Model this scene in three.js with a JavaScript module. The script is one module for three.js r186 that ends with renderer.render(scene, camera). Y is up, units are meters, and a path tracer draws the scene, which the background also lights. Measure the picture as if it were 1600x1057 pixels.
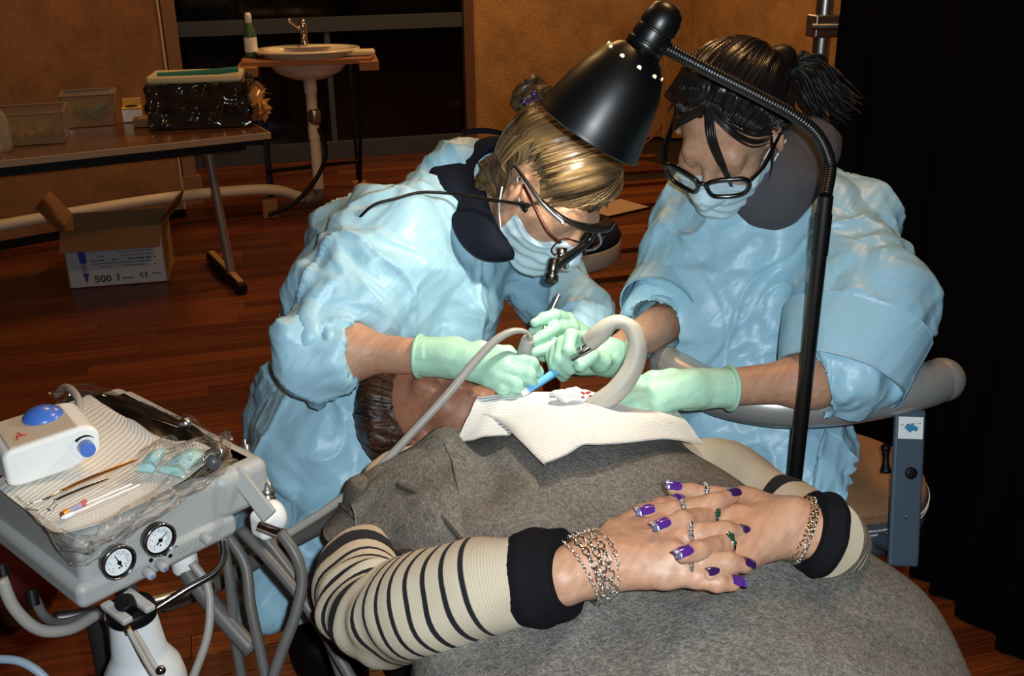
import * as THREE from 'three';
import { mergeGeometries, mergeVertices, toCreasedNormals } from 'three/addons/utils/BufferGeometryUtils.js';
import { RoundedBoxGeometry } from 'three/addons/geometries/RoundedBoxGeometry.js';
import { RectAreaLightUniformsLib } from 'three/addons/lights/RectAreaLightUniformsLib.js';

// ---------------------------------------------------------------- camera, lights, exposure
const V = (x, y, z) => new THREE.Vector3(x, y, z);
const D2R = Math.PI / 180;
const scene = new THREE.Scene();
scene.background = new THREE.Color(0, 0, 0);          // night outside the windows
const PITCH = 22 * D2R, ROLL = 0.8 * D2R, FPX = 1600, EYE = V(0, 1.6, 0);
const camera = new THREE.PerspectiveCamera(2 * Math.atan(528.5 / FPX) / D2R, 1600 / 1057, 0.05, 60);
camera.position.copy(EYE);
camera.rotation.set(-PITCH, 0, -ROLL, 'YXZ');
scene.add(camera);
const renderer = new THREE.WebGLRenderer({ antialias: true });
renderer.toneMapping = THREE.LinearToneMapping;
renderer.toneMappingExposure = 1.0;
renderer.shadowMap.enabled = true;
RectAreaLightUniformsLib.init();

const FLASH = 6.0, CEIL = 50, EXAM = 0.68;
// the compact camera's own flash, a hand's breadth right of and above the lens
const flashLight = new THREE.SpotLight(new THREE.Color(0.86, 0.95, 1.0), FLASH, 0, 48 * D2R, 0.5, 2);
flashLight.position.set(0.045, 1.635, 0.0);
flashLight.target.position.set(0.045, 1.635 - Math.tan(PITCH), -1);
flashLight.castShadow = true; flashLight.shadow.radius = 0.6; flashLight.shadow.mapSize.set(2048, 2048);
scene.add(flashLight, flashLight.target);

// pixel (1600 x 1057) + distance along the lens axis -> place in the room; used to read sizes off the photograph
const sp = Math.sin(PITCH), cp = Math.cos(PITCH), sr = Math.sin(ROLL), cr = Math.cos(ROLL);
const CF = V(0, -sp, -cp), U0 = V(0, cp, -sp);
const CR = V(1, 0, 0).multiplyScalar(cr).addScaledVector(U0, -sr);
const CU = V(1, 0, 0).multiplyScalar(sr).addScaledVector(U0, cr);
const ray = (x, y) => CF.clone().addScaledVector(CR, (x - 800) / FPX).addScaledVector(CU, (528.5 - y) / FPX);
const P = (x, y, d) => EYE.clone().addScaledVector(ray(x, y), d);
const PH = (x, y, h) => { const r = ray(x, y); return EYE.clone().addScaledVector(r, (h - 1.6) / r.y); };
const proj = (w) => { const v = w.clone().sub(EYE), d = v.dot(CF); return [800 + FPX * v.dot(CR) / d, 528.5 - FPX * v.dot(CU) / d, d].map((x) => +x.toFixed(2)); };
const CD = (x, y, z) => V(0, 0, 0).addScaledVector(CR, x).addScaledVector(CU, y).addScaledVector(CF, -z).normalize(); // camera-axes direction

// ---------------------------------------------------------------- helpers
let seed = 12345;
const rnd = () => { seed = (seed * 1664525 + 1013904223) >>> 0; return seed / 4294967296; };
const rr = (a, b) => a + (b - a) * rnd();
const clamp = (x, a, b) => x < a ? a : x > b ? b : x;
const lerp = (a, b, t) => a + (b - a) * t;
const sstep = (a, b, x) => { const t = clamp((x - a) / (b - a), 0, 1); return t * t * (3 - 2 * t); };
const h3 = (i, j, k) => { let h = Math.imul(i, 374761393) ^ Math.imul(j, 668265263) ^ Math.imul(k, 1274126177); h = Math.imul(h ^ (h >>> 13), 1274126177); h ^= h >>> 16; return (h >>> 0) / 4294967296; };
function n3(x, y, z) {                                  // smooth value noise, -1..1
  const i = Math.floor(x), j = Math.floor(y), k = Math.floor(z); let u = x - i, v = y - j, w = z - k;
  u = u * u * (3 - 2 * u); v = v * v * (3 - 2 * v); w = w * w * (3 - 2 * w);
  const a = lerp(lerp(h3(i, j, k), h3(i + 1, j, k), u), lerp(h3(i, j + 1, k), h3(i + 1, j + 1, k), u), v);
  const b = lerp(lerp(h3(i, j, k + 1), h3(i + 1, j, k + 1), u), lerp(h3(i, j + 1, k + 1), h3(i + 1, j + 1, k + 1), u), v);
  return lerp(a, b, w) * 2 - 1;
}
const fbm = (x, y, z, o = 3) => { let s = 0, a = 0.5; for (let i = 0; i < o; i++) { s += a * n3(x, y, z); x *= 2.03; y *= 2.03; z *= 2.03; a *= 0.5; } return s; };
function facet(x, y, z) {                               // creased, crumpled-film height
  const i = Math.floor(x), j = Math.floor(y), k = Math.floor(z); let best = -9;
  for (let a = -1; a < 2; a++) for (let b = -1; b < 2; b++) for (let c = -1; c < 2; c++) {
    const I = i + a, J = j + b, K = k + c;
    const dx = x - I - h3(I, J, K), dy = y - J - h3(I + 71, J, K), dz = z - K - h3(I, J + 37, K);
    const g = dx * (h3(I, J, K + 91) - 0.5) + dy * (h3(I + 13, J + 7, K) - 0.5) + dz * (h3(I, J + 19, K + 5) - 0.5);
    const v = g * 1.9 - 0.55 * (dx * dx + dy * dy + dz * dz) + 0.35 * h3(I + 3, J + 5, K + 7);
    if (v > best) best = v;
  }
  return best;
}
function tet(x, y, z) {                                 // flat facets meeting in sharp creases
  const i = Math.floor(x), j = Math.floor(y), k = Math.floor(z), u = x - i, v = y - j, w = z - k; let a, b, c, A, B;
  if (u >= v) { if (v >= w) { a = u; b = v; c = w; A = [1, 0, 0]; B = [1, 1, 0]; } else if (u >= w) { a = u; b = w; c = v; A = [1, 0, 0]; B = [1, 0, 1]; } else { a = w; b = u; c = v; A = [0, 0, 1]; B = [1, 0, 1]; } }
  else { if (w >= v) { a = w; b = v; c = u; A = [0, 0, 1]; B = [0, 1, 1]; } else if (w >= u) { a = v; b = w; c = u; A = [0, 1, 0]; B = [0, 1, 1]; } else { a = v; b = u; c = w; A = [0, 1, 0]; B = [1, 1, 0]; } }
  return (h3(i, j, k) * (1 - a) + h3(i + A[0], j + A[1], k + A[2]) * (a - b) + h3(i + B[0], j + B[1], k + B[2]) * (b - c) + h3(i + 1, j + 1, k + 1) * c) - 0.5;
}
const taken = {};
const numbered = (n) => { const c = taken[n] = (taken[n] ?? -1) + 1; return c ? `${n}_${String(c).padStart(3, '0')}` : n; };
function shadows(m) { m.castShadow = true; m.receiveShadow = true; return m; }
function thing(name, label, category, base = V(0, 0, 0), group) {
  const g = new THREE.Group(); g.name = numbered(name); g.position.copy(base); g.userData = { label, category };
  if (group) g.userData.group = group;
  scene.add(g); return g;
}
function wpos(o) { const p = V(0, 0, 0); for (let q = o; q && q !== scene; q = q.parent) p.add(q.position); return p; }
// part(): geometry given in room coordinates, put under a thing (or part) that has no turn of its own
function part(name, geo, mat, parent, label) {
  const g = Array.isArray(geo) ? mergeAll(geo) : geo;
  const p = wpos(parent); g.translate(-p.x, -p.y, -p.z);
  const m = shadows(new THREE.Mesh(g, mat)); m.name = name; if (label) m.userData.label = label;
  parent.add(m); return m;
}
function solo(name, geo, mat, label, category, group) {  // a thing that is one mesh
  const g = Array.isArray(geo) ? mergeAll(geo) : geo;
  g.computeBoundingBox(); const b = g.boundingBox, c = V((b.min.x + b.max.x) / 2, b.min.y, (b.min.z + b.max.z) / 2);
  g.translate(-c.x, -c.y, -c.z);
  const m = shadows(new THREE.Mesh(g, mat)); m.name = numbered(name); m.position.copy(c); m.userData = { label, category };
  if (group) m.userData.group = group;
  scene.add(m); return m;
}
function struct(name, geo, mat, label) {
  const g = Array.isArray(geo) ? mergeAll(geo) : geo;
  const m = shadows(new THREE.Mesh(g, mat)); m.name = name; m.userData = { kind: 'structure', label, category: 'building' }; scene.add(m); return m;
}
function mergeAll(list) {
  const out = list.map((g) => { g = g.index ? g.toNonIndexed() : g; for (const k of Object.keys(g.attributes)) if (!['position', 'normal', 'uv', 'color'].includes(k)) g.deleteAttribute(k); if (!g.attributes.uv) g.setAttribute('uv', new THREE.BufferAttribute(new Float32Array(g.attributes.position.count * 2), 2)); return g; });
  if (out.some((g) => g.attributes.color)) for (const g of out) if (!g.attributes.color) g.setAttribute('color', new THREE.BufferAttribute(new Float32Array(g.attributes.position.count * 3).fill(1), 3));
  return mergeGeometries(out);
}
const basis = (x, y, z, o) => new THREE.Matrix4().makeBasis(x, y, z).setPosition(o);
function box(w, h, d, r = 0.003, seg = 2) { r = Math.min(r, w / 2.01, h / 2.01, d / 2.01); return new RoundedBoxGeometry(w, h, d, seg, r); }
function boxAt(c, w, h, d, turn = 0, r = 0.003) { const g = box(w, h, d, r); g.rotateY(turn); g.translate(c.x, c.y, c.z); return g; }
// box with axes: ax (length w), ay (h), az (d)
function boxAx(c, ax, ay, az, w, h, d, r = 0.003) { const g = box(w, h, d, r); g.applyMatrix4(basis(ax, ay, az, c)); return g; }
function frameFrom(a, b) { const y = b.clone().sub(a).normalize(); const t = Math.abs(y.y) > 0.95 ? V(1, 0, 0) : V(0, 1, 0); const x = t.clone().cross(y).normalize(); const z = x.clone().cross(y).normalize(); return { x, y, z }; }
function rod(a, b, ra, rb = ra, n = 14) { const g = new THREE.CylinderGeometry(rb, ra, a.distanceTo(b), n, 1); const f = frameFrom(a, b); g.applyMatrix4(basis(f.x, f.y, f.z, a.clone().add(b).multiplyScalar(0.5))); return g; }
// turned profile [[r, h], ...] along the axis a->b direction (h in metres from a)
function lathe(a, dir, prof, n = 32) { const g = new THREE.LatheGeometry(prof.map(([r, h]) => new THREE.Vector2(Math.max(r, 1e-4), h)), n); const f = frameFrom(a, a.clone().add(dir)); g.applyMatrix4(basis(f.x, f.y, f.z, a)); return g; }
function ball(c, r, n = 16) { const g = new THREE.SphereGeometry(r, n, Math.max(8, n * 0.6 | 0)); g.translate(c.x, c.y, c.z); return g; }
function ellipsoid(c, x, y, z, rx, ry, rz, n = 20) { const g = new THREE.SphereGeometry(1, n, n * 0.7 | 0); g.scale(rx, ry, rz); g.applyMatrix4(basis(x, y, z, c)); return g; }
// tube along smooth curve with varying radius; uv: u around, v = metres along
function sweep(pts, rad, { seg = 8, n = 14, cap = true, closed = false, disp, flat } = {}) {
  const c = new THREE.CatmullRomCurve3(pts, closed, 'centripetal');
  const m = closed ? pts.length * seg : (pts.length - 1) * seg, fr = c.computeFrenetFrames(m, closed);
  const R = typeof rad === 'number' ? () => rad : (t) => { const x = t * (rad.length - 1), i = Math.min(rad.length - 2, Math.floor(x)), f = x - i; const s = f * f * (3 - 2 * f); return rad[i] + (rad[i + 1] - rad[i]) * s; };
  const pos = [], uv = [], idx = []; let len = 0, last;
  for (let i = 0; i <= m; i++) {
    const t = i / m, p = c.getPoint(t); if (last) len += p.distanceTo(last); last = p;
    const N = fr.normals[i], B = fr.binormals[i], r0 = R(t);
    for (let j = 0; j <= n; j++) {
      const a = j / n * Math.PI * 2; let r = r0; if (disp) r += disp(t, j === n ? 0 : a, len, p);
      const ca = Math.cos(a) * r, sa = Math.sin(a) * r * (flat ?? 1);
      pos.push(p.x + N.x * ca + B.x * sa, p.y + N.y * ca + B.y * sa, p.z + N.z * ca + B.z * sa); uv.push(j / n, len);
    }
  }
  for (let i = 0; i < m; i++) for (let j = 0; j < n; j++) { const a = i * (n + 1) + j, b = a + n + 1; idx.push(a, a + 1, b, b, a + 1, b + 1); }
  if (cap && !closed) for (const e of [0, m]) {
    const p = c.getPoint(e / m), k = pos.length / 3; pos.push(p.x, p.y, p.z); uv.push(0.5, e ? len : 0); const o = e * (n + 1);
    for (let j = 0; j < n; j++) e ? idx.push(k, o + j, o + j + 1) : idx.push(k, o + j + 1, o + j);
  }
  const g = new THREE.BufferGeometry(); g.setAttribute('position', new THREE.Float32BufferAttribute(pos, 3)); g.setAttribute('uv', new THREE.Float32BufferAttribute(uv, 2)); g.setIndex(idx);
  // weld the seam for smooth normals
  g.computeVertexNormals(); const no = g.attributes.normal;
  for (let i = 0; i <= m; i++) { const a = i * (n + 1), b = a + n; const v = V(no.getX(a) + no.getX(b), no.getY(a) + no.getY(b), no.getZ(a) + no.getZ(b)).normalize(); no.setXYZ(a, v.x, v.y, v.z); no.setXYZ(b, v.x, v.y, v.z); }
  return g;
}
// sheet through a grid of control points (rows of Vector3), with thickness; shape(p, u, v, n) may move a point
function catmull(p0, p1, p2, p3, t) { const t2 = t * t, t3 = t2 * t; return 0.5 * ((2 * p1) + (-p0 + p2) * t + (2 * p0 - 5 * p1 + 4 * p2 - p3) * t2 + (-p0 + 3 * p1 - 3 * p2 + p3) * t3); }
function crv(arr, t) { const n = arr.length - 1, x = clamp(t, 0, 1) * n, i = Math.min(n - 1, Math.floor(x)), f = x - i; const a = arr[Math.max(0, i - 1)], b = arr[i], c = arr[i + 1], d = arr[Math.min(n, i + 2)]; return V(catmull(a.x, b.x, c.x, d.x, f), catmull(a.y, b.y, c.y, d.y, f), catmull(a.z, b.z, c.z, d.z, f)); }
function sheet(rows, nu, nv, thick = 0.002, shape, uvs = [1, 1]) {
  const top = [], W = nu + 1;
  for (let j = 0; j <= nv; j++) { const rowPts = rows.map(() => null); for (let i = 0; i <= nu; i++) { const col = rows.map((r) => crv(r, i / nu)); top.push(crv(col, j / nv)); } }
  return sheetPts(top, nu, nv, thick, shape, uvs);
}
function sheetPts(top, nu, nv, thick, shape, uvs = [1, 1]) {
  const W = nu + 1, nor = (T) => T.map((p, q) => { const i = q % W, j = (q / W) | 0; const a = T[j * W + Math.min(nu, i + 1)], b = T[j * W + Math.max(0, i - 1)], c = T[Math.min(nv, j + 1) * W + i], d = T[Math.max(0, j - 1) * W + i]; return a.clone().sub(b).cross(c.clone().sub(d)).normalize(); });
  let N = nor(top);
  if (shape) { top = top.map((p, q) => shape(p.clone(), (q % W) / nu, ((q / W) | 0) / nv, N[q])); N = nor(top); }
  const pos = [], uv = [], idx = [], K = top.length;
  top.forEach((p, q) => { pos.push(p.x, p.y, p.z); uv.push((q % W) / nu * uvs[0], ((q / W) | 0) / nv * uvs[1]); });
  top.forEach((p, q) => { const n = N[q]; pos.push(p.x - n.x * thick, p.y - n.y * thick, p.z - n.z * thick); uv.push((q % W) / nu * uvs[0], ((q / W) | 0) / nv * uvs[1]); });
  for (let j = 0; j < nv; j++) for (let i = 0; i < nu; i++) { const a = j * W + i, b = a + 1, c = a + W, d = c + 1; idx.push(a, b, c, b, d, c, K + a, K + c, K + b, K + b, K + c, K + d); }
  const edge = (a, b) => idx.push(a, K + a, b, b, K + a, K + b);
  for (let i = 0; i < nu; i++) { edge(i + 1, i); edge(nv * W + i, nv * W + i + 1); }
  for (let j = 0; j < nv; j++) { edge(j * W, (j + 1) * W); edge((j + 1) * W + nu, j * W + nu); }
  const g = new THREE.BufferGeometry(); g.setAttribute('position', new THREE.Float32BufferAttribute(pos, 3)); g.setAttribute('uv', new THREE.Float32BufferAttribute(uv, 2)); g.setIndex(idx); g.computeVertexNormals(); return g;
}
// ---- bodies: rounded cones and ellipsoids joined with a smooth minimum, meshed with surface nets
class Field {
  constructor() { this.a = []; }
  cone(a, b, ra, rb = ra, k = 0.02, flat, ff = 1) { const d = b.clone().sub(a), l2 = Math.max(1e-9, d.lengthSq()); this.a.push({ t: 0, ax: a.x, ay: a.y, az: a.z, dx: d.x, dy: d.y, dz: d.z, il: 1 / l2, ra, rb, k, f: flat ? flat.clone().normalize() : null, ff }); return this; }
  ell(c, r, m, k = 0.02, sub = 0) { // m: [x,y,z] axes or null
    const [x, y, z] = m ?? [V(1, 0, 0), V(0, 1, 0), V(0, 0, 1)]; this.a.push({ t: 1, c, r, x, y, z, k, sub, rm: Math.min(r.x, r.y, r.z) }); return this;
  }
  cut(a, b, ra, rb = ra, k = 0.006) { this.cone(a, b, ra, rb, k); this.a[this.a.length - 1].sub = 1; return this; }
  chain(pts, rad, k = 0.006) { for (let i = 0; i + 1 < pts.length; i++) this.cone(pts[i], pts[i + 1], Array.isArray(rad) ? rad[i] : rad, Array.isArray(rad) ? rad[i + 1] : rad, i ? Math.min(k, 0.004) : k); return this; }
  at(x, y, z) {
    let d = 9;
    for (const p of this.a) {
      let e;
      if (p.t === 0) {
        let px = x - p.ax, py = y - p.ay, pz = z - p.az;
        if (p.f) { const q = (px * p.f.x + py * p.f.y + pz * p.f.z) * (p.ff - 1); px += p.f.x * q; py += p.f.y * q; pz += p.f.z * q; }
        let t = (px * p.dx + py * p.dy + pz * p.dz) * p.il; t = t < 0 ? 0 : t > 1 ? 1 : t;
        px -= p.dx * t; py -= p.dy * t; pz -= p.dz * t;
        e = Math.sqrt(px * px + py * py + pz * pz) - (p.ra + (p.rb - p.ra) * t); if (p.f && p.ff > 1) e /= Math.sqrt(p.ff);
      } else {
        const px = x - p.c.x, py = y - p.c.y, pz = z - p.c.z;
        const a = (px * p.x.x + py * p.x.y + pz * p.x.z), b = (px * p.y.x + py * p.y.y + pz * p.y.z), c = (px * p.z.x + py * p.z.y + pz * p.z.z);
        const k0 = Math.hypot(a / p.r.x, b / p.r.y, c / p.r.z), k1 = Math.hypot(a / (p.r.x * p.r.x), b / (p.r.y * p.r.y), c / (p.r.z * p.r.z));
        e = k1 > 1e-6 ? k0 * (k0 - 1) / k1 : -p.rm;
      }
      if (p.sub) { const h = clamp(0.5 - 0.5 * (d + e) / p.k, 0, 1); d = lerp(d, -e, h) + p.k * h * (1 - h); }
      else { const h = clamp(0.5 + 0.5 * (d - e) / p.k, 0, 1); d = lerp(d, e, h) - p.k * h * (1 - h); }
    }
    return d;
  }
  bounds(pad = 0.03) {
    const b = new THREE.Box3();
    for (const p of this.a) if (!p.sub) { if (p.t === 0) { const r = Math.max(p.ra, p.rb) * (p.ff < 1 ? 1 / p.ff : 1) + pad; for (const t of [0, 1]) { const c = V(p.ax + p.dx * t, p.ay + p.dy * t, p.az + p.dz * t); b.expandByPoint(c.clone().addScalar(r)); b.expandByPoint(c.addScalar(-r)); } } else { const r = Math.max(p.r.x, p.r.y, p.r.z) + pad; b.expandByPoint(p.c.clone().addScalar(r)); b.expandByPoint(p.c.clone().addScalar(-r)); } }
    return b;
  }
}
function net(fn, bb, cell, lip = 1.6) {
  const { min, max } = bb, nx = Math.ceil((max.x - min.x) / cell) + 1, ny = Math.ceil((max.y - min.y) / cell) + 1, nz = Math.ceil((max.z - min.z) / cell) + 1;
  const val = new Float32Array(nx * ny * nz).fill(1), B = 6, id = (i, j, k) => (k * ny + j) * nx + i;
  for (let k0 = 0; k0 < nz; k0 += B) for (let j0 = 0; j0 < ny; j0 += B) for (let i0 = 0; i0 < nx; i0 += B) {
    const c = fn(min.x + (i0 + B / 2) * cell, min.y + (j0 + B / 2) * cell, min.z + (k0 + B / 2) * cell), far = Math.abs(c) > B * cell * 0.87 * lip;
    for (let k = k0; k < Math.min(nz, k0 + B); k++) for (let j = j0; j < Math.min(ny, j0 + B); j++) for (let i = i0; i < Math.min(nx, i0 + B); i++)
      val[id(i, j, k)] = far ? c : fn(min.x + i * cell, min.y + j * cell, min.z + k * cell);
  }
  const vid = new Int32Array(nx * ny * nz).fill(-1), pos = [], idx = [];
  const E = [[0, 0, 0, 1, 0, 0], [0, 1, 0, 1, 1, 0], [0, 0, 1, 1, 0, 1], [0, 1, 1, 1, 1, 1], [0, 0, 0, 0, 1, 0], [1, 0, 0, 1, 1, 0], [0, 0, 1, 0, 1, 1], [1, 0, 1, 1, 1, 1], [0, 0, 0, 0, 0, 1], [1, 0, 0, 1, 0, 1], [0, 1, 0, 0, 1, 1], [1, 1, 0, 1, 1, 1]];
  for (let k = 0; k < nz - 1; k++) for (let j = 0; j < ny - 1; j++) for (let i = 0; i < nx - 1; i++) {
    const s0 = val[id(i, j, k)] < 0; let same = true;
    for (let q = 1; q < 8 && same; q++) if ((val[id(i + (q & 1), j + ((q >> 1) & 1), k + (q >> 2))] < 0) !== s0) same = false;
    if (same) continue;
    let x = 0, y = 0, z = 0, n = 0;
    for (const e of E) { const a = val[id(i + e[0], j + e[1], k + e[2])], b = val[id(i + e[3], j + e[4], k + e[5])]; if ((a < 0) !== (b < 0)) { const t = a / (a - b); x += i + e[0] + (e[3] - e[0]) * t; y += j + e[1] + (e[4] - e[1]) * t; z += k + e[2] + (e[5] - e[2]) * t; n++; } }
    vid[id(i, j, k)] = pos.length / 3; pos.push(min.x + x / n * cell, min.y + y / n * cell, min.z + z / n * cell);
  }
  const quad = (a, b, c, d, f) => { if (a < 0 || b < 0 || c < 0 || d < 0) return; f ? idx.push(a, b, c, a, c, d) : idx.push(a, c, b, a, d, c); };
  for (let k = 1; k < nz - 1; k++) for (let j = 1; j < ny - 1; j++) for (let i = 1; i < nx - 1; i++) {
    const s = val[id(i, j, k)] < 0;
    if (s !== (val[id(i + 1, j, k)] < 0)) quad(vid[id(i, j - 1, k - 1)], vid[id(i, j, k - 1)], vid[id(i, j, k)], vid[id(i, j - 1, k)], s);
    if (s !== (val[id(i, j + 1, k)] < 0)) quad(vid[id(i - 1, j, k - 1)], vid[id(i - 1, j, k)], vid[id(i, j, k)], vid[id(i, j, k - 1)], s);
    if (s !== (val[id(i, j, k + 1)] < 0)) quad(vid[id(i - 1, j - 1, k)], vid[id(i, j - 1, k)], vid[id(i, j, k)], vid[id(i - 1, j, k)], s);
  }
  const g = new THREE.BufferGeometry(); g.setAttribute('position', new THREE.Float32BufferAttribute(pos, 3)); g.setIndex(idx); g.computeVertexNormals(); return g;
}
function uvPlan(g, s = 1) { const p = g.attributes.position, u = new Float32Array(p.count * 2); for (let i = 0; i < p.count; i++) { u[2 * i] = (p.getX(i) * 0.8 + p.getZ(i) * 0.7) * s; u[2 * i + 1] = (p.getY(i) + p.getZ(i) * 0.4 - p.getX(i) * 0.3) * s; } g.setAttribute('uv', new THREE.BufferAttribute(u, 2)); return g; }
function move(g, fn) { // displace along the normal
  const p = g.attributes.position, n = g.attributes.normal;
  for (let i = 0; i < p.count; i++) { const x = p.getX(i), y = p.getY(i), z = p.getZ(i), d = fn(x, y, z, n.getX(i), n.getY(i), n.getZ(i)); p.setXYZ(i, x + n.getX(i) * d, y + n.getY(i) * d, z + n.getZ(i) * d); }
  g.computeVertexNormals(); return g;
}
function paint(g, fn) { const p = g.attributes.position, c = new Float32Array(p.count * 3); for (let i = 0; i < p.count; i++) { const q = fn(p.getX(i), p.getY(i), p.getZ(i)); c[3 * i] = q[0]; c[3 * i + 1] = q[1]; c[3 * i + 2] = q[2]; } g.setAttribute('color', new THREE.BufferAttribute(c, 3)); return g; }
const body = (f, cell, bb) => uvPlan(net((x, y, z) => f.at(x, y, z), bb ?? f.bounds(), cell));

// ---------------------------------------------------------------- textures and materials
function dataTex(n, fn, srgb = false, rep = 1) {
  const d = new Uint8Array(n * n * 4);
  for (let j = 0; j < n; j++) for (let i = 0; i < n; i++) { const c = fn(i / n, j / n); const o = (j * n + i) * 4; if (typeof c === 'number') { d[o] = d[o + 1] = d[o + 2] = clamp(c, 0, 1) * 255; } else { d[o] = clamp(c[0], 0, 1) * 255; d[o + 1] = clamp(c[1], 0, 1) * 255; d[o + 2] = clamp(c[2], 0, 1) * 255; } d[o + 3] = 255; }
  const t = new THREE.DataTexture(d, n, n); t.wrapS = t.wrapT = THREE.RepeatWrapping; t.magFilter = THREE.LinearFilter; t.minFilter = THREE.LinearMipmapLinearFilter; t.generateMipmaps = true; if (srgb) t.colorSpace = THREE.SRGBColorSpace; t.repeat.set(rep, rep); t.needsUpdate = true; return t;
}
function canvasTex(w, h, draw) { const c = document.createElement('canvas'); c.width = w; c.height = h; draw(c.getContext('2d'), w, h); const t = new THREE.CanvasTexture(c); t.colorSpace = THREE.SRGBColorSpace; return t; }
const per = (s, n) => (u, v) => { // tiling value noise on n x n cells
  const x = u * n, y = v * n, i = Math.floor(x), j = Math.floor(y); let f = x - i, g = y - j; f = f * f * (3 - 2 * f); g = g * g * (3 - 2 * g); const h = (a, b) => h3(((a % n) + n) % n, ((b % n) + n) % n, s * 17 + n);
  return lerp(lerp(h(i, j), h(i + 1, j), f), lerp(h(i, j + 1), h(i + 1, j + 1), f), g) * 2 - 1; };
const std = (o) => new THREE.MeshStandardMaterial(o), phy = (o) => new THREE.MeshPhysicalMaterial(o);
const nA = per(1, 8), nB = per(5, 24), nC = per(9, 60), nD = per(13, 150);
const grainTex = dataTex(256, (u, v) => 0.5 + 0.3 * nC(u, v) + 0.35 * nD(u, v));
const fleeceTex = dataTex(512, (u, v) => { const q = 0.64 + 0.10 * nD(u, v) + 0.05 * nC(u, v) + 0.04 * nA(u, v) + (h3(u * 512 | 0, v * 512 | 0, 3) - 0.5) * 0.22; return [q, q * 0.985, q * 0.96]; }, true, 3.2);
const fleeceBump = dataTex(512, (u, v) => 0.5 + 0.25 * nD(u, v) + (h3(u * 512 | 0, v * 512 | 0, 9) - 0.5) * 0.6, false, 3.2);
const leatherBump = dataTex(256, (u, v) => 0.5 + 0.4 * Math.abs(nC(u, v)) + 0.15 * nD(u, v), false, 4);
const plasterTex = dataTex(512, (u, v) => { const q = 0.86 + 0.06 * nA(u, v) + 0.06 * nB(u, v) + 0.05 * nD(u, v); return [q, q * 0.99, q * 0.97]; }, true, 0.5);
const plasterBump = dataTex(256, (u, v) => 0.5 + 0.25 * nC(u, v) + 0.25 * nD(u, v), false, 1.5);
const filmBump = dataTex(512, (u, v) => { const a = u * 6.2832, b = v * 6.2832; return 0.5 + 0.55 * tet(Math.cos(a) * 1.6 + 9, Math.sin(a) * 1.6 + Math.cos(b) * 1.6, Math.sin(b) * 1.6) + 0.3 * tet(Math.cos(a) * 3.6 + 3, Math.sin(a) * 3.6 + Math.cos(b) * 3.6, Math.sin(b) * 3.6 + 5); }, false, 3);
const skinTex = dataTex(256, (u, v) => { const q = nB(u, v) * 0.04 + nC(u, v) * 0.03, r = nA(u, v) * 0.03; return [0.90 + q, 0.90 + q - r, 0.89 + q - r]; }, true, 8);
const knitBump = dataTex(256, (u, v) => { const x = u * 32, y = v * 32; return 0.5 + 0.5 * Math.sin(x * 6.283) * Math.abs(Math.sin(y * 3.1416)); }, false, 1);
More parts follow.
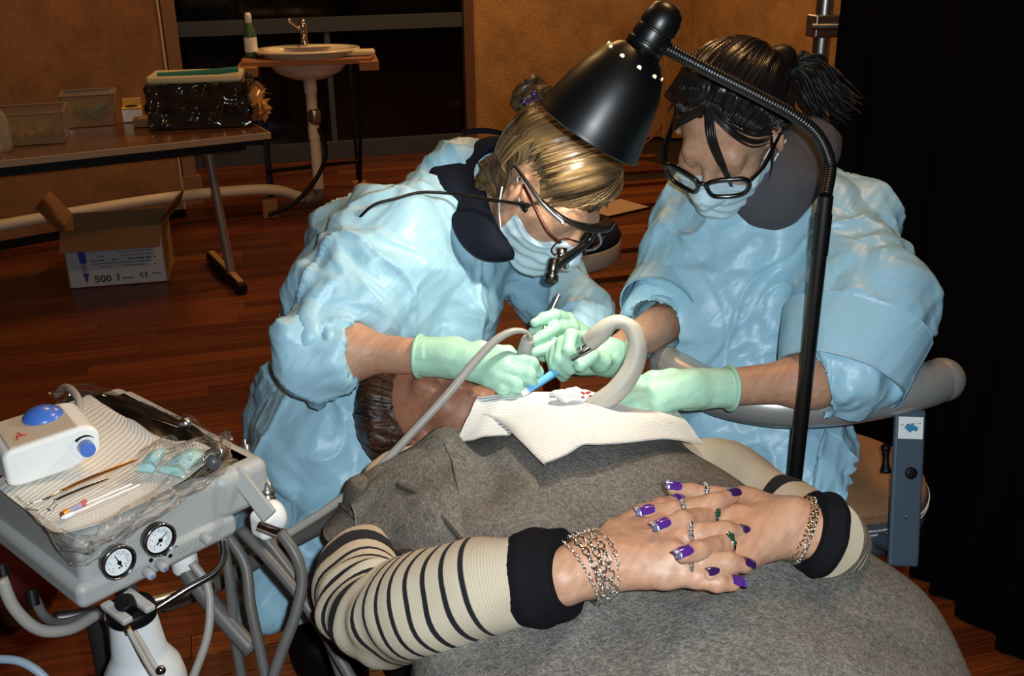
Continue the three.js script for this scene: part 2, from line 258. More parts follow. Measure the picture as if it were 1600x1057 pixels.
const M = {
  gown: phy({ color: new THREE.Color(0.33, 0.57, 0.71), roughness: 0.42, bumpMap: filmBump, bumpScale: 0.006, sheen: 0.1, sheenRoughness: 0.6, side: THREE.DoubleSide }),
  glove: phy({ color: new THREE.Color(0.40, 0.68, 0.52), roughness: 0.5, bumpMap: grainTex, bumpScale: 0.0004 }),
  skin: phy({ color: new THREE.Color(0.60, 0.33, 0.215), roughness: 0.5, map: skinTex, bumpMap: grainTex, bumpScale: 0.0003, sheen: 0.1 }),
  skinShaded: phy({ color: new THREE.Color(0.60, 0.33, 0.215), roughness: 0.5, map: skinTex, bumpMap: grainTex, bumpScale: 0.0003, sheen: 0.1, vertexColors: true }),  // same skin, its vertex colours carrying the painted face shadow
  blanket: phy({ specularIntensity: 0.1,  color: new THREE.Color(0.43, 0.42, 0.40), roughness: 1, map: fleeceTex, bumpMap: fleeceBump, bumpScale: 0.0012 }),
  mask: std({ color: new THREE.Color(0.55, 0.74, 0.84), roughness: 0.75 }),
  maskWhite: std({ color: 0xe8ecee, roughness: 0.8 }),
  cuffBlack: phy({ specularIntensity: 0.15,  color: new THREE.Color(0.008, 0.008, 0.010), roughness: 0.9, bumpMap: grainTex, bumpScale: 0.0006 }),
  navy: phy({ specularIntensity: 0.2,  color: new THREE.Color(0.009, 0.011, 0.020), roughness: 0.9, bumpMap: grainTex, bumpScale: 0.0006 }),
  black: phy({ color: 0x08080a, roughness: 0.5, specularIntensity: 0.5 }),
  blackGloss: phy({ color: 0x08090a, roughness: 0.28, clearcoat: 0.3 }),
  lampBlack: phy({ color: 0x090a0b, roughness: 0.38, clearcoat: 0.25, clearcoatRoughness: 0.35 }),
  chrome: std({ color: 0xd8d8d8, metalness: 1, roughness: 0.14 }),
  steel: std({ color: 0xb0b0b2, metalness: 1, roughness: 0.32 }),
  silver: std({ color: 0xf2f1ee, metalness: 1, roughness: 0.16 }),
  brass: std({ color: 0xb08a4a, metalness: 1, roughness: 0.3 }),
  unit: phy({ color: new THREE.Color(0.40, 0.41, 0.40), roughness: 0.42, bumpMap: grainTex, bumpScale: 0.0002 }),
  white: phy({ color: 0xeceeec, roughness: 0.35 }),
  hose: phy({ color: new THREE.Color(0.11, 0.105, 0.098), roughness: 0.45 }),
  hoseLight: phy({ color: new THREE.Color(0.34, 0.32, 0.29), roughness: 0.45 }),
  blue: phy({ color: new THREE.Color(0.06, 0.17, 0.62), roughness: 0.3, clearcoat: 0.3 }),
  bar: phy({ color: new THREE.Color(0.46, 0.46, 0.45), metalness: 0.55, roughness: 0.33 }),
  plate: std({ color: new THREE.Color(0.055, 0.085, 0.12), roughness: 0.55, metalness: 0.2 }),
  leather: phy({ color: new THREE.Color(0.085, 0.09, 0.10), roughness: 0.42, bumpMap: leatherBump, bumpScale: 0.0012 }),
  tan: phy({ color: new THREE.Color(0.30, 0.15, 0.07), roughness: 0.5, bumpMap: leatherBump, bumpScale: 0.0012 }),  // grey leather with warm lamplight painted in as brown
  stitch: std({ color: 0xd8d6d0, roughness: 0.9 }),
  chairDark: phy({ color: 0x0c0c0e, roughness: 0.6, specularIntensity: 0.3 }),
  drape: phy({ color: new THREE.Color(0.0045, 0.003, 0.003), roughness: 1, specularIntensity: 0.1 }),
  film: phy({ color: 0xffffff, roughness: 0.08, transmission: 1.0, thickness: 0, ior: 1.45, bumpMap: filmBump, bumpScale: 0.004 }),
  clear: phy({ color: 0xf2f2ee, roughness: 0.2, transmission: 0.85, thickness: 0, ior: 1.45 }),
  wallWarm: std({ color: new THREE.Color(0.52, 0.30, 0.115), roughness: 0.85, map: plasterTex, bumpMap: plasterBump, bumpScale: 0.003 }),
  card: std({ color: new THREE.Color(0.27, 0.15, 0.065), roughness: 0.85, bumpMap: grainTex, bumpScale: 0.0006 }),
  night: phy({ color: 0x050608, roughness: 0.08 }),
  frame: std({ color: new THREE.Color(0.055, 0.065, 0.075), roughness: 0.55, metalness: 0.3 }),
  wood: std({ color: new THREE.Color(0.30, 0.13, 0.05), roughness: 0.6, bumpMap: grainTex, bumpScale: 0.0006 }),
  ceil: std({ color: 0xb8aa98, roughness: 0.95 }),
  porcelain: phy({ color: 0xe6dcc4, roughness: 0.2, clearcoat: 0.6 }),
  pvc: std({ color: 0xd8cdb8, roughness: 0.5 }),
};
// ---------------------------------------------------------------- the hall (its walls stand 15 degrees off the lens axis)
const YAW = 15 * D2R, E1 = V(Math.cos(YAW), 0, -Math.sin(YAW)), E2 = V(-Math.sin(YAW), 0, -Math.cos(YAW)), UP = V(0, 1, 0);
const RM = (u, h, w) => V(0, h, 0).addScaledVector(E1, u).addScaledVector(E2, w);
const PW = (x, y, w) => { const r = ray(x, y), e = r.dot(E2); return EYE.clone().addScaledVector(r, w / e); };
const rbox = (u0, u1, h0, h1, w0, w1, r = 0.002) => boxAx(RM((u0 + u1) / 2, (h0 + h1) / 2, (w0 + w1) / 2), E1, UP, E2.clone().negate(), u1 - u0, h1 - h0, Math.abs(w1 - w0), r);
const WB = 7.65, U_L = -6, U_R = 3.5, CEILH = 3.6;
const uvBox = (g, s = 1) => { const p = g.attributes.position, n = g.attributes.normal, u = new Float32Array(p.count * 2); for (let i = 0; i < p.count; i++) { const x = V(p.getX(i), p.getY(i), p.getZ(i)), N = V(n.getX(i), n.getY(i), n.getZ(i)); const a = x.dot(E1), c = x.dot(E2); if (Math.abs(N.y) > 0.7) { u[2 * i] = a * s; u[2 * i + 1] = c * s; } else { u[2 * i] = (Math.abs(N.dot(E1)) > 0.7 ? c : a) * s; u[2 * i + 1] = x.y * s; } } g.setAttribute('uv', new THREE.BufferAttribute(u, 2)); return g; };
// floor with its jarrah boards
const floor = struct('floor', uvBox(rbox(U_L, U_R + 0.2, -0.12, -0.022, -2.2, WB + 0.2)), std({ color: 0x1a0c06, roughness: 0.9 }), 'red-brown strip timber floor of the hall');
{
  const grain = (s) => dataTex(256, (u, v) => { const g = 0.80 + 0.14 * n3(u * 5 + s, v * 90, s) + 0.12 * n3(u * 14, v * 160 + s, s * 2) + 0.05 * n3(u * 60, v * 200, s); return [g, g * 0.97, g * 0.94]; }, true);
  const gt = [grain(3), grain(11), grain(23)];
  const cols = [[0.185, 0.044, 0.013], [0.135, 0.030, 0.010], [0.24, 0.064, 0.018], [0.155, 0.035, 0.011], [0.31, 0.098, 0.028], [0.11, 0.025, 0.009], [0.21, 0.052, 0.015]];
  const mats = cols.map((c, i) => std({ color: new THREE.Color(...c), map: gt[i % 3], roughness: 0.38, bumpMap: gt[i % 3], bumpScale: 0.0004 }));
  const BW = 0.084, geos = {}; const rest = mats.map(() => []); let made = 0;
  for (let r = -22; r * BW < WB - BW; r++) {
    let u = U_L + h3(r, 5, 1) * 1.6;
    for (let s = 0; u < U_R; s++) {
      const L = [1.2, 1.5, 1.8, 2.1][(h3(r, s, 2) * 4) | 0], c = RM(u + L / 2, -0.011, (r + 0.5) * BW), mi = (h3(r, s, 7) * h3(r, s, 17) * 1.6 * 7 | 0) % 7;
      u += L; if (u > U_R) { continue; }
      const v = c.clone().sub(EYE), d = v.dot(CF), x = 800 + FPX * v.dot(CR) / d, y = 528.5 - FPX * v.dot(CU) / d, half = L / 2 / Math.max(d, 0.3) * FPX;
      const shown = d > 1 && x > -half && x < 1600 + half && y > 170 && y < 1100 && !(x > 1330 + half * 0.4 && y < 900) && made < 298;
      const g = geos[L] ??= (() => { const q = box(L - 0.0015, 0.022, BW - 0.0016, 0.0012, 1); const p = q.attributes.position, t = q.attributes.uv; for (let i = 0; i < p.count; i++) t.setXY(i, p.getX(i) * 0.35, p.getZ(i) * 3); return q; })();
      if (shown) { made++; const m = shadows(new THREE.Mesh(g, mats[mi])); m.name = 'plank'; m.position.copy(c); m.rotation.y = YAW; floor.add(m); }
      else { const q = g.clone(); q.rotateY(YAW); q.translate(c.x, c.y, c.z); rest[mi].push(q); }
    }
  }
  rest.forEach((l, i) => { if (l.length) { const m = shadows(new THREE.Mesh(mergeAll(l), mats[i])); m.name = 'plank_field'; m.userData.kind = 'stuff'; floor.add(m); } });
}
struct('ceiling', uvBox(rbox(U_L, U_R + 0.2, CEILH, CEILH + 0.15, -2.2, WB + 0.2)), M.ceil, 'plain ceiling of the hall');
const winU0 = -0.9, winU1 = RM(0, 0, 0) && PW(728, 238, WB).dot(E1), winTop = 2.75;
struct('wall_back', [uvBox(rbox(winU1 + 0.07, U_R, 0, CEILH, WB, WB + 0.2)), uvBox(rbox(winU0, winU1 + 0.07, winTop, CEILH, WB, WB + 0.2)), uvBox(rbox(U_L, winU0, 0, CEILH, WB, WB + 0.2))], M.wallWarm, 'orange ochre plaster wall behind the two gowned figures');
struct('wall_right', uvBox(rbox(U_R, U_R + 0.2, 0, CEILH, -2.2, WB + 0.2)), M.wallWarm, 'ochre side wall behind the dark-haired assistant');
struct('trim_1', uvBox(rbox(U_R - 0.20, U_R - 0.002, 0, CEILH - 0.01, WB - 0.10, WB - 0.001)), M.wallWarm, 'shallow plaster pier in the room corner');
struct('wall_left', uvBox(rbox(U_L - 0.2, U_L, 0, CEILH, -2.2, WB + 0.2)), M.wallWarm, 'plaster side wall of the hall');
struct('wall_front', uvBox(rbox(U_L, U_R, 0, CEILH, -2.2, -2.0)), M.wallWarm, 'plaster end wall of the hall');
// tall window with the night behind it
{
  const w = thing('window_1', 'tall dark window with grey metal frame showing only night', 'window', RM((winU0 + winU1) / 2, 0, WB)); w.userData.kind = 'structure';
  const hb0 = PW(500, 50, WB).y, hb1 = PW(500, 27, WB).y, uM = PW(522, 200, WB).dot(E1);
  part('window_frame', [rbox(winU0, winU1, 0, 0.13, WB - 0.02, WB + 0.1), rbox(winU0, winU1, winTop - 0.08, winTop, WB - 0.02, WB + 0.1), rbox(winU0, winU0 + 0.07, 0, winTop, WB - 0.02, WB + 0.1)], M.frame, w);
  part('transom', rbox(winU0, winU1, hb0, hb1, WB - 0.015, WB + 0.06), M.frame, w);
  part('mullion', rbox(uM - 0.02, uM + 0.02, 0.1, hb0, WB + 0.0, WB + 0.05), M.frame, w);
  for (const [a, b, c, d] of [[winU0 + 0.07, uM - 0.02, 0.13, hb0], [uM + 0.02, winU1, 0.13, hb0], [winU0 + 0.07, winU1, hb1, winTop - 0.08]]) part('pane', rbox(a, b, c, d, WB + 0.02, WB + 0.028, 0.001), M.night, w);
  part('night_screen', rbox(winU0, winU1, 0, winTop, WB + 0.15, WB + 0.19), M.drape, w);
  part('jamb', rbox(winU1, winU1 + 0.075, 0, winTop, WB - 0.06, WB + 0.12), std({ color: new THREE.Color(0.12, 0.055, 0.025), roughness: 0.7 }), w, 'brown wooden jamb');
}
// plain partition panel along the left
const pa = PH(292, 340, 0), pb0 = PH(0, 393, 0), pdir = pb0.clone().sub(pa).normalize(), pnor = V(-pdir.z, 0, pdir.x).multiplyScalar(pdir.x < 0 ? 1 : 1);
{
  const back = V(pdir.z, 0, -pdir.x); if (back.z > 0) back.negate();
  const L = 2.6, c = pa.clone().addScaledVector(pdir, L / 2).addScaledVector(back, 0.03);
  const t = thing('partition_panel', 'tall brown board partition behind the folding table', 'partition', V(c.x, 0, c.z));
  const f = back.clone().negate();
  part('board', uvBox(boxAx(V(c.x, 1.4, c.z), pdir, UP, pdir.clone().cross(UP), L, 2.7, 0.035)), std({ color: new THREE.Color(0.34, 0.165, 0.07), roughness: 0.85, map: plasterTex }), t);
  const e = pa.clone().addScaledVector(back, 0.03);
  part('edge_strip', boxAx(V(e.x, 1.4, e.z), pdir, UP, pdir.clone().cross(UP), 0.014, 2.7, 0.05), std({ color: new THREE.Color(0.50, 0.36, 0.22), roughness: 0.7 }), t, 'pale edge strip');
  part('gap_shade', boxAx(V(c.x, 0.025, c.z).addScaledVector(back, 0.01), pdir, UP, pdir.clone().cross(UP), L, 0.05, 0.05), M.black, t);  // black strip painted in for the shaded gap under the board
  // slim post just behind its free edge
  const q0 = PH(300, 318, 0); solo('partition_post', [boxAx(V(q0.x, 1.4, q0.z), pdir, UP, pdir.clone().cross(UP), 0.085, 2.8, 0.06), boxAx(V(q0.x, 0.09, q0.z), pdir, UP, pdir.clone().cross(UP), 0.13, 0.18, 0.09)], std({ color: new THREE.Color(0.19, 0.10, 0.055), roughness: 0.75 }), 'slim brown upright post at the free edge of the partition', 'post');
}
// ---- hall lamps: warm square ceiling fittings, out of the picture
for (const [u, w, k, nm] of [[1.7, 6.2, 1.45, 'ochre wall'], [-0.1, 4.0, 0.55, 'folding table'], [1.5, 1.9, 0.75, 'reclining chair']]) {
  const c = RM(u, CEILH, w), t = thing('ceiling_lamp', `square warm ceiling lamp above the ${nm}`, 'lamp', c, 'hall ceiling lamps');
  part('housing', boxAt(c.clone().add(V(0, -0.03, 0)), 0.56, 0.058, 0.56, YAW), M.white, t);
  part('lamp_glow', boxAt(c.clone().add(V(0, -0.062, 0)), 0.5, 0.008, 0.5, YAW), std({ color: 0xfff0d8, emissive: new THREE.Color(1, 0.62, 0.28), emissiveIntensity: 1.2, roughness: 0.6 }), t);
  const L = new THREE.RectAreaLight(new THREE.Color(1, 0.55, 0.22), CEIL * k, 0.5, 0.5); L.position.set(0, -0.075, 0); L.rotation.set(-Math.PI / 2, 0, 0); t.add(L);
}
// ---- black drape on a pipe stand, right
{
  const pts = [V(0.87, 0, -2.8), V(1.05, 0, -2.24), V(1.17, 0, -1.87), V(1.42, 0, -1.1), V(1.72, 0, -0.1), V(2.05, 0, 0.9)];
  const top = [], nu = 150, nv = 6;
  for (let j = 0; j <= nv; j++) for (let i = 0; i <= nu; i++) { const p = crv(pts, i / nu), s = i / nu; const wv = 0.02 * Math.sin(s * 120 + 2 * Math.sin(s * 31)) * (1 - 0.3 * j / nv); p.x += wv; p.y = 0.006 + 2.62 * (j / nv); top.push(p); }
  const d = solo('black_drape', sheetPts(top, nu, nv, 0.004), M.drape, 'black floor-length drape hanging along the right side', 'drape');
  const b = V(0.868, 0, -2.93), t = thing('pipe_stand', 'silver metal pipe upright with clamp at the drape edge', 'stand', b);
  part('pole', rod(b.clone().add(V(0, 0.02, 0)), b.clone().add(V(0, 2.75, 0)), 0.024, 0.024, 20), M.steel, t);
  part('base_plate', boxAt(b.clone().add(V(0, 0.01, 0)), 0.2, 0.02, 0.2), M.black, t);
  const kr = ray(1300, 40), k = V(b.x, 1.6 + kr.y * b.z / kr.z, b.z);
  part('clamp', [boxAt(k, 0.075, 0.06, 0.06, 0.2, 0.006), rod(k.clone().add(V(-0.04, 0, 0.03)), k.clone().add(V(0.05, 0, 0.03)), 0.01)], M.steel, t);
}
// white conduit and tan cord on the far wall
{ const a = PW(1104, -60, WB - 0.06), b = PW(1106, 58, WB - 0.06); solo('wall_conduit', sweep([a, a.clone().lerp(b, 0.5), b], 0.018), M.white, 'thin white conduit dropping down the far wall', 'pipe');
  const q = [[1046, 84], [1050, 130], [1040, 180], [1022, 212], [1003, 228]].map(([x, y]) => PW(x, y, WB - 0.05)); solo('tan_cable', sweep(q, 0.009), std({ color: 0x8a5a28, roughness: 0.7 }), 'thin tan cord looping down the ochre wall', 'cord'); }

// ---------------------------------------------------------------- background: folding table
const TA = V(-0.87, 0, 0.48).normalize(), TB = V(-TA.z, 0, TA.x); if (TB.z > 0) TB.negate();
const TC = PH(421, 207, 0.745); TC.y = 0;
const tp = (a, h, b) => TC.clone().addScaledVector(TA, a).addScaledVector(TB, b).setY(h);
{
  const t = thing('folding_table', 'brown laminate folding table with grey edge and T-shaped leg', 'table', tp(0.9, 0, 0.33));
  const top = phy({ color: new THREE.Color(0.16, 0.07, 0.035), roughness: 0.22, map: plasterTex, clearcoat: 0.3 });
  part('tabletop', boxAx(tp(0.9, 0.731, 0.33), TA, UP, TA.clone().cross(UP), 1.79, 0.024, 0.65), top, t);
  part('edge_band', [boxAx(tp(0.9, 0.73, 0.003), TA, UP, TA.clone().cross(UP), 1.81, 0.03, 0.008), boxAx(tp(-0.003, 0.73, 0.33), TA, UP, TA.clone().cross(UP), 0.008, 0.03, 0.66)], std({ color: new THREE.Color(0.30, 0.22, 0.15), roughness: 0.5 }), t, 'pale grey-brown edge band');
  part('apron', [boxAx(tp(0.9, 0.695, 0.05), TA, UP, TA.clone().cross(UP), 1.6, 0.05, 0.02), boxAx(tp(0.9, 0.695, 0.6), TA, UP, TA.clone().cross(UP), 1.6, 0.05, 0.02)], M.black, t);
  const legM = std({ color: new THREE.Color(0.26, 0.21, 0.19), roughness: 0.45, metalness: 0.3 });
  for (const a of [0.2, 1.6]) {
    const l = part('leg', rod(tp(a, 0.05, 0.2), tp(a + 0.02, 0.7, 0.30), 0.021, 0.021), legM, t);
    part('foot_bar', boxAx(tp(a, 0.03, 0.31), TA, UP, TA.clone().cross(UP), 0.05, 0.05, 0.60, 0.012), M.black, l, 'black foot bar');
    part('foot_strip', boxAx(tp(a, 0.06, 0.31), TA, UP, TA.clone().cross(UP), 0.03, 0.012, 0.56), std({ color: new THREE.Color(0.36, 0.22, 0.09), roughness: 0.6 }), l);
  }
  part('brace', rod(tp(0.22, 0.62, 0.28), tp(0.52, 0.69, 0.3), 0.008), M.steel, t);
}
{ // stack of black trays wrapped in clear film
  const c = PH(328, 198, 0.745), k = c.clone().addScaledVector(TB, 0.10), t = thing('wrapped_tray_stack', 'stack of black trays wrapped in shiny clear film on table', 'tray stack', V(k.x, 0.745, k.z));
  const ax = V(Math.cos(0.16), 0, -Math.sin(0.16)), az = ax.clone().cross(UP);
  [[0, 0.42, 0.26], [0.07, 0.43, 0.27], [0.13, 0.41, 0.25]].forEach(([y, w, d], i) => part('tray', boxAx(V(k.x + rr(-0.01, 0.01), 0.747 + y + 0.032, k.z), ax, UP, az, w, 0.062, d, 0.012), M.blackGloss, t));
  part('folded_cloth', uvPlan(move(boxAx(V(k.x - 0.01, 0.966, k.z), ax, UP, az, 0.42, 0.035, 0.24, 0.014).toNonIndexed(), (x, y, z) => 0.006 * n3(x * 40, y * 40, z * 40))), std({ color: new THREE.Color(0.50, 0.47, 0.32), roughness: 0.8 }), t, 'pale folded cloth with green band on top');
  part('green_band', sweep([k.clone().addScaledVector(ax, -0.17).setY(0.984), k.clone().addScaledVector(ax, 0.02).setY(0.99), k.clone().addScaledVector(ax, 0.19).setY(1.0)].map((p) => p.addScaledVector(az, 0.09)), 0.013, { flat: 0.4 }), std({ color: 0x2a7a6a, roughness: 0.7 }), t);
  const f = boxAx(V(k.x, 0.865, k.z), ax, UP, az, 0.47, 0.232, 0.31, 0.03); const sub = new THREE.BoxGeometry(0.45, 0.20, 0.29, 40, 20, 26); sub.applyMatrix4(basis(ax, UP, az, V(k.x, 0.849, k.z)));
  part('film_wrap', uvPlan(move(sub, (x, y, z) => (0.040 * tet(x * 16, y * 22, z * 16) + 0.02 * tet(x * 34, y * 40, z * 34)) * sstep(0.748, 0.79, y) * sstep(0.96, 0.93, y)), 3), phy({ color: new THREE.Color(0.03, 0.028, 0.025), roughness: 0.12, transmission: 0.35, thickness: 0, clearcoat: 1, clearcoatRoughness: 0.1 }), t, 'crinkled glossy plastic wrap');
  const tuft = []; for (let i = 0; i < 26; i++) { const q = k.clone().addScaledVector(ax, 0.235 + 0.05 * rnd()).setY(0.762 + 0.17 * rnd() * (1 - 0.2)).addScaledVector(az, rr(-0.1, 0.12)); const a = V(rr(-1, 1), rr(-1, 1), rr(-1, 1)).normalize().multiplyScalar(0.035), b = V(rr(-1, 1), rr(-1, 1), rr(-1, 1)).normalize().multiplyScalar(0.03); tuft.push(sheet([[q.clone().sub(a).sub(b), q.clone().sub(b).addScaledVector(UP, 0.01), q.clone().add(a).sub(b)], [q.clone().sub(a), q.clone().addScaledVector(az, 0.02), q.clone().add(a)], [q.clone().sub(a).add(b), q.clone().add(b), q.clone().add(a).add(b)]], 3, 3, 0.001)); }
  tuft.forEach((g) => { const p = g.attributes.position; for (let i = 0; i < p.count; i++) if (p.getY(i) < 0.748) p.setY(i, 0.748); });
  part('film_tuft', tuft, phy({ color: 0xd8b070, roughness: 0.15, transmission: 0.55, thickness: 0 }), t, 'gathered crinkled film end with orange glints in its colour');  // warm orange glints put into the colour of clear film
}
{ // small carton, flat carton
  const q = (x, y) => PH(x, y, 0.745), ax = V(0.97, 0, -0.24).normalize(), az = ax.clone().cross(UP);
  const a = q(211, 191).addScaledVector(TB, 0.04), t = thing('small_carton', 'little white carton with open yellow top on table', 'carton', V(a.x, 0.745, a.z));
  part('carton_body', boxAx(V(a.x, 0.775, a.z), ax, UP, az, 0.085, 0.058, 0.075), M.white, t);
  part('carton_top', [boxAx(V(a.x, 0.809, a.z), ax, UP, az, 0.088, 0.009, 0.078), boxAx(V(a.x, 0.83, a.z).addScaledVector(az, -0.035), ax, UP, az, 0.086, 0.04, 0.006)], std({ color: new THREE.Color(0.62, 0.40, 0.08), roughness: 0.7 }), t, 'yellow rim and flap');
  part('slot_shade', ellipsoid(V(a.x, 0.815, a.z), ax, UP, az, 0.03, 0.006, 0.022), M.black, t, 'slot with its dark inside painted black');  // black lump painted in for the shade inside the slot
  const b = q(232, 197).addScaledVector(TB, 0.02); const t2 = thing('flat_carton', 'flat tan carton beside the little white carton', 'carton', V(b.x, 0.745, b.z));
  part('carton_body', boxAx(V(b.x, 0.763, b.z), ax, UP, az, 0.12, 0.034, 0.10), M.card, t2); part('lid_flap', boxAx(V(b.x + 0.02, 0.783, b.z), ax, UP, az, 0.11, 0.005, 0.09), std({ color: new THREE.Color(0.5, 0.3, 0.12), roughness: 0.8 }), t2);
}
function tub(c, ax, w, h, d, taper, name, label, contents, walls) {
  const az = ax.clone().cross(UP), t = thing(name, label, 'tub', V(c.x, 0.745, c.z)); const at = (x, y, z) => V(c.x, 0.747 + y, c.z).addScaledVector(ax, x).addScaledVector(az, z);
  const wall = (p0, p1, p2, p3) => sheet([[p0, p1], [p3, p2]], 6, 4, 0.003, (p) => p.addScaledVector(ax, 0.002 * n3(p.x * 30, p.y * 30, p.z * 30)));
  const W = w / 2, D = d / 2, w2 = W * taper, d2 = D * taper;
  part('tub_wall', [wall(at(-w2, 0, d2), at(w2, 0, d2), at(W, h, D), at(-W, h, D)), wall(at(w2, 0, -d2), at(-w2, 0, -d2), at(-W, h, -D), at(W, h, -D)), wall(at(-w2, 0, -d2), at(-w2, 0, d2), at(-W, h, D), at(-W, h, -D)), wall(at(w2, 0, d2), at(w2, 0, -d2), at(W, h, -D), at(W, h, D)), boxAx(at(0, 0.002, 0), ax, UP, az, w2 * 2, 0.004, d2 * 2)], phy({ color: new THREE.Color(0.78, 0.70, 0.54), roughness: 0.25, transmission: 0.9, thickness: 0 }), t, 'cloudy translucent plastic');
  part('rim', [boxAx(at(0, h, D), ax, UP, az, w + 0.014, 0.008, 0.012), boxAx(at(0, h, -D), ax, UP, az, w + 0.014, 0.008, 0.012), boxAx(at(-W, h, 0), ax, UP, az, 0.012, 0.008, d), boxAx(at(W, h, 0), ax, UP, az, 0.012, 0.008, d)], phy({ color: new THREE.Color(0.30, 0.23, 0.13), roughness: 0.4, transmission: 0.4, thickness: 0 }), t);
  contents(t, at, az); return t;
}
{
  const ax = V(0.95, 0, -0.31).normalize();
  const c = PH(150, 198, 0.745).addScaledVector(TB, 0.09);
  tub(c, ax, 0.235, 0.145, 0.19, 0.86, 'storage_tub', 'cloudy plastic tub with teal packets inside on table', (t, at, az) => {
    for (let i = 0; i < 14; i++) { const g = box(0.07, 0.016, 0.05, 0.006); g.rotateX(rr(-0.7, 0.7)); g.rotateY(rr(0, 3)); g.rotateZ(rr(-0.5, 0.5)); const q = at(rr(-0.06, 0.06), rr(0.035, 0.07), rr(-0.04, 0.04)); g.translate(q.x, q.y, q.z); part('packet', g, std({ color: [0x0e6f86, 0x1a7f90, 0x0b5470, 0x8a8a60][i % 4], roughness: 0.5 }), t); }
  });
  const c2 = PH(58, 226, 0.745).addScaledVector(TB, 0.13);
  tub(c2, ax, 0.29, 0.13, 0.28, 0.97, 'divided_organiser', 'long translucent plastic organiser divided into compartments on table', (t, at, az) => {
    for (let i = 0; i < 4; i++) part('divider', boxAx(at(-0.10 + i * 0.068, 0.05, 0.03), ax, UP, az, 0.004, 0.095, 0.2), M.clear, t);
    part('cross_divider', boxAx(at(0, 0.05, -0.03), ax, UP, az, 0.27, 0.1, 0.004), M.clear, t);
    for (let i = 0; i < 9; i++) { const q = at(-0.11 + (i % 5) * 0.055, 0.03, rr(0.0, 0.10)); part('sachet', boxAt(q, 0.04, 0.03, 0.05, rr(0, 3), 0.008), std({ color: [0x8a7350, 0x9a8a60, 0x7a4a3a][i % 3], roughness: 0.7 }), t); }
  });
  const b = PH(6, 238, 0.745).addScaledVector(TB, 0.02), t = thing('clear_bottle', 'clear glass-like plastic bottle at the end of table', 'bottle', V(b.x, 0.745, b.z));
  part('bottle_body', lathe(V(b.x, 0.746, b.z), UP, [[0, 0], [0.038, 0.002], [0.04, 0.02], [0.04, 0.13], [0.034, 0.15], [0.018, 0.175], [0.016, 0.2], [0.019, 0.203], [0.019, 0.225], [0, 0.226]]), M.clear, t);
  part('cap', lathe(V(b.x, 0.967, b.z), UP, [[0, 0], [0.024, 0], [0.024, 0.018], [0.02, 0.022], [0, 0.022]]), M.white, t);
}
{ // open cardboard box on the floor
  const a = PH(110, 452, 0), b = PH(263, 440, 0), ax = b.clone().sub(a).setY(0).normalize(), az = ax.clone().cross(UP), w = a.distanceTo(b), dp = 0.34, h = 0.285;
  const c = a.clone().add(b).multiplyScalar(0.5).addScaledVector(az, -dp / 2); c.y = 0; const at = (x, y, z) => c.clone().addScaledVector(ax, x).addScaledVector(az, z).setY(y);
  const t = thing('cardboard_box', 'open cardboard carton with flaps and printed white front under table', 'box', c); const T = 0.005, W = w / 2, D = dp / 2;
  part('side_wall', boxAx(at(-W, h / 2 + 0.002, 0), ax, UP, az, T, h, dp), M.card, t); part('side_wall', boxAx(at(W, h / 2 + 0.002, 0), ax, UP, az, T, h, dp), M.card, t);
  part('back_wall', boxAx(at(0, h / 2 + 0.002, -D), ax, UP, az, w, h, T), M.card, t); part('bottom', boxAx(at(0, 0.005, 0), ax, UP, az, w, T, dp), M.card, t);
  part('front_wall', boxAx(at(0, h / 2 + 0.002, D), ax, UP, az, w, h, T), M.card, t);
  const print = canvasTex(512, 330, (g, W0, H0) => { g.fillStyle = '#b9bcc4'; g.fillRect(0, 0, W0, H0); g.fillStyle = '#2446a8'; g.beginPath(); g.moveTo(58, 20); g.lineTo(98, 20); g.lineTo(104, 190); g.lineTo(68, 190); g.fill(); g.fillStyle = '#8b93a8'; g.fillRect(74, 192, 24, 52); g.fillStyle = '#2446a8'; g.beginPath(); g.moveTo(72, 248); g.lineTo(106, 248); g.lineTo(88, 312); g.fill(); g.fillStyle = '#4a4d55'; let s = 7; const r = () => (s = (s * 16807) % 2147483647) / 2147483647; for (let i = 0; i < 9; i++) for (let x = 128; x < 470;) { const l = 8 + r() * 34; if (r() > 0.25) g.fillRect(x, 48 + i * 21, l, i % 3 ? 4 : 7); x += l + 7; } g.fillStyle = '#24262c'; g.font = 'bold 56px sans-serif'; g.fillText('500', 128, 308); g.font = 'bold 40px sans-serif'; g.fillText('CE', 372, 296); g.fillStyle = '#555a64'; g.fillRect(250, 262, 12, 44); g.fillRect(276, 290, 60, 8); g.fillRect(440, 274, 50, 7); });
  const pl = new THREE.PlaneGeometry(w - 0.012, h - 0.012); pl.applyMatrix4(basis(ax, UP, az, at(0, h / 2, D + T / 2 + 0.0015))); part('printed_front', pl, std({ map: print, roughness: 0.7 }), t, 'white printed panel with blue syringe mark and 500');
  const flap = (hinge, out, up, len, wd, along) => { const dir = out.clone().multiplyScalar(Math.cos(up)).addScaledVector(UP, Math.sin(up)).normalize(); const n = along.clone().cross(dir).normalize(); return boxAx(hinge.clone().addScaledVector(dir, len / 2), along, dir, n, wd, len, 0.004); };
  part('flap', flap(at(0, h, D + 0.003), az, -0.62, 0.13, w, ax), M.card, t); part('flap', flap(at(0, h, -D), az.clone().negate(), -0.5, 0.12, w, ax), M.card, t);
  part('flap', flap(at(-W, h, 0), ax.clone().negate(), 0.95, 0.15, dp, az), M.card, t); part('flap', flap(at(W, h, 0), ax, 0.75, 0.14, dp, az), M.card, t);
}
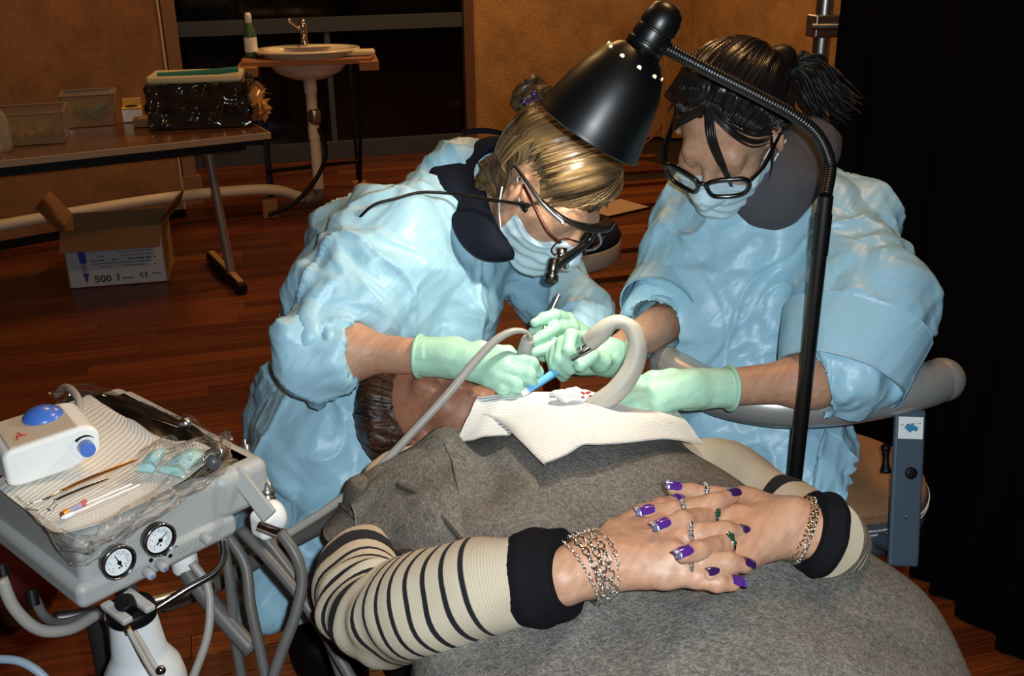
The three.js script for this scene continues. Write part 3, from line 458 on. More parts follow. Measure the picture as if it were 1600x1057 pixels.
{ // drain pipe along the floor to the wash stand
  const q = [P(-60, 364, 5.28), P(0, 353, 5.35), P(130, 330, 5.55), P(250, 311, 5.75), P(350, 300, 5.95), P(430, 297, 6.08), PH(480, 79, 0.94).addScaledVector(V(0.985, 0, -0.17).normalize(), -0.10).setY(0.075)];
  solo('waste_pipe', sweep(q, 0.031, { n: 18 }), M.pvc, 'long white plastic waste pipe running along the partition foot', 'pipe');
}
{ // wash stand with basin
  const h = 0.94, c = PH(480, 79, h), ax = V(0.985, 0, -0.17).normalize(), az = ax.clone().cross(UP); const at = (x, y, z) => c.clone().addScaledVector(ax, x).addScaledVector(az, z).setY(y);
  const t = thing('wash_stand', 'black trestle wash stand carrying a wooden board', 'stand', at(0, 0, 0));
  part('board', [boxAx(at(0, h - 0.045, 0), ax, UP, az, 0.72, 0.03, 0.42)], M.wood, t);
  part('batten', boxAx(at(-0.33, h - 0.075, 0.06), ax, UP, az, 0.11, 0.05, 0.5), M.wood, t); part('batten', boxAx(at(0.34, h - 0.07, 0.02), ax, UP, az, 0.11, 0.05, 0.46), M.wood, t);
  const LT = [], f1 = PH(424, 333, 0.02), f2 = PH(563, 306, 0.02);
  for (const [f, sx] of [[f1, -0.28], [f2, 0.30]]) { const l = part('leg', boxAx(f.clone().add(at(sx, h - 0.1, 0)).multiplyScalar(0.5).setY((h - 0.1) / 2 + 0.03), ax, frameFrom(f, at(sx, h - 0.1, 0.0)).y, az, 0.022, h - 0.1, 0.022), M.black, t); part('foot_block', boxAx(f.clone().setY(0.055), ax, UP, az, 0.09, 0.11, 0.10, 0.006), M.wood, l, 'wooden foot block'); const bk = f.clone().addScaledVector(az, -0.3); part('leg', boxAx(bk.clone().setY(h / 2 - 0.03), ax, UP, az, 0.022, h - 0.06, 0.022), M.black, t); }
  part('rail', rod(f1.clone().setY(0.27), f2.clone().setY(0.24), 0.012), M.black, t);
  const b = thing('wash_basin', 'oval cream porcelain wash basin set in the wooden board', 'basin', at(0, h - 0.03, 0));
  const bowl = new THREE.LatheGeometry([[0.02, -0.155], [0.10, -0.15], [0.19, -0.11], [0.245, -0.04], [0.26, 0.0], [0.30, 0.006], [0.305, 0.014], [0.30, 0.022], [0.25, 0.02], [0.235, 0.0], [0.18, -0.085], [0.1, -0.125], [0.0, -0.13]].map(([r, y]) => new THREE.Vector2(Math.max(r, 1e-4), y)), 48); bowl.scale(1, 1, 0.74); bowl.applyMatrix4(basis(ax, UP, az, at(0, h - 0.008, 0))); part('bowl', bowl, M.porcelain, b);
  const ft = at(-0.015, h + 0.014, -0.155);
  part('tap_deck', ellipsoid(at(0, h + 0.006, -0.17), ax, UP, az, 0.16, 0.012, 0.05), M.porcelain, b);
  const fz = thing('mixer_tap', 'chrome lever mixer tap standing on the basin', 'tap', ft);
  part('tap_body', lathe(ft, UP, [[0, 0], [0.030, 0], [0.030, 0.008], [0.022, 0.02], [0.022, 0.10], [0.024, 0.12], [0.018, 0.128], [0, 0.13]]), M.chrome, fz);
  part('spout', sweep([ft.clone().setY(h + 0.07), ft.clone().setY(h + 0.085).addScaledVector(az, 0.06), ft.clone().setY(h + 0.075).addScaledVector(az, 0.12), ft.clone().setY(h + 0.055).addScaledVector(az, 0.125)], 0.012), M.chrome, fz);
  part('lever', [rod(ft.clone().setY(h + 0.10).addScaledVector(ax, -0.01), ft.clone().setY(h + 0.155).addScaledVector(ax, -0.075), 0.009, 0.012), ball(ft.clone().setY(h + 0.157).addScaledVector(ax, -0.077), 0.014), ball(ft.clone().setY(h + 0.145), 0.019)], M.chrome, fz);
  const dr = thing('drain_trap', 'white plastic drain pipe under the basin with black hose', 'pipe', at(0, 0.07, 0));
  part('downpipe', rod(at(0, h - 0.16, 0), at(0, 0.11, 0), 0.032), M.pvc, dr); part('collar', rod(at(0, h - 0.16, 0), at(0, h - 0.24, 0), 0.038), M.pvc, dr); part('collar', rod(at(0, 0.5, 0), at(0, 0.43, 0), 0.035), M.pvc, dr);
  part('bottle_trap', lathe(at(0.01, 0.52, 0.01), UP, [[0, 0], [0.03, 0], [0.038, 0.02], [0.038, 0.07], [0.028, 0.09], [0, 0.09]]), M.steel, dr, 'metal coupling'); part('elbow', sweep([at(0, 0.13, 0), at(0, 0.09, 0), at(-0.03, 0.07, 0), at(-0.09, 0.07, 0)], 0.034), std({ color: 0x6a655c, roughness: 0.6 }), dr);
  part('black_hose', sweep([at(0.03, 0.5, 0.03), at(0.06, 0.36, 0.05), at(0.0, 0.22, 0.08), at(-0.15, 0.08, 0.14), at(-0.3, 0.03, 0.2)], 0.013), M.black, dr, 'black hose');
  const bt = at(-0.315, h - 0.029, -0.02), bb = thing('soap_bottle', 'green and white squeeze bottle standing beside the basin', 'bottle', bt);
  part('bottle_body', lathe(bt, UP, [[0, 0], [0.034, 0.001], [0.036, 0.01], [0.036, 0.12], [0.028, 0.16], [0.018, 0.185], [0.016, 0.2], [0, 0.2]]), phy({ color: new THREE.Color(0.05, 0.14, 0.06), roughness: 0.3 }), bb); part('bottle_label', lathe(bt.clone().add(V(0, 0.03, 0)), UP, [[0.0362, 0], [0.037, 0.001], [0.037, 0.08], [0.0362, 0.081]]), M.white, bb, 'white label'); part('cap', lathe(bt.clone().add(V(0, 0.19, 0)), UP, [[0, 0], [0.019, 0], [0.019, 0.04], [0.012, 0.055], [0, 0.055]]), M.white, bb);
  solo('folded_cloth', uvPlan(move(boxAx(at(0.30, h - 0.012, 0.07), ax, UP, az, 0.17, 0.03, 0.10, 0.012).toNonIndexed(), (x, y, z) => 0.003 * n3(x * 50, y * 50, z * 50))), std({ color: 0xcfc6a4, roughness: 0.9 }), 'small cream folded cloth on the wash stand board', 'cloth');
}
{ // clipboard on the floor, stool behind
  const c = PH(960, 325, 0.008), ax = V(0.8, 0, -0.6).normalize(), az = ax.clone().cross(UP), t = thing('clipboard', 'tan clipboard with black edge lying on the floor', 'clipboard', V(c.x, 0, c.z));
  part('backing', boxAx(V(c.x, 0.006, c.z), ax, UP, az, 0.36, 0.008, 0.27), M.black, t); part('paper', boxAx(V(c.x, 0.0115, c.z), ax, UP, az, 0.33, 0.002, 0.25, 0.0005), std({ color: new THREE.Color(0.45, 0.33, 0.22), roughness: 0.8 }), t); part('clip', boxAx(V(c.x, 0.018, c.z).addScaledVector(az, -0.115), ax, UP, az, 0.12, 0.014, 0.03), M.black, t);
  const s = P(862, 366, 3.1), h = s.y, t2 = thing('round_stool', 'round stool with dark seat and beige rim behind dentist', 'stool', V(s.x, 0, s.z)), R = 0.21;
  part('seat_top', lathe(V(s.x, h - 0.01, s.z), UP, [[0, 0], [R - 0.004, 0], [R, 0.012], [R - 0.012, 0.035], [R - 0.05, 0.048], [0, 0.052]], 48), M.navy, t2); part('seat_rim', lathe(V(s.x, h - 0.075, s.z), UP, [[0, 0], [R - 0.02, 0], [R, 0.015], [R, 0.06], [R - 0.006, 0.066], [0, 0.066]], 48), std({ color: new THREE.Color(0.40, 0.33, 0.26), roughness: 0.6 }), t2, 'beige rim');
  part('column', rod(V(s.x, 0.1, s.z), V(s.x, h - 0.07, s.z), 0.028), M.steel, t2);
  for (let i = 0; i < 5; i++) { const a = i * 1.2566 + 0.3, e = V(s.x + 0.26 * Math.cos(a), 0.055, s.z + 0.26 * Math.sin(a)); const l = part('leg', rod(V(s.x, 0.11, s.z), e, 0.02, 0.014), M.black, t2); part('castor', rod(e.clone().add(V(-0.01, -0.028, 0)), e.clone().add(V(0.01, -0.028, 0)), 0.026), M.black, l); }
}
// ---------------------------------------------------------------- people: shared head, hair, hands
// head axes: x = the person's left, y = up, z = facing
function headField(f, m, neckTo, s = 1, ears = true) {
  const q = (x, y, z) => V(x * s, y * s, z * s).applyMatrix4(m), X = V(0, 0, 0), Y = V(0, 0, 0), Z = V(0, 0, 0); m.extractBasis(X, Y, Z); const ax = [X, Y, Z];
  const el = (c, r, k, sub = 0) => f.ell(q(...c), V(r[0] * s, r[1] * s, r[2] * s), ax, k * s, sub);
  f.cone(neckTo, q(0, -0.05, -0.025), 0.056, 0.05 * s, 0.03);
  el([0, 0.035, -0.012], [0.073, 0.086, 0.092], 0.03); el([0, -0.028, 0.03], [0.056, 0.074, 0.06], 0.03);
  f.cone(q(-0.035, -0.062, 0.005), q(0, -0.092, 0.062), 0.026 * s, 0.021 * s, 0.03); f.cone(q(0.035, -0.062, 0.005), q(0, -0.092, 0.062), 0.026 * s, 0.021 * s, 0.03);
  for (const d of [-1, 1]) { el([d * 0.036, -0.022, 0.056], [0.026, 0.024, 0.026], 0.02); el([d * 0.031, 0.006, 0.098], [0.02, 0.013, 0.016], 0.014, 1); el([d * 0.031, 0.004, 0.073], [0.0135, 0.0125, 0.0125], 0.003); }
  f.cone(q(-0.034, 0.024, 0.074), q(0.034, 0.024, 0.074), 0.014 * s, 0.014 * s, 0.018);
  f.cone(q(0, 0.014, 0.086), q(0, -0.028, 0.106), 0.008 * s, 0.012 * s, 0.012); for (const d of [-1, 1]) el([d * 0.011, -0.033, 0.096], [0.009, 0.008, 0.010], 0.006);
  f.cone(q(-0.019, -0.055, 0.084), q(0.019, -0.055, 0.084), 0.006 * s, 0.006 * s, 0.006); f.cone(q(-0.015, -0.066, 0.082), q(0.015, -0.066, 0.082), 0.007 * s, 0.007 * s, 0.006);
  if (ears) for (const d of [-1, 1]) { const e = q(d * 0.079, -0.002, -0.006); const a = [V(d * 0.85, 0, -0.5), V(0.1 * d, 1, -0.12)].map((v) => v.transformDirection(m)); const n = a[0], up = a[1].clone().addScaledVector(n, -a[1].dot(n)).normalize(), si = up.clone().cross(n); f.ell(e, V(0.008 * s, 0.032 * s, 0.019 * s), [n, up, si], 0.006); f.ell(e.clone().addScaledVector(n, 0.009 * s), V(0.007 * s, 0.021 * s, 0.011 * s), [n, up, si], 0.004, 1); f.cone(e.clone().addScaledVector(n, -0.012), e.clone(), 0.014 * s, 0.008 * s, 0.008); }
  return q;
}
const headBasis = (fwd, up, o) => { const z = fwd.clone().normalize(), y = up.clone().addScaledVector(z, -up.dot(z)).normalize(), x = y.clone().cross(z); return basis(x, y, z, o); };
const localize = (m) => { const inv = m.clone().invert(), v = V(0, 0, 0); return (x, y, z) => v.set(x, y, z).applyMatrix4(inv); };
const headBox = (m, r = 0.155) => { const b = new THREE.Box3(), c = V(0, 0, 0).setFromMatrixPosition(m); b.min.copy(c).addScalar(-r); b.max.copy(c).addScalar(r); return b; };
// close-fitting layers cut from the head's own shape grown by g
function layer(f, m, grow, keep, cell = 0.0035, bb, taper = 0) { const L = localize(m); return uvPlan(net((x, y, z) => { const d = f.at(x, y, z), p = L(x, y, z), k = keep(p) + (taper ? 0.006 * n3(p.x * 90, p.y * 40, p.z * 40) : 0); return Math.max(d - (taper ? grow(p) * (0.04 + 0.96 * sstep(0, taper, -k)) : grow(p)), k); }, bb ?? headBox(m, 0.165), cell)); }
function maskGeo(f, m) { return layer(f, m, (p) => 0.009 + 0.007 * Math.exp(-(p.x * p.x) / 0.0009 - (p.y + 0.035) ** 2 / 0.002), (p) => Math.max(-0.112 - p.y, p.y - (-0.004 - 0.5 * Math.abs(p.x)), 0.018 - p.z, Math.abs(p.x) - 0.066), 0.003); }
// pale pleats are real folds of the mask
const pleat = (m) => { const L = localize(m); return (x, y, z) => { const p = L(x, y, z); return p.z > 0.02 ? 0.0016 * Math.sin((p.y + 0.6 * Math.abs(p.x)) * 260) + 0.0012 * n3(x * 60, y * 60, z * 60) : 0; }; };
function hairGrooves(g, m, pole, amp, freq) { const L = localize(m), A = pole.clone().normalize(), t = Math.abs(A.y) > 0.9 ? V(1, 0, 0) : V(0, 1, 0), B = t.clone().cross(A).normalize(), C = A.clone().cross(B);
  return move(g, (x, y, z) => { const p = L(x, y, z).clone(), r = p.length(), az = Math.atan2(p.dot(B), p.dot(C)), po = p.dot(A) / r; return amp * (n3(az * freq, po * 2.2, 1.3) * 0.6 + n3(az * freq * 3, po * 3, 7.7) * 0.5 + 0.5 * n3(az * freq * 0.4, po * 1.2, 3)); }); }
const hairMat = (c, r = 0.34) => phy({ color: new THREE.Color(...c), roughness: r, vertexColors: true, specularIntensity: 0.7 });
function strandColors(g, m, pole, ca, cb, freq) { const L = localize(m), A = pole.clone().normalize(), t = Math.abs(A.y) > 0.9 ? V(1, 0, 0) : V(0, 1, 0), B = t.clone().cross(A).normalize(), C = A.clone().cross(B); return paint(g, (x, y, z) => { const p = L(x, y, z).clone(), az = Math.atan2(p.dot(B), p.dot(C)), k = clamp(0.5 + 0.6 * n3(az * freq, p.dot(A) * 14, 2) + 0.35 * n3(az * freq * 3.3, p.dot(A) * 20, 5), 0, 1); return [0, 1, 2].map((i) => lerp(ca[i], cb[i], k)); }); }
// fine strands lying on the hair, combed from the hairline back to where it is tied
function combed(fh, m, pole, n, lift, keep, ca, cb, r0, th0 = 2.7, seedv = 1) {
  const A = pole.clone().normalize(), t0 = Math.abs(A.y) > 0.9 ? V(1, 0, 0) : V(0, 1, 0), B = t0.clone().cross(A).normalize(), C = A.clone().cross(B), c0 = V(0, 0.035, -0.012), out = [];
  for (let i = 0; i < n; i++) {
    const az = (i + h3(i, seedv, 1)) / n * 6.2832, e = h3(i, seedv, 3), w0 = 0.10 * (h3(i, seedv, 4) - 0.5), pts = []; let started = false;
    for (let k = 0; k <= 16; k++) {
      const th = lerp(th0, 0.22, k / 16), a = az + w0 * Math.sin(k * 0.5 + e * 6), d = A.clone().multiplyScalar(Math.cos(th)).addScaledVector(B, Math.sin(th) * Math.cos(a)).addScaledVector(C, Math.sin(th) * Math.sin(a));
      let r = 0.09; for (let j = 0; j < 12; j++) { const p = c0.clone().addScaledVector(d, r), w = p.clone().applyMatrix4(m); r += ((lift + 0.004 * e) * (pts.length < 2 ? 0.45 : 1) - fh.at(w.x, w.y, w.z)) * 0.85; r = clamp(r, 0.05, 0.15); }
      const p = c0.clone().addScaledVector(d, r); if (keep(p) > -0.001) { if (started) break; continue; } started = true; pts.push(p.applyMatrix4(m));
    }
    if (pts.length > 3) { const g = sweep(pts, [r0 * 0.3, r0, r0, r0 * 0.7], { n: 5, seg: 2, cap: false }), k = clamp(h3(i, seedv, 9) * 1.2 - 0.1, 0, 1); out.push(paint(g, () => [0, 1, 2].map((q) => lerp(ca[q], cb[q], k)))); }
  }
  return mergeAll(out);
}
// a strand of hair: tapering tube
const strand = (pts, r) => sweep(pts, [r * 0.8, r, r * 0.8, r * 0.25], { n: 7, seg: 6 });
// glove: palm, five fingers from read-off joints, cuff with rolled bead
function gloveGeo(wr, mcps, fingers, thumb, cuffTo, rw, rc, o = {}) {
  const f = new Field(), k = 0.012;
  mcps.forEach((p, i) => { f.cone(wr, p, rw * 0.82, o.rk ?? 0.0135, k); if (i) f.cone(mcps[i - 1], p, 0.010, 0.010, 0.006); });
  f.cone(wr, cuffTo, rw, rc, 0.012);
  fingers.forEach((c, i) => f.chain([mcps[Math.min(i, mcps.length - 1)], ...c], o.rf ?? [0.0118, 0.0112, 0.0105, 0.009], 0.0035));
  if (thumb) f.chain([wr.clone().lerp(thumb[0], 0.35), ...thumb], [0.016, 0.0155, 0.0135, 0.0115], 0.008);
  const ax = cuffTo.clone().sub(wr).normalize();
  f.cut(cuffTo.clone().addScaledVector(ax, -0.012), cuffTo.clone().addScaledVector(ax, 0.05), rc - 0.0055, rc - 0.005, 0.002);
  const e = cuffTo, g = net((x, y, z) => Math.max(f.at(x, y, z), (x - e.x) * ax.x + (y - e.y) * ax.y + (z - e.z) * ax.z), f.bounds(0.01), o.cell ?? 0.0026);
  move(g, (x, y, z) => 0.0016 * n3(x * 60, y * 60, z * 60) + 0.0036 * facet(x * 38, y * 38, z * 38) * sstep(0.075, 0.03, V(x, y, z).sub(wr).length()) - 0.0008);
  const fr = frameFrom(wr, cuffTo), ring = []; for (let i = 0; i < 18; i++) { const a = i / 18 * 6.2832; ring.push(cuffTo.clone().addScaledVector(ax, -0.001).addScaledVector(fr.x, Math.cos(a) * (rc + 0.0008)).addScaledVector(fr.z, Math.sin(a) * (rc + 0.0008))); }
  return { glove: uvPlan(g, 4), bead: sweep(ring, 0.0034, { closed: true, seg: 3, n: 8 }) };
}
const gownFolds = (amp, sx = 7, sy = 4.2, sz = 7) => (x, y, z) => { const X = x + 0.035 * n3(x * 9, y * 9, z * 9), Y = y + 0.035 * n3(x * 8 + 5, y * 8, z * 8), Z = z + 0.035 * n3(x * 9, y * 9 + 7, z * 9); const c1 = Math.abs(n3(X * 8 + 3, Y * 5, Z * 8)), c2 = Math.abs(n3(X * 13 + Y * 6, Y * 9 - X * 5, Z * 13 + 2)); return amp * (1.05 * tet(X * sx + Y * 2, Y * sy - X * 1.5, Z * sz + X) + 0.42 * tet(X * 15 + Y * 5, Y * 10 - Z * 4, Z * 15) + 0.22 * tet(X * 31 + 3, Y * 24 + X * 9, Z * 31) + 0.15 * Math.exp(-c1 * 13) + 0.08 * Math.exp(-c2 * 10) - 0.03); };

// ================================================================ the dentist (bending over, left)
{
  const hip = P(545, 745, 1.92), chest = P(655, 430, 1.86), shC = P(715, 345, 1.84), neckB = P(762, 318, 1.80), ho = P(856, 300, 1.70);
  const hm = headBasis(CD(0.46, -0.84, 0.30), CD(0.56, 0.56, 0.60), ho);
  const rs = P(612, 362, 1.72), re = P(482, 545, 1.62), rwz = P(712, 562, 1.545);
  const ls = P(822, 372, 1.98), le = P(905, 520, 1.90), lw = P(915, 540, 1.70);
  const base = V(hip.x, 0, hip.z), t = thing('person', 'person in pale blue gown and magnifying headset bending over the patient', 'person', base);
  const kneeR = V(hip.x - 0.02, 0.42, hip.z + 0.20), kneeL = V(hip.x + 0.2, 0.42, hip.z + 0.10), ankR = V(hip.x - 0.03, 0.07, hip.z + 0.13), ankL = V(hip.x + 0.2, 0.07, hip.z + 0.0);
  // body: one surface
  const f = new Field(); f.cone(hip, chest, 0.12, 0.115, 0.05).cone(chest, shC, 0.115, 0.07, 0.05).cone(shC, neckB, 0.07, 0.06, 0.04);
  f.cone(shC, rs, 0.06, 0.05, 0.04).cone(rs, re, 0.045, 0.037, 0.02).cone(re, rwz, 0.037, 0.0235, 0.015).cone(rwz, P(755, 570, 1.52), 0.02, 0.016, 0.01);
  f.cone(shC, ls, 0.06, 0.05, 0.04).cone(ls, le, 0.045, 0.036, 0.02).cone(le, lw, 0.036, 0.023, 0.015).cone(lw, P(893, 515, 1.66), 0.019, 0.014, 0.01);
  f.cone(hip, kneeR, 0.085, 0.05, 0.05).cone(kneeR, ankR, 0.048, 0.033, 0.02).cone(ankR, ankR.clone().add(V(0.10, -0.03, 0.10)), 0.03, 0.022, 0.02);
  f.cone(hip, kneeL, 0.085, 0.05, 0.05).cone(kneeL, ankL, 0.048, 0.033, 0.02).cone(ankL, ankL.clone().add(V(0.12, -0.03, 0.08)), 0.03, 0.022, 0.02);
  f.cone(neckB, ho.clone().lerp(neckB, 0.35), 0.05, 0.048, 0.02);
  const fh = new Field(); headField(fh, hm, neckB.clone().lerp(ho, 0.2));
  const fa = new Field(); fa.cone(re, rwz, 0.038, 0.024, 0.015).ell(re.clone().lerp(rwz, 0.28), V(0.041, 0.05, 0.041), null, 0.03);
  const skinG = mergeAll([body(f, 0.011), body(fh, 0.0032, headBox(hm)), body(fa, 0.006)]); uvPlan(skinG, 1);
  part('body', skinG, M.skin, t);
  // trousers and shoes
  const ft = new Field(); ft.cone(hip, kneeR, 0.10, 0.068, 0.03).cone(kneeR, ankR, 0.066, 0.055, 0.03).cone(hip, kneeL, 0.10, 0.068, 0.03).cone(kneeL, ankL, 0.066, 0.055, 0.03); part('trousers', body(ft, 0.011), M.black, t, 'black trousers');
  for (const a of [ankR, ankL]) { const s = new Field(); s.cone(a.clone().setY(0.045), a.clone().setY(0.045).add(V(0.12, -0.005, 0.10)), 0.043, 0.038, 0.02); part('shoe', net((x, y, z) => Math.max(s.at(x, y, z), 0.003 - y), s.bounds(), 0.006), M.black, t, 'black shoe'); }
  // gown
  const g = new Field(), fw = CD(0.35, -0.1, 0.9);
  g.cone(P(545, 700, 1.90), P(645, 450, 1.85), 0.185, 0.165, 0.06).cone(P(645, 450, 1.85), shC, 0.165, 0.105, 0.06).cone(shC, P(742, 318, 1.82), 0.105, 0.075, 0.04);
  g.cone(shC, P(628, 358, 1.75), 0.09, 0.085, 0.05).cone(P(628, 358, 1.75), P(520, 500, 1.66), 0.088, 0.082, 0.04).cone(P(520, 500, 1.66), P(496, 552, 1.615), 0.078, 0.073, 0.03).cone(P(496, 552, 1.615), P(528, 548, 1.60), 0.066, 0.058, 0.02);
  g.cone(shC, ls, 0.09, 0.085, 0.05).cone(ls, P(900, 500, 1.90), 0.083, 0.072, 0.04).cone(P(900, 500, 1.90), P(910, 535, 1.80), 0.066, 0.055, 0.03);
  g.cone(P(560, 390, 1.92), P(500, 470, 1.86), 0.075, 0.075, 0.05);
  const hemC = P(500, 985, 1.80);
  g.cone(P(545, 700, 1.90), P(525, 830, 1.90), 0.185, 0.18, 0.06).cone(P(525, 830, 1.90), P(505, 1000, 1.86), 0.18, 0.165, 0.05);
  g.cut(P(530, 548, 1.60), P(590, 552, 1.585), 0.046, 0.05, 0.006); g.cut(P(505, 940, 1.87), P(500, 1110, 1.86), 0.15, 0.16, 0.01);
  const hemN = P(505, 1000, 1.86).sub(P(525, 830, 1.90)).normalize(), hemP = P(495, 975, 1.70);
  const gg = net((x, y, z) => Math.max(g.at(x, y, z), ((x - hemP.x) * hemN.x + (y - hemP.y) * hemN.y + (z - hemP.z) * hemN.z) - 0.02 * n3(x * 9, 1, z * 9)), g.bounds(0.05), 0.005);
  part('gown', uvPlan(move(gg, gownFolds(0.06)), 1), M.gown, t, 'pale blue crinkled plastic gown');
  // rolled sleeve bands
  const roll = (c, ax, r, n, w) => { const fr = frameFrom(c, c.clone().add(ax)), p = []; for (let i = 0; i < 16; i++) { const a = i / 16 * 6.2832, q = r * (1 + 0.12 * n3(i * 0.9, r * 9, 2)); p.push(c.clone().addScaledVector(fr.x, Math.cos(a) * q).addScaledVector(fr.z, Math.sin(a) * q).addScaledVector(fr.y, 0.01 * n3(i, 4, 4))); } return uvPlan(move(sweep(p, w, { closed: true, seg: 6, n: 12 }), gownFolds(0.03, 24, 24, 24)), 1); };
  part('rolled_cuff', [roll(P(527, 548, 1.60), P(600, 553, 1.58).sub(P(520, 547, 1.60)).normalize(), 0.054, 0, 0.017), roll(P(508, 546, 1.612), P(600, 553, 1.58).sub(P(520, 547, 1.60)).normalize(), 0.064, 0, 0.022)], M.gown, t);
  // collar of a dark shirt standing at the neck
  const cr0 = [[722, 262, 1.84], [703, 318, 1.755], [716, 372, 1.70], [752, 404, 1.685], [795, 404, 1.70], [815, 395, 1.76]].map((a) => P(...a)), cr1 = [[742, 235, 1.83], [738, 300, 1.735], [752, 350, 1.685], [772, 384, 1.672], [797, 396, 1.69], [812, 388, 1.75]].map((a) => P(...a)), cr2 = [[790, 222, 1.84], [758, 262, 1.78], [764, 318, 1.705], [776, 352, 1.685], [790, 375, 1.69], [806, 378, 1.74]].map((a) => P(...a));
  part('shirt_collar', sheet([cr2, cr1, cr0], 40, 14, 0.004, (p) => p.addScaledVector(CF, 0.004 * n3(p.x * 25, p.y * 25, p.z * 25))), M.navy, t, 'dark navy shirt collar');
  const fc = new Field(); fc.cone(P(735, 315, 1.83), P(775, 275, 1.82), 0.098, 0.07, 0.03).cut(P(770, 300, 1.80), P(835, 262, 1.74), 0.056, 0.075, 0.01); part('shirt', body(fc, 0.006), M.navy, t);
  // hair: pulled back to a bun
  const pole = V(0.07, 0.085, 0.028), keep = (p) => { const n = -(0.70 * (p.y + 0.004) - 0.72 * (p.z - 0.022)); const ear = 0.034 - Math.hypot(p.y * 0.85 - 0.002, p.z + 0.004); return Math.max(n, Math.abs(p.x) > 0.055 ? ear : -1, -0.11 - p.y + 0.3 * (-p.z - 0.05)); };
  let hg = layer(fh, hm, (p) => 0.014 + 0.010 * sstep(0.02, 0.09, p.y) + 0.006 * sstep(0, -0.08, p.z), keep, 0.0028, headBox(hm, 0.16), 0.05);
  hg = strandColors(hairGrooves(hg, hm, pole, 0.0034, 14), hm, pole, [0.035, 0.02, 0.010], [0.19, 0.12, 0.052], 14);
  const wig = part('hair', hg, hairMat([1, 1, 1]), t, 'brown hair with blonde streaks pulled back'); { const m = part('hair_strands', combed(fh, hm, pole, 620, 0.021, keep, [0.04, 0.022, 0.010], [0.26, 0.17, 0.075], 0.0009, 2.9, 1), hairMat([1, 1, 1], 0.3), wig); m.userData.kind = 'stuff'; }
  const q = (x, y, z) => V(x, y, z).applyMatrix4(hm), bunParts = []; for (let i = 0; i < 9; i++) { const pts = []; const tilt = rr(-0.6, 0.6), ph = rr(0, 6); for (let k = 0; k < 8; k++) { const a = k / 8 * 5.6 + ph; pts.push(q(0.024 * Math.cos(a), 0.068 + 0.024 * Math.sin(a) + tilt * 0.02 * Math.cos(a), -0.135 - 0.012 * i / 5 + tilt * 0.015 * Math.sin(a))); } bunParts.push(sweep(pts, 0.0095, { n: 8, seg: 4 })); }
  part('hair_bun', paint(mergeAll(bunParts), (x, y, z) => { const k = clamp(0.4 + 0.6 * n3(x * 180, y * 180, z * 180), 0, 1); return [lerp(0.03, 0.12, k), lerp(0.018, 0.07, k), lerp(0.009, 0.03, k)]; }), hairMat([1, 1, 1]), wig);
  const cl = q(-0.028, 0.085, -0.118); part('hair_clip', [boxAx(cl, CD(1, 0.25, 0), CD(-0.25, 1, 0), CD(0, 0, 1), 0.030, 0.009, 0.010), ball(cl.clone().addScaledVector(CR, -0.016), 0.006), ball(cl.clone().addScaledVector(CU, 0.012), 0.006)], phy({ color: 0x5a4a78, roughness: 0.2, metalness: 0.6 }), wig, 'violet hair clip');
  part('gown_tie', [sheet([[P(724, 203, 1.90), P(760, 200, 1.86), P(795, 208, 1.82)], [P(724, 211, 1.90), P(760, 209, 1.86), P(795, 215, 1.82)]], 12, 3, 0.003), sheet([[P(720, 215, 1.92), P(755, 222, 1.87), P(792, 214, 1.82)], [P(720, 221, 1.92), P(755, 229, 1.87), P(792, 219, 1.82)]], 12, 3, 0.003)], M.navy, t, 'black headset strap ends');
  // mask
  part('face_mask', move(maskGeo(fh, hm), pleat(hm)), M.mask, t, 'pale blue pleated face mask');
  part('mask_strap', sweep([q(-0.066, -0.018, 0.028), q(-0.078, 0.0, 0.008), q(-0.086, 0.022, -0.012)], 0.0014, { n: 6 }), M.maskWhite, t, 'white ear loop'); part('mask_strap', sweep([q(-0.066, -0.075, 0.022), q(-0.078, -0.045, -0.004), q(-0.088, -0.012, -0.02)], 0.0014, { n: 6 }), M.maskWhite, t);
  // headset: spectacle frame, brow bar, lamp arm and loupe
  const gl = part('spectacle_frame', [sweep([q(-0.082, 0.022, -0.01), q(-0.083, 0.02, 0.04), q(-0.074, 0.012, 0.09), q(-0.055, 0.008, 0.108)], 0.0026, { n: 8 }), sweep([q(-0.055, 0.016, 0.106), q(-0.056, -0.012, 0.106), q(-0.035, -0.024, 0.112), q(-0.012, -0.014, 0.116), q(-0.008, 0.012, 0.116), q(-0.03, 0.018, 0.113)], 0.0015, { n: 6, closed: true }), sweep([q(0.055, 0.016, 0.106), q(0.056, -0.012, 0.106), q(0.035, -0.024, 0.112), q(0.012, -0.014, 0.116), q(0.008, 0.012, 0.116), q(0.03, 0.018, 0.113)], 0.0015, { n: 6, closed: true }), sweep([q(-0.008, 0.006, 0.116), q(0, 0.009, 0.119), q(0.008, 0.006, 0.116)], 0.002, { n: 6 })], std({ color: 0x4a1f1a, roughness: 0.35, metalness: 0.5 }), t, 'thin red-brown spectacle frame');
  part('temple_band', sweep([q(-0.088, 0.03, -0.03), q(-0.087, 0.034, 0.01), q(-0.083, 0.036, 0.05), q(-0.068, 0.042, 0.095)], 0.004, { n: 8, flat: 0.5 }), M.silver, gl, 'silver patterned temple arm');
  part('cable_clip', [boxAx(q(-0.090, 0.006, 0.034), V(1, 0, 0).transformDirection(hm), V(0, 1, 0).transformDirection(hm), V(0, 0, 1).transformDirection(hm), 0.007, 0.009, 0.020), rod(q(-0.096, 0.012, 0.036), q(-0.086, 0.012, 0.036), 0.0045)], M.black, gl);
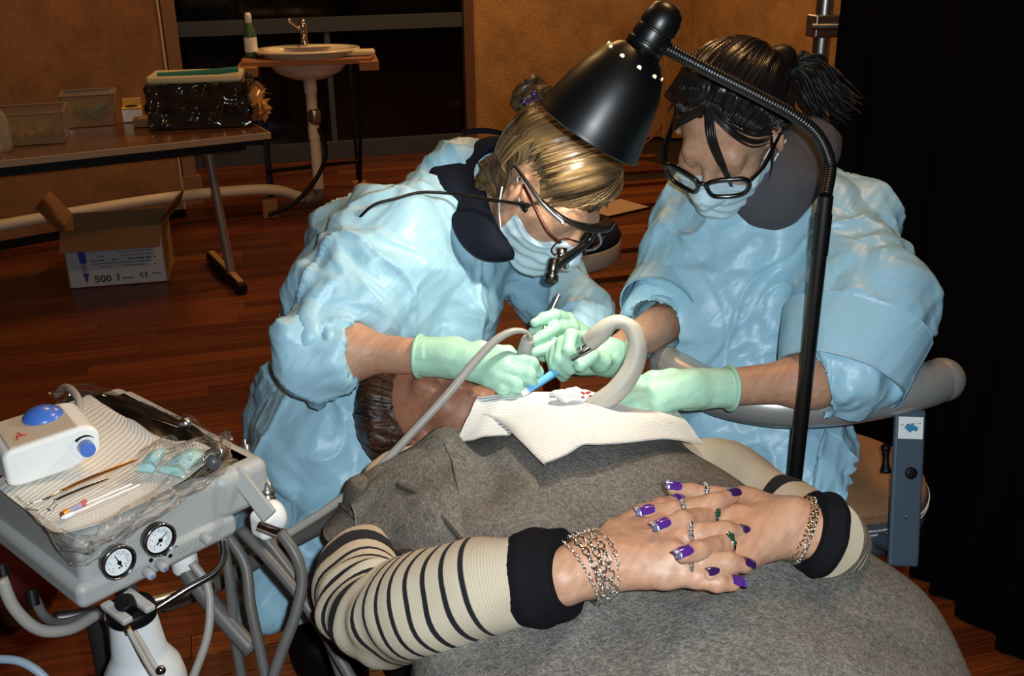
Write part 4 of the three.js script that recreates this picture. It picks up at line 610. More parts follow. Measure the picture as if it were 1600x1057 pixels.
  part('brow_bar', sweep([q(-0.080, 0.036, 0.045), q(-0.062, 0.042, 0.085), q(-0.03, 0.046, 0.106), q(0.01, 0.047, 0.11), q(0.05, 0.044, 0.096)], [0.005, 0.009, 0.013, 0.014, 0.010], { n: 14, flat: 0.45 }), M.blackGloss, gl, 'black brow bar');
  part('brow_badge', boxAx(q(-0.012, 0.048, 0.1175), V(1, 0, 0.16).transformDirection(hm), V(0, 1, 0).transformDirection(hm), V(-0.16, 0, 1).transformDirection(hm), 0.026, 0.006, 0.002, 0.0005), M.white, gl, 'small white lettering');
  const lb = q(-0.016, 0.022, 0.122), lt = P(864, 418, 1.60), le2 = P(860, 443, 1.59);
  part('lamp_arm', [sweep([q(-0.005, 0.044, 0.112), lb, lt], [0.007, 0.0065, 0.009], { n: 10 }), lathe(lt, le2.clone().sub(lt), [[0, -0.012], [0.0095, -0.012], [0.0095, 0.010], [0.008, 0.011], [0.008, 0.014], [0.0115, 0.015], [0.0115, 0.024], [0.0095, 0.026], [0, 0.025]], 20)], M.blackGloss, gl, 'black headlight on a hinged arm');
  part('hinge_bracket', [sweep([q(0.012, 0.036, 0.114), q(0.03, 0.018, 0.12), q(0.03, 0.002, 0.12), q(0.008, 0.0, 0.12)], 0.0024, { n: 6 })], M.steel, gl);
  part('loupe', lathe(q(-0.036, -0.008, 0.106), V(0.05, -0.62, 0.75).transformDirection(hm), [[0, 0], [0.010, 0], [0.010, 0.012], [0.0125, 0.016], [0.0125, 0.034], [0.011, 0.036], [0, 0.033]], 24), M.silver, gl, 'silver loupe barrel');
  part('headset_cable', sweep([q(-0.094, 0.008, 0.03), P(745, 309, 1.68), P(697, 302, 1.70), P(655, 301, 1.68), P(620, 310, 1.66), P(585, 320, 1.645), P(562, 340, 1.66), P(545, 366, 1.72)], 0.0026, { n: 8 }), M.black, t, 'thin black cable over the shoulder');
  // gloves
  const R = gloveGeo(P(712, 560, 1.545), [P(795, 562, 1.50), P(790, 575, 1.49), P(778, 587, 1.49), P(765, 593, 1.50)],
    [[P(830, 568, 1.50), P(838, 582, 1.52), P(822, 594, 1.54)], [P(826, 586, 1.485), P(831, 598, 1.50), P(816, 606, 1.53)], [P(806, 603, 1.48), P(812, 611, 1.50), P(800, 616, 1.53)], [P(786, 608, 1.485), P(792, 615, 1.50), P(782, 618, 1.53)]],
    [P(752, 548, 1.56), P(792, 553, 1.57), P(818, 575, 1.57)], P(655, 557, 1.56), 0.028, 0.0305, { rf: [0.0118, 0.0112, 0.0105, 0.009], cell: 0.0022 });
  const gr = part('glove', R.glove, M.glove, t, 'mint green glove holding the white-hosed handpiece'); part('cuff_bead', R.bead, M.glove, gr);
  const Lh = gloveGeo(P(912, 540, 1.70), [P(888, 498, 1.65), P(894, 512, 1.645), P(892, 527, 1.65), P(886, 540, 1.66)],
    [[P(866, 492, 1.615), P(848, 498, 1.605), P(836, 504, 1.60)], [P(868, 513, 1.605), P(848, 525, 1.595), P(835, 532, 1.59)], [P(870, 538, 1.605), P(850, 547, 1.595), P(836, 551, 1.59)], [P(866, 516, 1.66), P(846, 516, 1.66), P(832, 518, 1.655)]],
    [P(892, 545, 1.64), P(868, 556, 1.62), P(850, 556, 1.61)], P(925, 562, 1.74), 0.028, 0.030, { rf: [0.011, 0.0105, 0.0098, 0.0085], rk: 0.0115, cell: 0.0022 });
  const gl2 = part('glove', Lh.glove, M.glove, t, 'mint green glove holding the mirror handle'); part('cuff_bead', Lh.bead, M.glove, gl2);
}
// ================================================================ the assistant (seated, right)
{
  const hip = P(1195, 735, 1.86), chest = P(1175, 440, 1.84), shC = P(1190, 320, 1.80), neckB = P(1195, 285, 1.74), ho = P(1138, 203, 1.62);
  const hm = headBasis(CD(-0.40, -0.82, 0.40), CD(-0.2, 0.52, 0.82), ho);
  const rs = P(1080, 345, 1.84), re = P(1058, 492, 1.82), rw = P(955, 557, 1.60), ls = P(1305, 368, 1.71), le = P(1335, 590, 1.56), lw = P(1085, 609, 1.50);
  const t = thing('person', 'person in pale blue gown with black glasses holding a suction tube', 'person', V(hip.x, 0, hip.z));
  const kR = V(hip.x - 0.16, 0.55, hip.z + 0.26), kL = V(hip.x + 0.06, 0.50, hip.z + 0.20), aR = V(hip.x - 0.16, 0.07, hip.z + 0.20), aL = V(hip.x + 0.06, 0.07, hip.z + 0.12);
  const f = new Field(); f.cone(hip, chest, 0.12, 0.11, 0.05).cone(chest, shC, 0.11, 0.065, 0.05).cone(shC, neckB, 0.06, 0.052, 0.04);
  f.cone(shC, rs, 0.055, 0.045, 0.04).cone(rs, re, 0.042, 0.036, 0.02).cone(re, rw, 0.040, 0.024, 0.015).cone(rw, P(920, 552, 1.57), 0.019, 0.014, 0.01);
  f.cone(shC, ls, 0.055, 0.045, 0.04).cone(ls, le, 0.042, 0.038, 0.02).cone(le, lw, 0.038, 0.024, 0.015).cone(lw, P(1035, 618, 1.49), 0.018, 0.012, 0.01);
  f.cone(hip, kR, 0.085, 0.055, 0.05).cone(kR, aR, 0.05, 0.034, 0.02).cone(aR, aR.clone().add(V(-0.03, -0.03, 0.14)), 0.03, 0.022, 0.02).cone(hip, kL, 0.085, 0.055, 0.05).cone(kL, aL, 0.05, 0.034, 0.02).cone(aL, aL.clone().add(V(0.02, -0.03, 0.14)), 0.03, 0.022, 0.02);
  const fh = new Field(); const q0 = headField(fh, hm, neckB); const q = (x, y, z) => V(x, y, z).applyMatrix4(hm);
  const fa = new Field(); fa.cone(re, rw, 0.040, 0.0245, 0.015).cone(le, lw, 0.0385, 0.0245, 0.015).ell(le.clone().lerp(lw, 0.3), V(0.042, 0.04, 0.042), null, 0.03);
  part('body', uvPlan(mergeAll([body(f, 0.011), body(fh, 0.0032, headBox(hm)), body(fa, 0.006)]), 1), M.skin, t);
  const ft = new Field(); ft.cone(hip, kR, 0.1, 0.072, 0.03).cone(kR, aR, 0.07, 0.055, 0.03).cone(hip, kL, 0.1, 0.072, 0.03).cone(kL, aL, 0.07, 0.055, 0.03); part('trousers', body(ft, 0.011), M.black, t, 'black trousers');
  for (const a of [aR, aL]) { const s = new Field(); s.cone(a.clone().setY(0.045), a.clone().setY(0.045).add(V(0, -0.005, 0.16)), 0.043, 0.038, 0.02); part('shoe', net((x, y, z) => Math.max(s.at(x, y, z), 0.003 - y), s.bounds(), 0.006), M.black, t, 'black shoe'); }
  const g = new Field();
  g.cone(P(1175, 700, 1.84), P(1150, 460, 1.82), 0.16, 0.15, 0.06).cone(P(1150, 460, 1.82), P(1180, 355, 1.80), 0.155, 0.125, 0.05).cone(P(1185, 365, 1.80), P(1225, 330, 1.80), 0.115, 0.08, 0.05);
  g.cone(P(1170, 350, 1.81), rs, 0.085, 0.075, 0.04).cone(rs, P(1055, 470, 1.81), 0.075, 0.070, 0.03).cone(P(1055, 470, 1.81), P(1030, 498, 1.77), 0.068, 0.058, 0.02);
  g.cone(P(1245, 338, 1.79), P(1312, 368, 1.71), 0.080, 0.088, 0.05).cone(P(1312, 368, 1.71), P(1345, 455, 1.63), 0.09, 0.098, 0.05).cone(P(1345, 455, 1.63), P(1325, 560, 1.56), 0.098, 0.088, 0.04).cone(P(1325, 560, 1.56), P(1300, 590, 1.545), 0.078, 0.058, 0.03);
  g.cone(P(1175, 700, 1.84), P(1185, 850, 1.86), 0.16, 0.15, 0.05).cone(P(1215, 720, 1.76), P(1240, 800, 1.72), 0.09, 0.075, 0.05);
  g.cut(P(1285, 598, 1.545), P(1200, 606, 1.52), 0.046, 0.05, 0.006); g.cut(P(1030, 505, 1.765), P(990, 535, 1.70), 0.047, 0.05, 0.006);
  const gg = net((x, y, z) => g.at(x, y, z), g.bounds(0.05), 0.005); part('gown', uvPlan(move(gg, gownFolds(0.055, 6, 3, 6)), 1), M.gown, t, 'pale blue crinkled plastic gown');
  // turned-back sleeve band and torn hem tail
  const band = (c, ax, r0, r1, len, nf) => { const fr = frameFrom(c, c.clone().add(ax)), rows = []; for (let j = 0; j < 5; j++) { const row = []; for (let i = 0; i <= 20; i++) { const a = i / 20 * 6.2832, rr2 = lerp(r0, r1, j / 4) * (1 + 0.11 * facet(Math.cos(a) * 1.3 + nf, Math.sin(a) * 1.3, j * 0.3)); row.push(c.clone().addScaledVector(fr.x, Math.cos(a) * rr2).addScaledVector(fr.z, Math.sin(a) * rr2).addScaledVector(fr.y, len * j / 4)); } rows.push(row); } return uvPlan(sheet(rows, 60, 12, 0.003), 1); };
  part('turned_cuff', band(P(1337, 515, 1.58), P(1312, 598, 1.545).sub(P(1337, 515, 1.58)).normalize(), 0.103, 0.086, 0.095, 3), M.gown, t, 'wide turned-back gown cuff');
  part('turned_cuff', band(P(1062, 455, 1.81), P(1010, 520, 1.73).sub(P(1062, 455, 1.81)).normalize(), 0.080, 0.070, 0.075, 8), M.gown, t, 'bunched gown cuff');
  part('gown_tail', uvPlan(sheet([[P(1290, 672, 1.66), P(1322, 690, 1.655), P(1345, 722, 1.65)], [P(1280, 720, 1.62), P(1312, 735, 1.62), P(1328, 745, 1.63)], [P(1275, 770, 1.60), P(1300, 778, 1.60), P(1322, 775, 1.61)], [P(1272, 818, 1.60), P(1290, 820, 1.60), P(1305, 815, 1.61)]], 24, 24, 0.002, (p, u, v) => p.addScaledVector(CF, 0.02 * facet(u * 4, v * 3, 1)).addScaledVector(CR, 0.008 * n3(v * 9, u * 3, 3) * u)), 1), M.gown, t);
  // grey scarf-like collar and black shirt neck
  const sc = new Field(), nk = q(0.01, -0.10, -0.045); sc.cone(nk, P(1205, 300, 1.70), 0.078, 0.078, 0.03).cone(P(1262, 232, 1.74), P(1225, 292, 1.70), 0.055, 0.07, 0.03).cone(q(0.03, -0.03, -0.09), nk, 0.055, 0.075, 0.03).cut(q(0, 0.0, -0.01), q(0, -0.05, -0.02), 0.082, 0.06, 0.008);
  part('scarf', uvPlan(move(body(sc, 0.005), (x, y, z) => 0.018 * tet(x * 14, y * 11, z * 14) + 0.008 * tet(x * 30, y * 26, z * 30)), 3), std({ color: new THREE.Color(0.07, 0.07, 0.082), roughness: 1, bumpMap: grainTex, bumpScale: 0.001 }), t, 'charcoal grey knitted neck warmer');
  // hair
  const pole = V(0.25, 0.35, -1), keep = (p) => { const n = -(0.66 * (p.y - 0.034) - 0.75 * (p.z - 0.012) + 0.30 * Math.max(0, Math.abs(p.x + 0.012) - 0.018) * sstep(0.0, 0.06, p.y)); const ear = 0.023 - Math.hypot(p.y * 0.9 + 0.006, p.z + 0.0); return Math.max(n, Math.abs(p.x) > 0.06 ? ear : -1, -0.10 - p.y); };
  let hg = layer(fh, hm, (p) => 0.013 + 0.010 * sstep(0.02, 0.09, p.y) - 0.006 * Math.exp(-((p.x + 0.012) ** 2) / 0.00003) * sstep(-0.02, 0.03, p.z), keep, 0.0028, headBox(hm, 0.16), 0.05);
  hg = strandColors(hairGrooves(hg, hm, pole, 0.0036, 10), hm, pole, [0.004, 0.0035, 0.004], [0.013, 0.010, 0.010], 10);
  const wig = part('hair', hg, hairMat([1, 1, 1], 0.3), t, 'black hair parted and tied back'); { const m = part('hair_strands', combed(fh, hm, pole, 560, 0.018, keep, [0.004, 0.0035, 0.0035], [0.018, 0.013, 0.012], 0.0010, 3.08, 2), hairMat([1, 1, 1], 0.28), wig); m.userData.kind = 'stuff'; }
  const lk = (pts, r) => strand(pts.map((a) => q(...a)), r);
  const locks = []; for (let i = 0; i < 12; i++) { const o = i / 11 - 0.5; locks.push(lk([[-0.008 + o * 0.010, 0.108 + o * 0.004, 0.058], [0.006 + o * 0.014, 0.082, 0.086 + 0.002 * (i % 3)], [0.022 + o * 0.011, 0.045, 0.100], [0.036 + o * 0.005, 0.006 - 0.01 * (i % 3), 0.097]], 0.0021)); }
  for (let i = 0; i < 7; i++) { const o = (i + 0.8 * h3(i, 4, 4)) / 7; locks.push(lk([[-0.004, 0.112 - o * 0.01, 0.055 + o * 0.01], [0.030 + o * 0.006, 0.098 - o * 0.02, 0.066 + o * 0.012], [0.060, 0.070 - o * 0.025, 0.052 + o * 0.012], [0.079, 0.040 - o * 0.02, 0.018 + o * 0.008]], 0.0018)); locks.push(lk([[-0.014, 0.112 - o * 0.01, 0.055 + o * 0.01], [-0.042 - o * 0.006, 0.098 - o * 0.02, 0.066 + o * 0.010], [-0.064, 0.070 - o * 0.022, 0.054 + o * 0.010], [-0.079, 0.040 - o * 0.02, 0.018 + o * 0.008]], 0.0018)); }
  for (let i = 0; i < 4; i++) locks.push(lk([[0.074, 0.04, 0.02], [0.08, 0.015, 0.028 + 0.003 * i], [0.081, -0.02, 0.03 + 0.003 * i], [0.078, -0.05, 0.036 + 0.002 * i]], 0.0012));
  const dark = (a) => paint(a, (x, y, z) => { const k = clamp(0.5 + 0.6 * n3(x * 150, y * 150, z * 150), 0, 1); return [lerp(0.004, 0.016, k), lerp(0.0035, 0.011, k), lerp(0.0035, 0.009, k)]; });
  { const m = part('fringe_lock', dark(mergeAll(locks)), hairMat([1, 1, 1], 0.3), wig); m.userData.kind = 'stuff'; }
  const tail = [], root = P(1238, 100, 1.70), tip = P(1290, 150, 1.74); for (let i = 0; i < 240; i++) { const a = rr(0, 6.283), s = rr(0.2, 1), dirx = Math.cos(a) * s, diry = Math.sin(a) * s; tail.push(strand([root.clone().add(V(dirx * 0.006, diry * 0.006, 0)), root.clone().lerp(tip, 0.35).addScaledVector(CR, dirx * 0.03).addScaledVector(CU, 0.018 + diry * 0.022).addScaledVector(CF, rr(-0.02, 0.02)), root.clone().lerp(tip, 0.8).addScaledVector(CR, dirx * 0.038).addScaledVector(CU, diry * 0.036).addScaledVector(CF, rr(-0.03, 0.03)), tip.clone().addScaledVector(CR, dirx * 0.05 + 0.012).addScaledVector(CU, diry * 0.034 - 0.022).addScaledVector(CF, rr(-0.03, 0.03))], rr(0.0016, 0.0034))); }
  { const m = part('ponytail', dark(mergeAll(tail)), hairMat([1, 1, 1], 0.5), wig); m.userData.kind = 'stuff'; } const bt = []; for (let i = 0; i < 10; i++) { const a = i / 10 * 6.283; bt.push(root.clone().addScaledVector(CU, 0.014 * Math.cos(a)).addScaledVector(CF, 0.014 * Math.sin(a))); } part('hair_tie', sweep(bt, 0.005, { closed: true, n: 8 }), std({ color: 0x1b2a38, roughness: 0.8 }), wig);
  part('hair_root', dark(sweep([q(0.02, 0.06, -0.075), q(0.05, 0.07, -0.10), root], [0.026, 0.018, 0.011], { n: 14 })), hairMat([1, 1, 1], 0.4), wig);
  // mask, glasses
  part('face_mask', move(maskGeo(fh, hm), pleat(hm)), M.mask, t, 'pale blue pleated face mask');
  part('mask_strap', sweep([q(0.066, -0.02, 0.028), q(0.077, 0.005, 0.012), q(0.086, 0.026, -0.008)], 0.0014, { n: 6 }), M.maskWhite, t, 'white ear loop'); part('mask_strap', sweep([q(0.066, -0.07, 0.022), q(0.078, -0.04, 0.0), q(0.088, -0.016, -0.014)], 0.0014, { n: 6 }), M.maskWhite, t);
  part('mask_corner', sheet([[q(0.066, -0.02, 0.03), q(0.074, -0.032, 0.016)], [q(0.066, -0.07, 0.026), q(0.075, -0.055, 0.01)]], 6, 6, 0.002), M.mask, t);
  const rim = (d) => [[0.008, 0.010], [0.02, 0.016], [0.042, 0.017], [0.060, 0.015], [0.066, 0.006], [0.064, -0.010], [0.054, -0.021], [0.034, -0.023], [0.016, -0.020], [0.009, -0.008]].map(([x, y]) => q(d * x, y + 0.005, 0.126 - Math.abs(x) * 0.36));
  const gl = part('glasses_frame', [...[-1, 1].map((d) => sweep(rim(d), 0.0038, { closed: true, n: 8, seg: 6 })), sweep([q(-0.010, 0.012, 0.122), q(0, 0.016, 0.125), q(0.010, 0.012, 0.122)], 0.0034, { n: 8 })], M.blackGloss, t, 'thick black glasses frame');
  for (const d of [-1, 1]) { part('temple', sweep([q(d * 0.066, 0.014, 0.103), q(d * 0.078, 0.015, 0.07), q(d * 0.083, 0.018, 0.02), q(d * 0.086, 0.02, -0.015)], [0.0058, 0.0055, 0.004, 0.003], { n: 8, flat: 0.5 }), M.blackGloss, gl); const r = rim(d), c = r.reduce((a, p) => a.add(p), V(0, 0, 0)).multiplyScalar(1 / r.length); const pos = [], rc = new THREE.CatmullRomCurve3(r, true).getPoints(28); for (let i = 0; i < 28; i++) { const a = rc[i], b = rc[i + 1]; pos.push(c.x, c.y, c.z, a.x, a.y, a.z, b.x, b.y, b.z); } const lg = new THREE.BufferGeometry(); lg.setAttribute('position', new THREE.Float32BufferAttribute(pos, 3)); lg.setAttribute('uv', new THREE.Float32BufferAttribute(new Float32Array(pos.length / 3 * 2), 2)); lg.computeVertexNormals(); part('lens', lg, phy({ color: 0xffffff, transmission: 1, thickness: 0, roughness: 0.02 }), gl); }
  part('ear_stud', ball(q(0.088, -0.02, -0.004), 0.0025), M.silver, t);
  // gloves
  const R = gloveGeo(P(948, 558, 1.59), [P(912, 532, 1.565), P(906, 545, 1.57), P(904, 560, 1.575), P(906, 572, 1.575)],
    [[P(892, 524, 1.53), P(889, 548, 1.515), P(899, 566, 1.525)], [P(880, 535, 1.535), P(876, 562, 1.525), P(891, 578, 1.535)], [P(870, 547, 1.545), P(868, 570, 1.535), P(884, 584, 1.545)], [P(864, 558, 1.555), P(867, 578, 1.55), P(880, 588, 1.555)]],
    [P(938, 566, 1.545), P(922, 557, 1.52), P(907, 571, 1.51)], P(966, 561, 1.615), 0.027, 0.029, { rk: 0.015, rf: [0.012, 0.0112, 0.0105, 0.0095] });
  const a1 = part('glove', R.glove, M.glove, t, 'mint green glove gripping the suction tube'); part('cuff_bead', R.bead, M.glove, a1);
  const Lg = gloveGeo(P(1080, 608, 1.50), [P(1022, 604, 1.495), P(1016, 615, 1.485), P(1020, 626, 1.478), P(1030, 634, 1.475)],
    [[P(994, 610, 1.49), P(970, 619, 1.497), P(950, 630, 1.505)], [P(990, 622, 1.48), P(968, 632, 1.485), P(948, 641, 1.49)], [P(995, 634, 1.472), P(976, 641, 1.476), P(960, 648, 1.48)], [P(1010, 641, 1.468), P(996, 646, 1.468), P(984, 650, 1.47)]],
    [P(1052, 594, 1.51), P(1020, 592, 1.52), P(990, 604, 1.525)], P(1141, 607, 1.515), 0.028, 0.031, {});
  const a2 = part('glove', Lg.glove, M.glove, t, 'mint green glove resting on the paper bib'); part('cuff_bead', Lg.bead, M.glove, a2);
}
// ================================================================ the patient, lying back with folded hands
const B0 = V(-0.03, 0, -1.35), BA = V(0.44, 0, 0.9).normalize(), BL = V(BA.z, 0, -BA.x), BP = (s, t, h) => B0.clone().addScaledVector(BA, s).addScaledVector(BL, t).setY(h);
const pw = (arr, x) => { for (let i = 0; i + 1 < arr.length; i++) if (x <= arr[i + 1][0] || i + 2 === arr.length) { const t = clamp((x - arr[i][0]) / (arr[i + 1][0] - arr[i][0]), 0, 1); const a = arr[Math.max(0, i - 1)][1], b = arr[i][1], c = arr[i + 1][1], d = arr[Math.min(arr.length - 1, i + 2)][1]; return catmull(a, b, c, d, t); } };
{
  const ho = P(693, 652, 1.64), hm = headBasis(V(0.12, 0.95, 0.22), V(-0.78, 0.0, -0.42), ho);
  const t = thing('person', 'person lying back under grey blanket with folded ringed hands', 'person', BP(0.35, 0, 0.55));
  const rs = BP(0.05, -0.17, 0.80), re = P(592, 965, 1.17), rw = PH(893, 897, 0.985), ls = BP(0.05, 0.17, 0.80), le = P(1288, 850, 1.25), lw = PH(1252, 826, 0.985);
  const f = new Field(); f.cone(BP(0.05, 0, 0.79), BP(0.5, 0, 0.78), 0.085, 0.09, 0.05).cone(BP(0.05, -0.1, 0.80), BP(0.05, 0.1, 0.80), 0.07, 0.07, 0.05).cone(BP(0.5, -0.08, 0.81), BP(1.0, -0.1, 0.84), 0.09, 0.06, 0.05).cone(BP(0.5, 0.09, 0.81), BP(1.0, 0.1, 0.84), 0.09, 0.06, 0.05).cone(BP(1.0, -0.1, 0.84), BP(1.4, -0.1, 0.62), 0.055, 0.04, 0.04).cone(BP(1.0, 0.1, 0.84), BP(1.4, 0.1, 0.62), 0.055, 0.04, 0.04);
  f.cone(BP(0.05, -0.1, 0.80), rs, 0.06, 0.045, 0.03).cone(rs, re, 0.045, 0.038, 0.02).cone(re, rw, 0.038, 0.028, 0.02).cone(BP(0.05, 0.1, 0.80), ls, 0.06, 0.045, 0.03).cone(ls, le, 0.045, 0.038, 0.02).cone(le, lw, 0.038, 0.028, 0.02).cone(BP(0.03, 0, 0.84), ho.clone().lerp(BP(0.03, 0, 0.84), 0.5), 0.055, 0.05, 0.03);
  const fh = new Field(); headField(fh, hm, BP(0.0, 0, 0.845));
  // hands
  const H = (a) => a.map(([x, y, h]) => PH(x, y, h));
  const fr = new Field(), RW = PH(880, 902, 0.982), rW2 = PH(925, 885, 0.985), Rm = H([[1030, 815, 0.992], [1044, 843, 0.997], [1046, 871, 0.995], [1040, 897, 0.983]]);
  fr.cone(RW, rW2, 0.030, 0.029, 0.02); Rm.forEach((p, i) => { fr.cone(rW2, p, 0.0235, 0.0155, 0.014); if (i) fr.cone(Rm[i - 1], p, 0.0135, 0.0135, 0.010); });
  const RF = [[[1080, 799, 1.006], [1118, 785, 1.012], [1142, 776, 1.011]], [[1092, 836, 1.007], [1132, 831, 1.006], [1158, 833, 0.998]], [[1096, 879, 1.0], [1138, 880, 0.998], [1162, 884, 0.990]], [[1085, 905, 0.985], [1122, 911, 0.983], [1146, 913, 0.978]]].map(H);
  RF.forEach((c, i) => fr.chain([Rm[i], ...c], [[0.0125, 0.0115, 0.0105, 0.0085], [0.0130, 0.0122, 0.0112, 0.0088], [0.0125, 0.0118, 0.0108, 0.0086], [0.0115, 0.0102, 0.0095, 0.0078]][i], 0.008));
  const RT = H([[962, 838, 0.99], [1004, 806, 0.995], [1034, 793, 0.993], [1054, 785, 0.989]]); fr.chain([rW2, ...RT], [0.02, 0.018, 0.0125, 0.0105, 0.0085], 0.012);
  const fl = new Field(), LW = PH(1278, 838, 0.975), lW2 = PH(1238, 824, 0.983), Lm = H([[1160, 788, 0.985], [1154, 815, 0.989], [1154, 843, 0.986], [1160, 870, 0.978]]);
  fl.cone(LW, lW2, 0.031, 0.030, 0.02); Lm.forEach((p, i) => { fl.cone(lW2, p, 0.026, 0.0165, 0.014); if (i) fl.cone(Lm[i - 1], p, 0.0145, 0.0145, 0.010); });
  const LF = [[[1105, 790, 0.990], [1050, 797, 1.003], [1010, 802, 1.007]], [[1110, 808, 0.998], [1066, 815, 1.014], [1034, 824, 1.017]], [[1126, 853, 0.998], [1092, 861, 1.013], [1068, 868, 1.017]], [[1140, 887, 0.984], [1122, 894, 0.990], [1109, 898, 0.992]]].map(H);
  LF.forEach((c, i) => fl.chain([Lm[i], ...c], [[0.0125, 0.0112, 0.0102, 0.0078], [0.0130, 0.0120, 0.0112, 0.0086], [0.0125, 0.0118, 0.0108, 0.0084], [0.0115, 0.0104, 0.0098, 0.0085]][i], 0.008));
  const LT = H([[1172, 788, 0.982], [1118, 778, 0.982], [1080, 770, 0.988], [1052, 764, 0.996]]); fl.chain([lW2, ...LT], [0.022, 0.018, 0.0125, 0.0102, 0.0078], 0.012);
  const knuck = (x, y, z) => 0.0006 * n3(x * 120, y * 120, z * 120) + 0.0006 * n3(x * 45, y * 45, z * 45);
  const shadedHead = paint(body(fh, 0.0034, headBox(hm)), (x, y, z) => { const k = 0.08 * n3(x * 40, y * 40, z * 40); return [0.70 + k, 0.55 + k, 0.52 + k]; });  // reddish face shadow painted over the whole head, slightly mottled
  const bodyG = mergeAll([body(f, 0.011), shadedHead, move(body(fr, 0.0023), knuck), move(body(fl, 0.0023), knuck)]); uvPlan(bodyG, 1);
  part('body', bodyG, M.skinShaded, t);
  // hair
  const keep = (p) => { const n = -(0.70 * (p.y - 0.02) - 0.72 * (p.z - 0.0)); return Math.max(n, Math.abs(p.x) > 0.06 ? 0.022 - Math.hypot(p.y, p.z + 0.004) : -1); }, pole = V(0.1, 0.8, -0.4);
  let hg = layer(fh, hm, (p) => 0.018 + 0.012 * sstep(0.02, 0.08, p.y), keep, 0.003, headBox(hm, 0.165), 0.03); hg = strandColors(hairGrooves(hg, hm, pole, 0.003, 16), hm, pole, [0.014, 0.008, 0.005], [0.09, 0.036, 0.016], 12);
  const wig = part('hair', hg, hairMat([1, 1, 1], 0.45), t, 'short dark auburn hair'); const qh = (x, y, z) => V(x, y, z).applyMatrix4(hm);
  { const m = part('hair_strands', combed(fh, hm, pole, 460, 0.026, keep, [0.014, 0.008, 0.005], [0.12, 0.045, 0.02], 0.0014, 2.5, 3), hairMat([1, 1, 1], 0.42), wig); m.userData.kind = 'stuff'; }
  // striped jumper
  const knitMat = (len, stripes) => { const tx = canvasTex(64, 1024, (g, w, h) => { g.fillStyle = '#c3b69f'; g.fillRect(0, 0, w, h); for (let i = 0; i < h; i += 4) { g.fillStyle = 'rgba(90,75,55,0.16)'; g.fillRect(0, i, w, 2); } g.fillStyle = '#0d0c14'; for (const [a, b] of stripes) g.fillRect(0, h - b / len * h, w, (b - a) / len * h); }); tx.flipY = true; tx.wrapS = THREE.RepeatWrapping; const kb = knitBump.clone(); kb.repeat.set(6, len * 22); return std({ map: tx, roughness: 0.95, bumpMap: kb, bumpScale: 0.0004 }); };
  const sleeve = (pts, rad, stripesFromEnd, fold) => { const g = sweep(pts, rad, { n: 40, seg: 24, disp: fold }); const uv = g.attributes.uv; let L = 0; for (let i = 0; i < uv.count; i++) L = Math.max(L, uv.getY(i)); for (let i = 0; i < uv.count; i++) uv.setY(i, uv.getY(i) / L); return { g, m: knitMat(L, stripesFromEnd(L)) }; };
  const thin = (L, s0, n, sp, w) => Array.from({ length: n }, (_, i) => [L - s0 - i * sp - w, L - s0 - i * sp]);
  const cuffA = PH(822, 905, 0.968), cuffB = PH(885, 897, 0.984);
  const S1 = sleeve([rs.clone(), BP(0.10, -0.215, 0.80), P(566, 905, 1.255), P(588, 962, 1.165), PH(665, 945, 0.925), PH(745, 920, 0.955), cuffA], [0.055, 0.06, 0.060, 0.058, 0.056, 0.052, 0.0475], (L) => [...thin(L, 0.043, 8, 0.0165, 0.0042), [L - 0.215, L - 0.195], ...thin(L, 0.225, 4, 0.014, 0.004), [L - 0.31, L - 0.285]], (tt, a, len, p) => 0.005 * n3(len * 26, Math.cos(a) * 1.5, Math.sin(a) * 1.5) + 0.008 * Math.exp(-((tt - 0.5) ** 2) / 0.01) * n3(len * 70, a, 2));
  part('sleeve', S1.g, S1.m, t, 'cream knitted sleeve with thin black stripes');
  const cuff = (a, b, ra, rb, name) => { const d = b.clone().sub(a), l = d.length(); return sweep([a.clone().addScaledVector(d, -0.06), a.clone().lerp(b, 0.3), a.clone().lerp(b, 0.7), b, b.clone().addScaledVector(d, -0.03), a.clone().lerp(b, 0.55)], [ra, ra + 0.003, rb + 0.001, rb, rb - 0.004, rb - 0.008], { n: 32, seg: 6, cap: false, disp: (tt, an) => 0.002 * n3(Math.cos(an) * 2, Math.sin(an) * 2, tt * 3) }); };
  part('sleeve_cuff', cuff(cuffA, cuffB, 0.0485, 0.046), M.cuffBlack, t, 'black knitted cuff');
  const S2 = sleeve([ls.clone(), P(1145, 748, 1.45), P(1218, 800, 1.36), P(1278, 842, 1.27), P(1296, 852, 1.225), PH(1284, 838, 0.972)], [0.055, 0.055, 0.05, 0.048, 0.046, 0.044], (L) => [[L - 0.255, L - 0.235], ...thin(L, 0.03, 4, 0.010, 0.003), [L - 0.16, L - 0.135]], (tt, a, len) => 0.004 * n3(len * 30, Math.cos(a) * 1.5, Math.sin(a) * 1.5));
  part('sleeve', S2.g, S2.m, t, 'cream knitted sleeve with black stripes');
  part('sleeve_cuff', cuff(PH(1292, 838, 0.972), PH(1262, 829, 0.98), 0.0455, 0.044), M.cuffBlack, t, 'black knitted cuff');
  const ft = new Field(); ft.cone(BP(0.02, -0.15, 0.82), BP(0.02, 0.15, 0.82), 0.07, 0.07, 0.04).cone(BP(-0.03, -0.13, 0.82), BP(-0.03, 0.10, 0.82), 0.06, 0.06, 0.04).cone(BP(0.05, 0, 0.79), BP(0.5, 0, 0.78), 0.10, 0.10, 0.05).cone(BP(0.08, -0.10, 0.79), BP(0.4, -0.10, 0.79), 0.08, 0.08, 0.05).cone(BP(0.08, 0.10, 0.79), BP(0.4, 0.10, 0.79), 0.08, 0.08, 0.05);
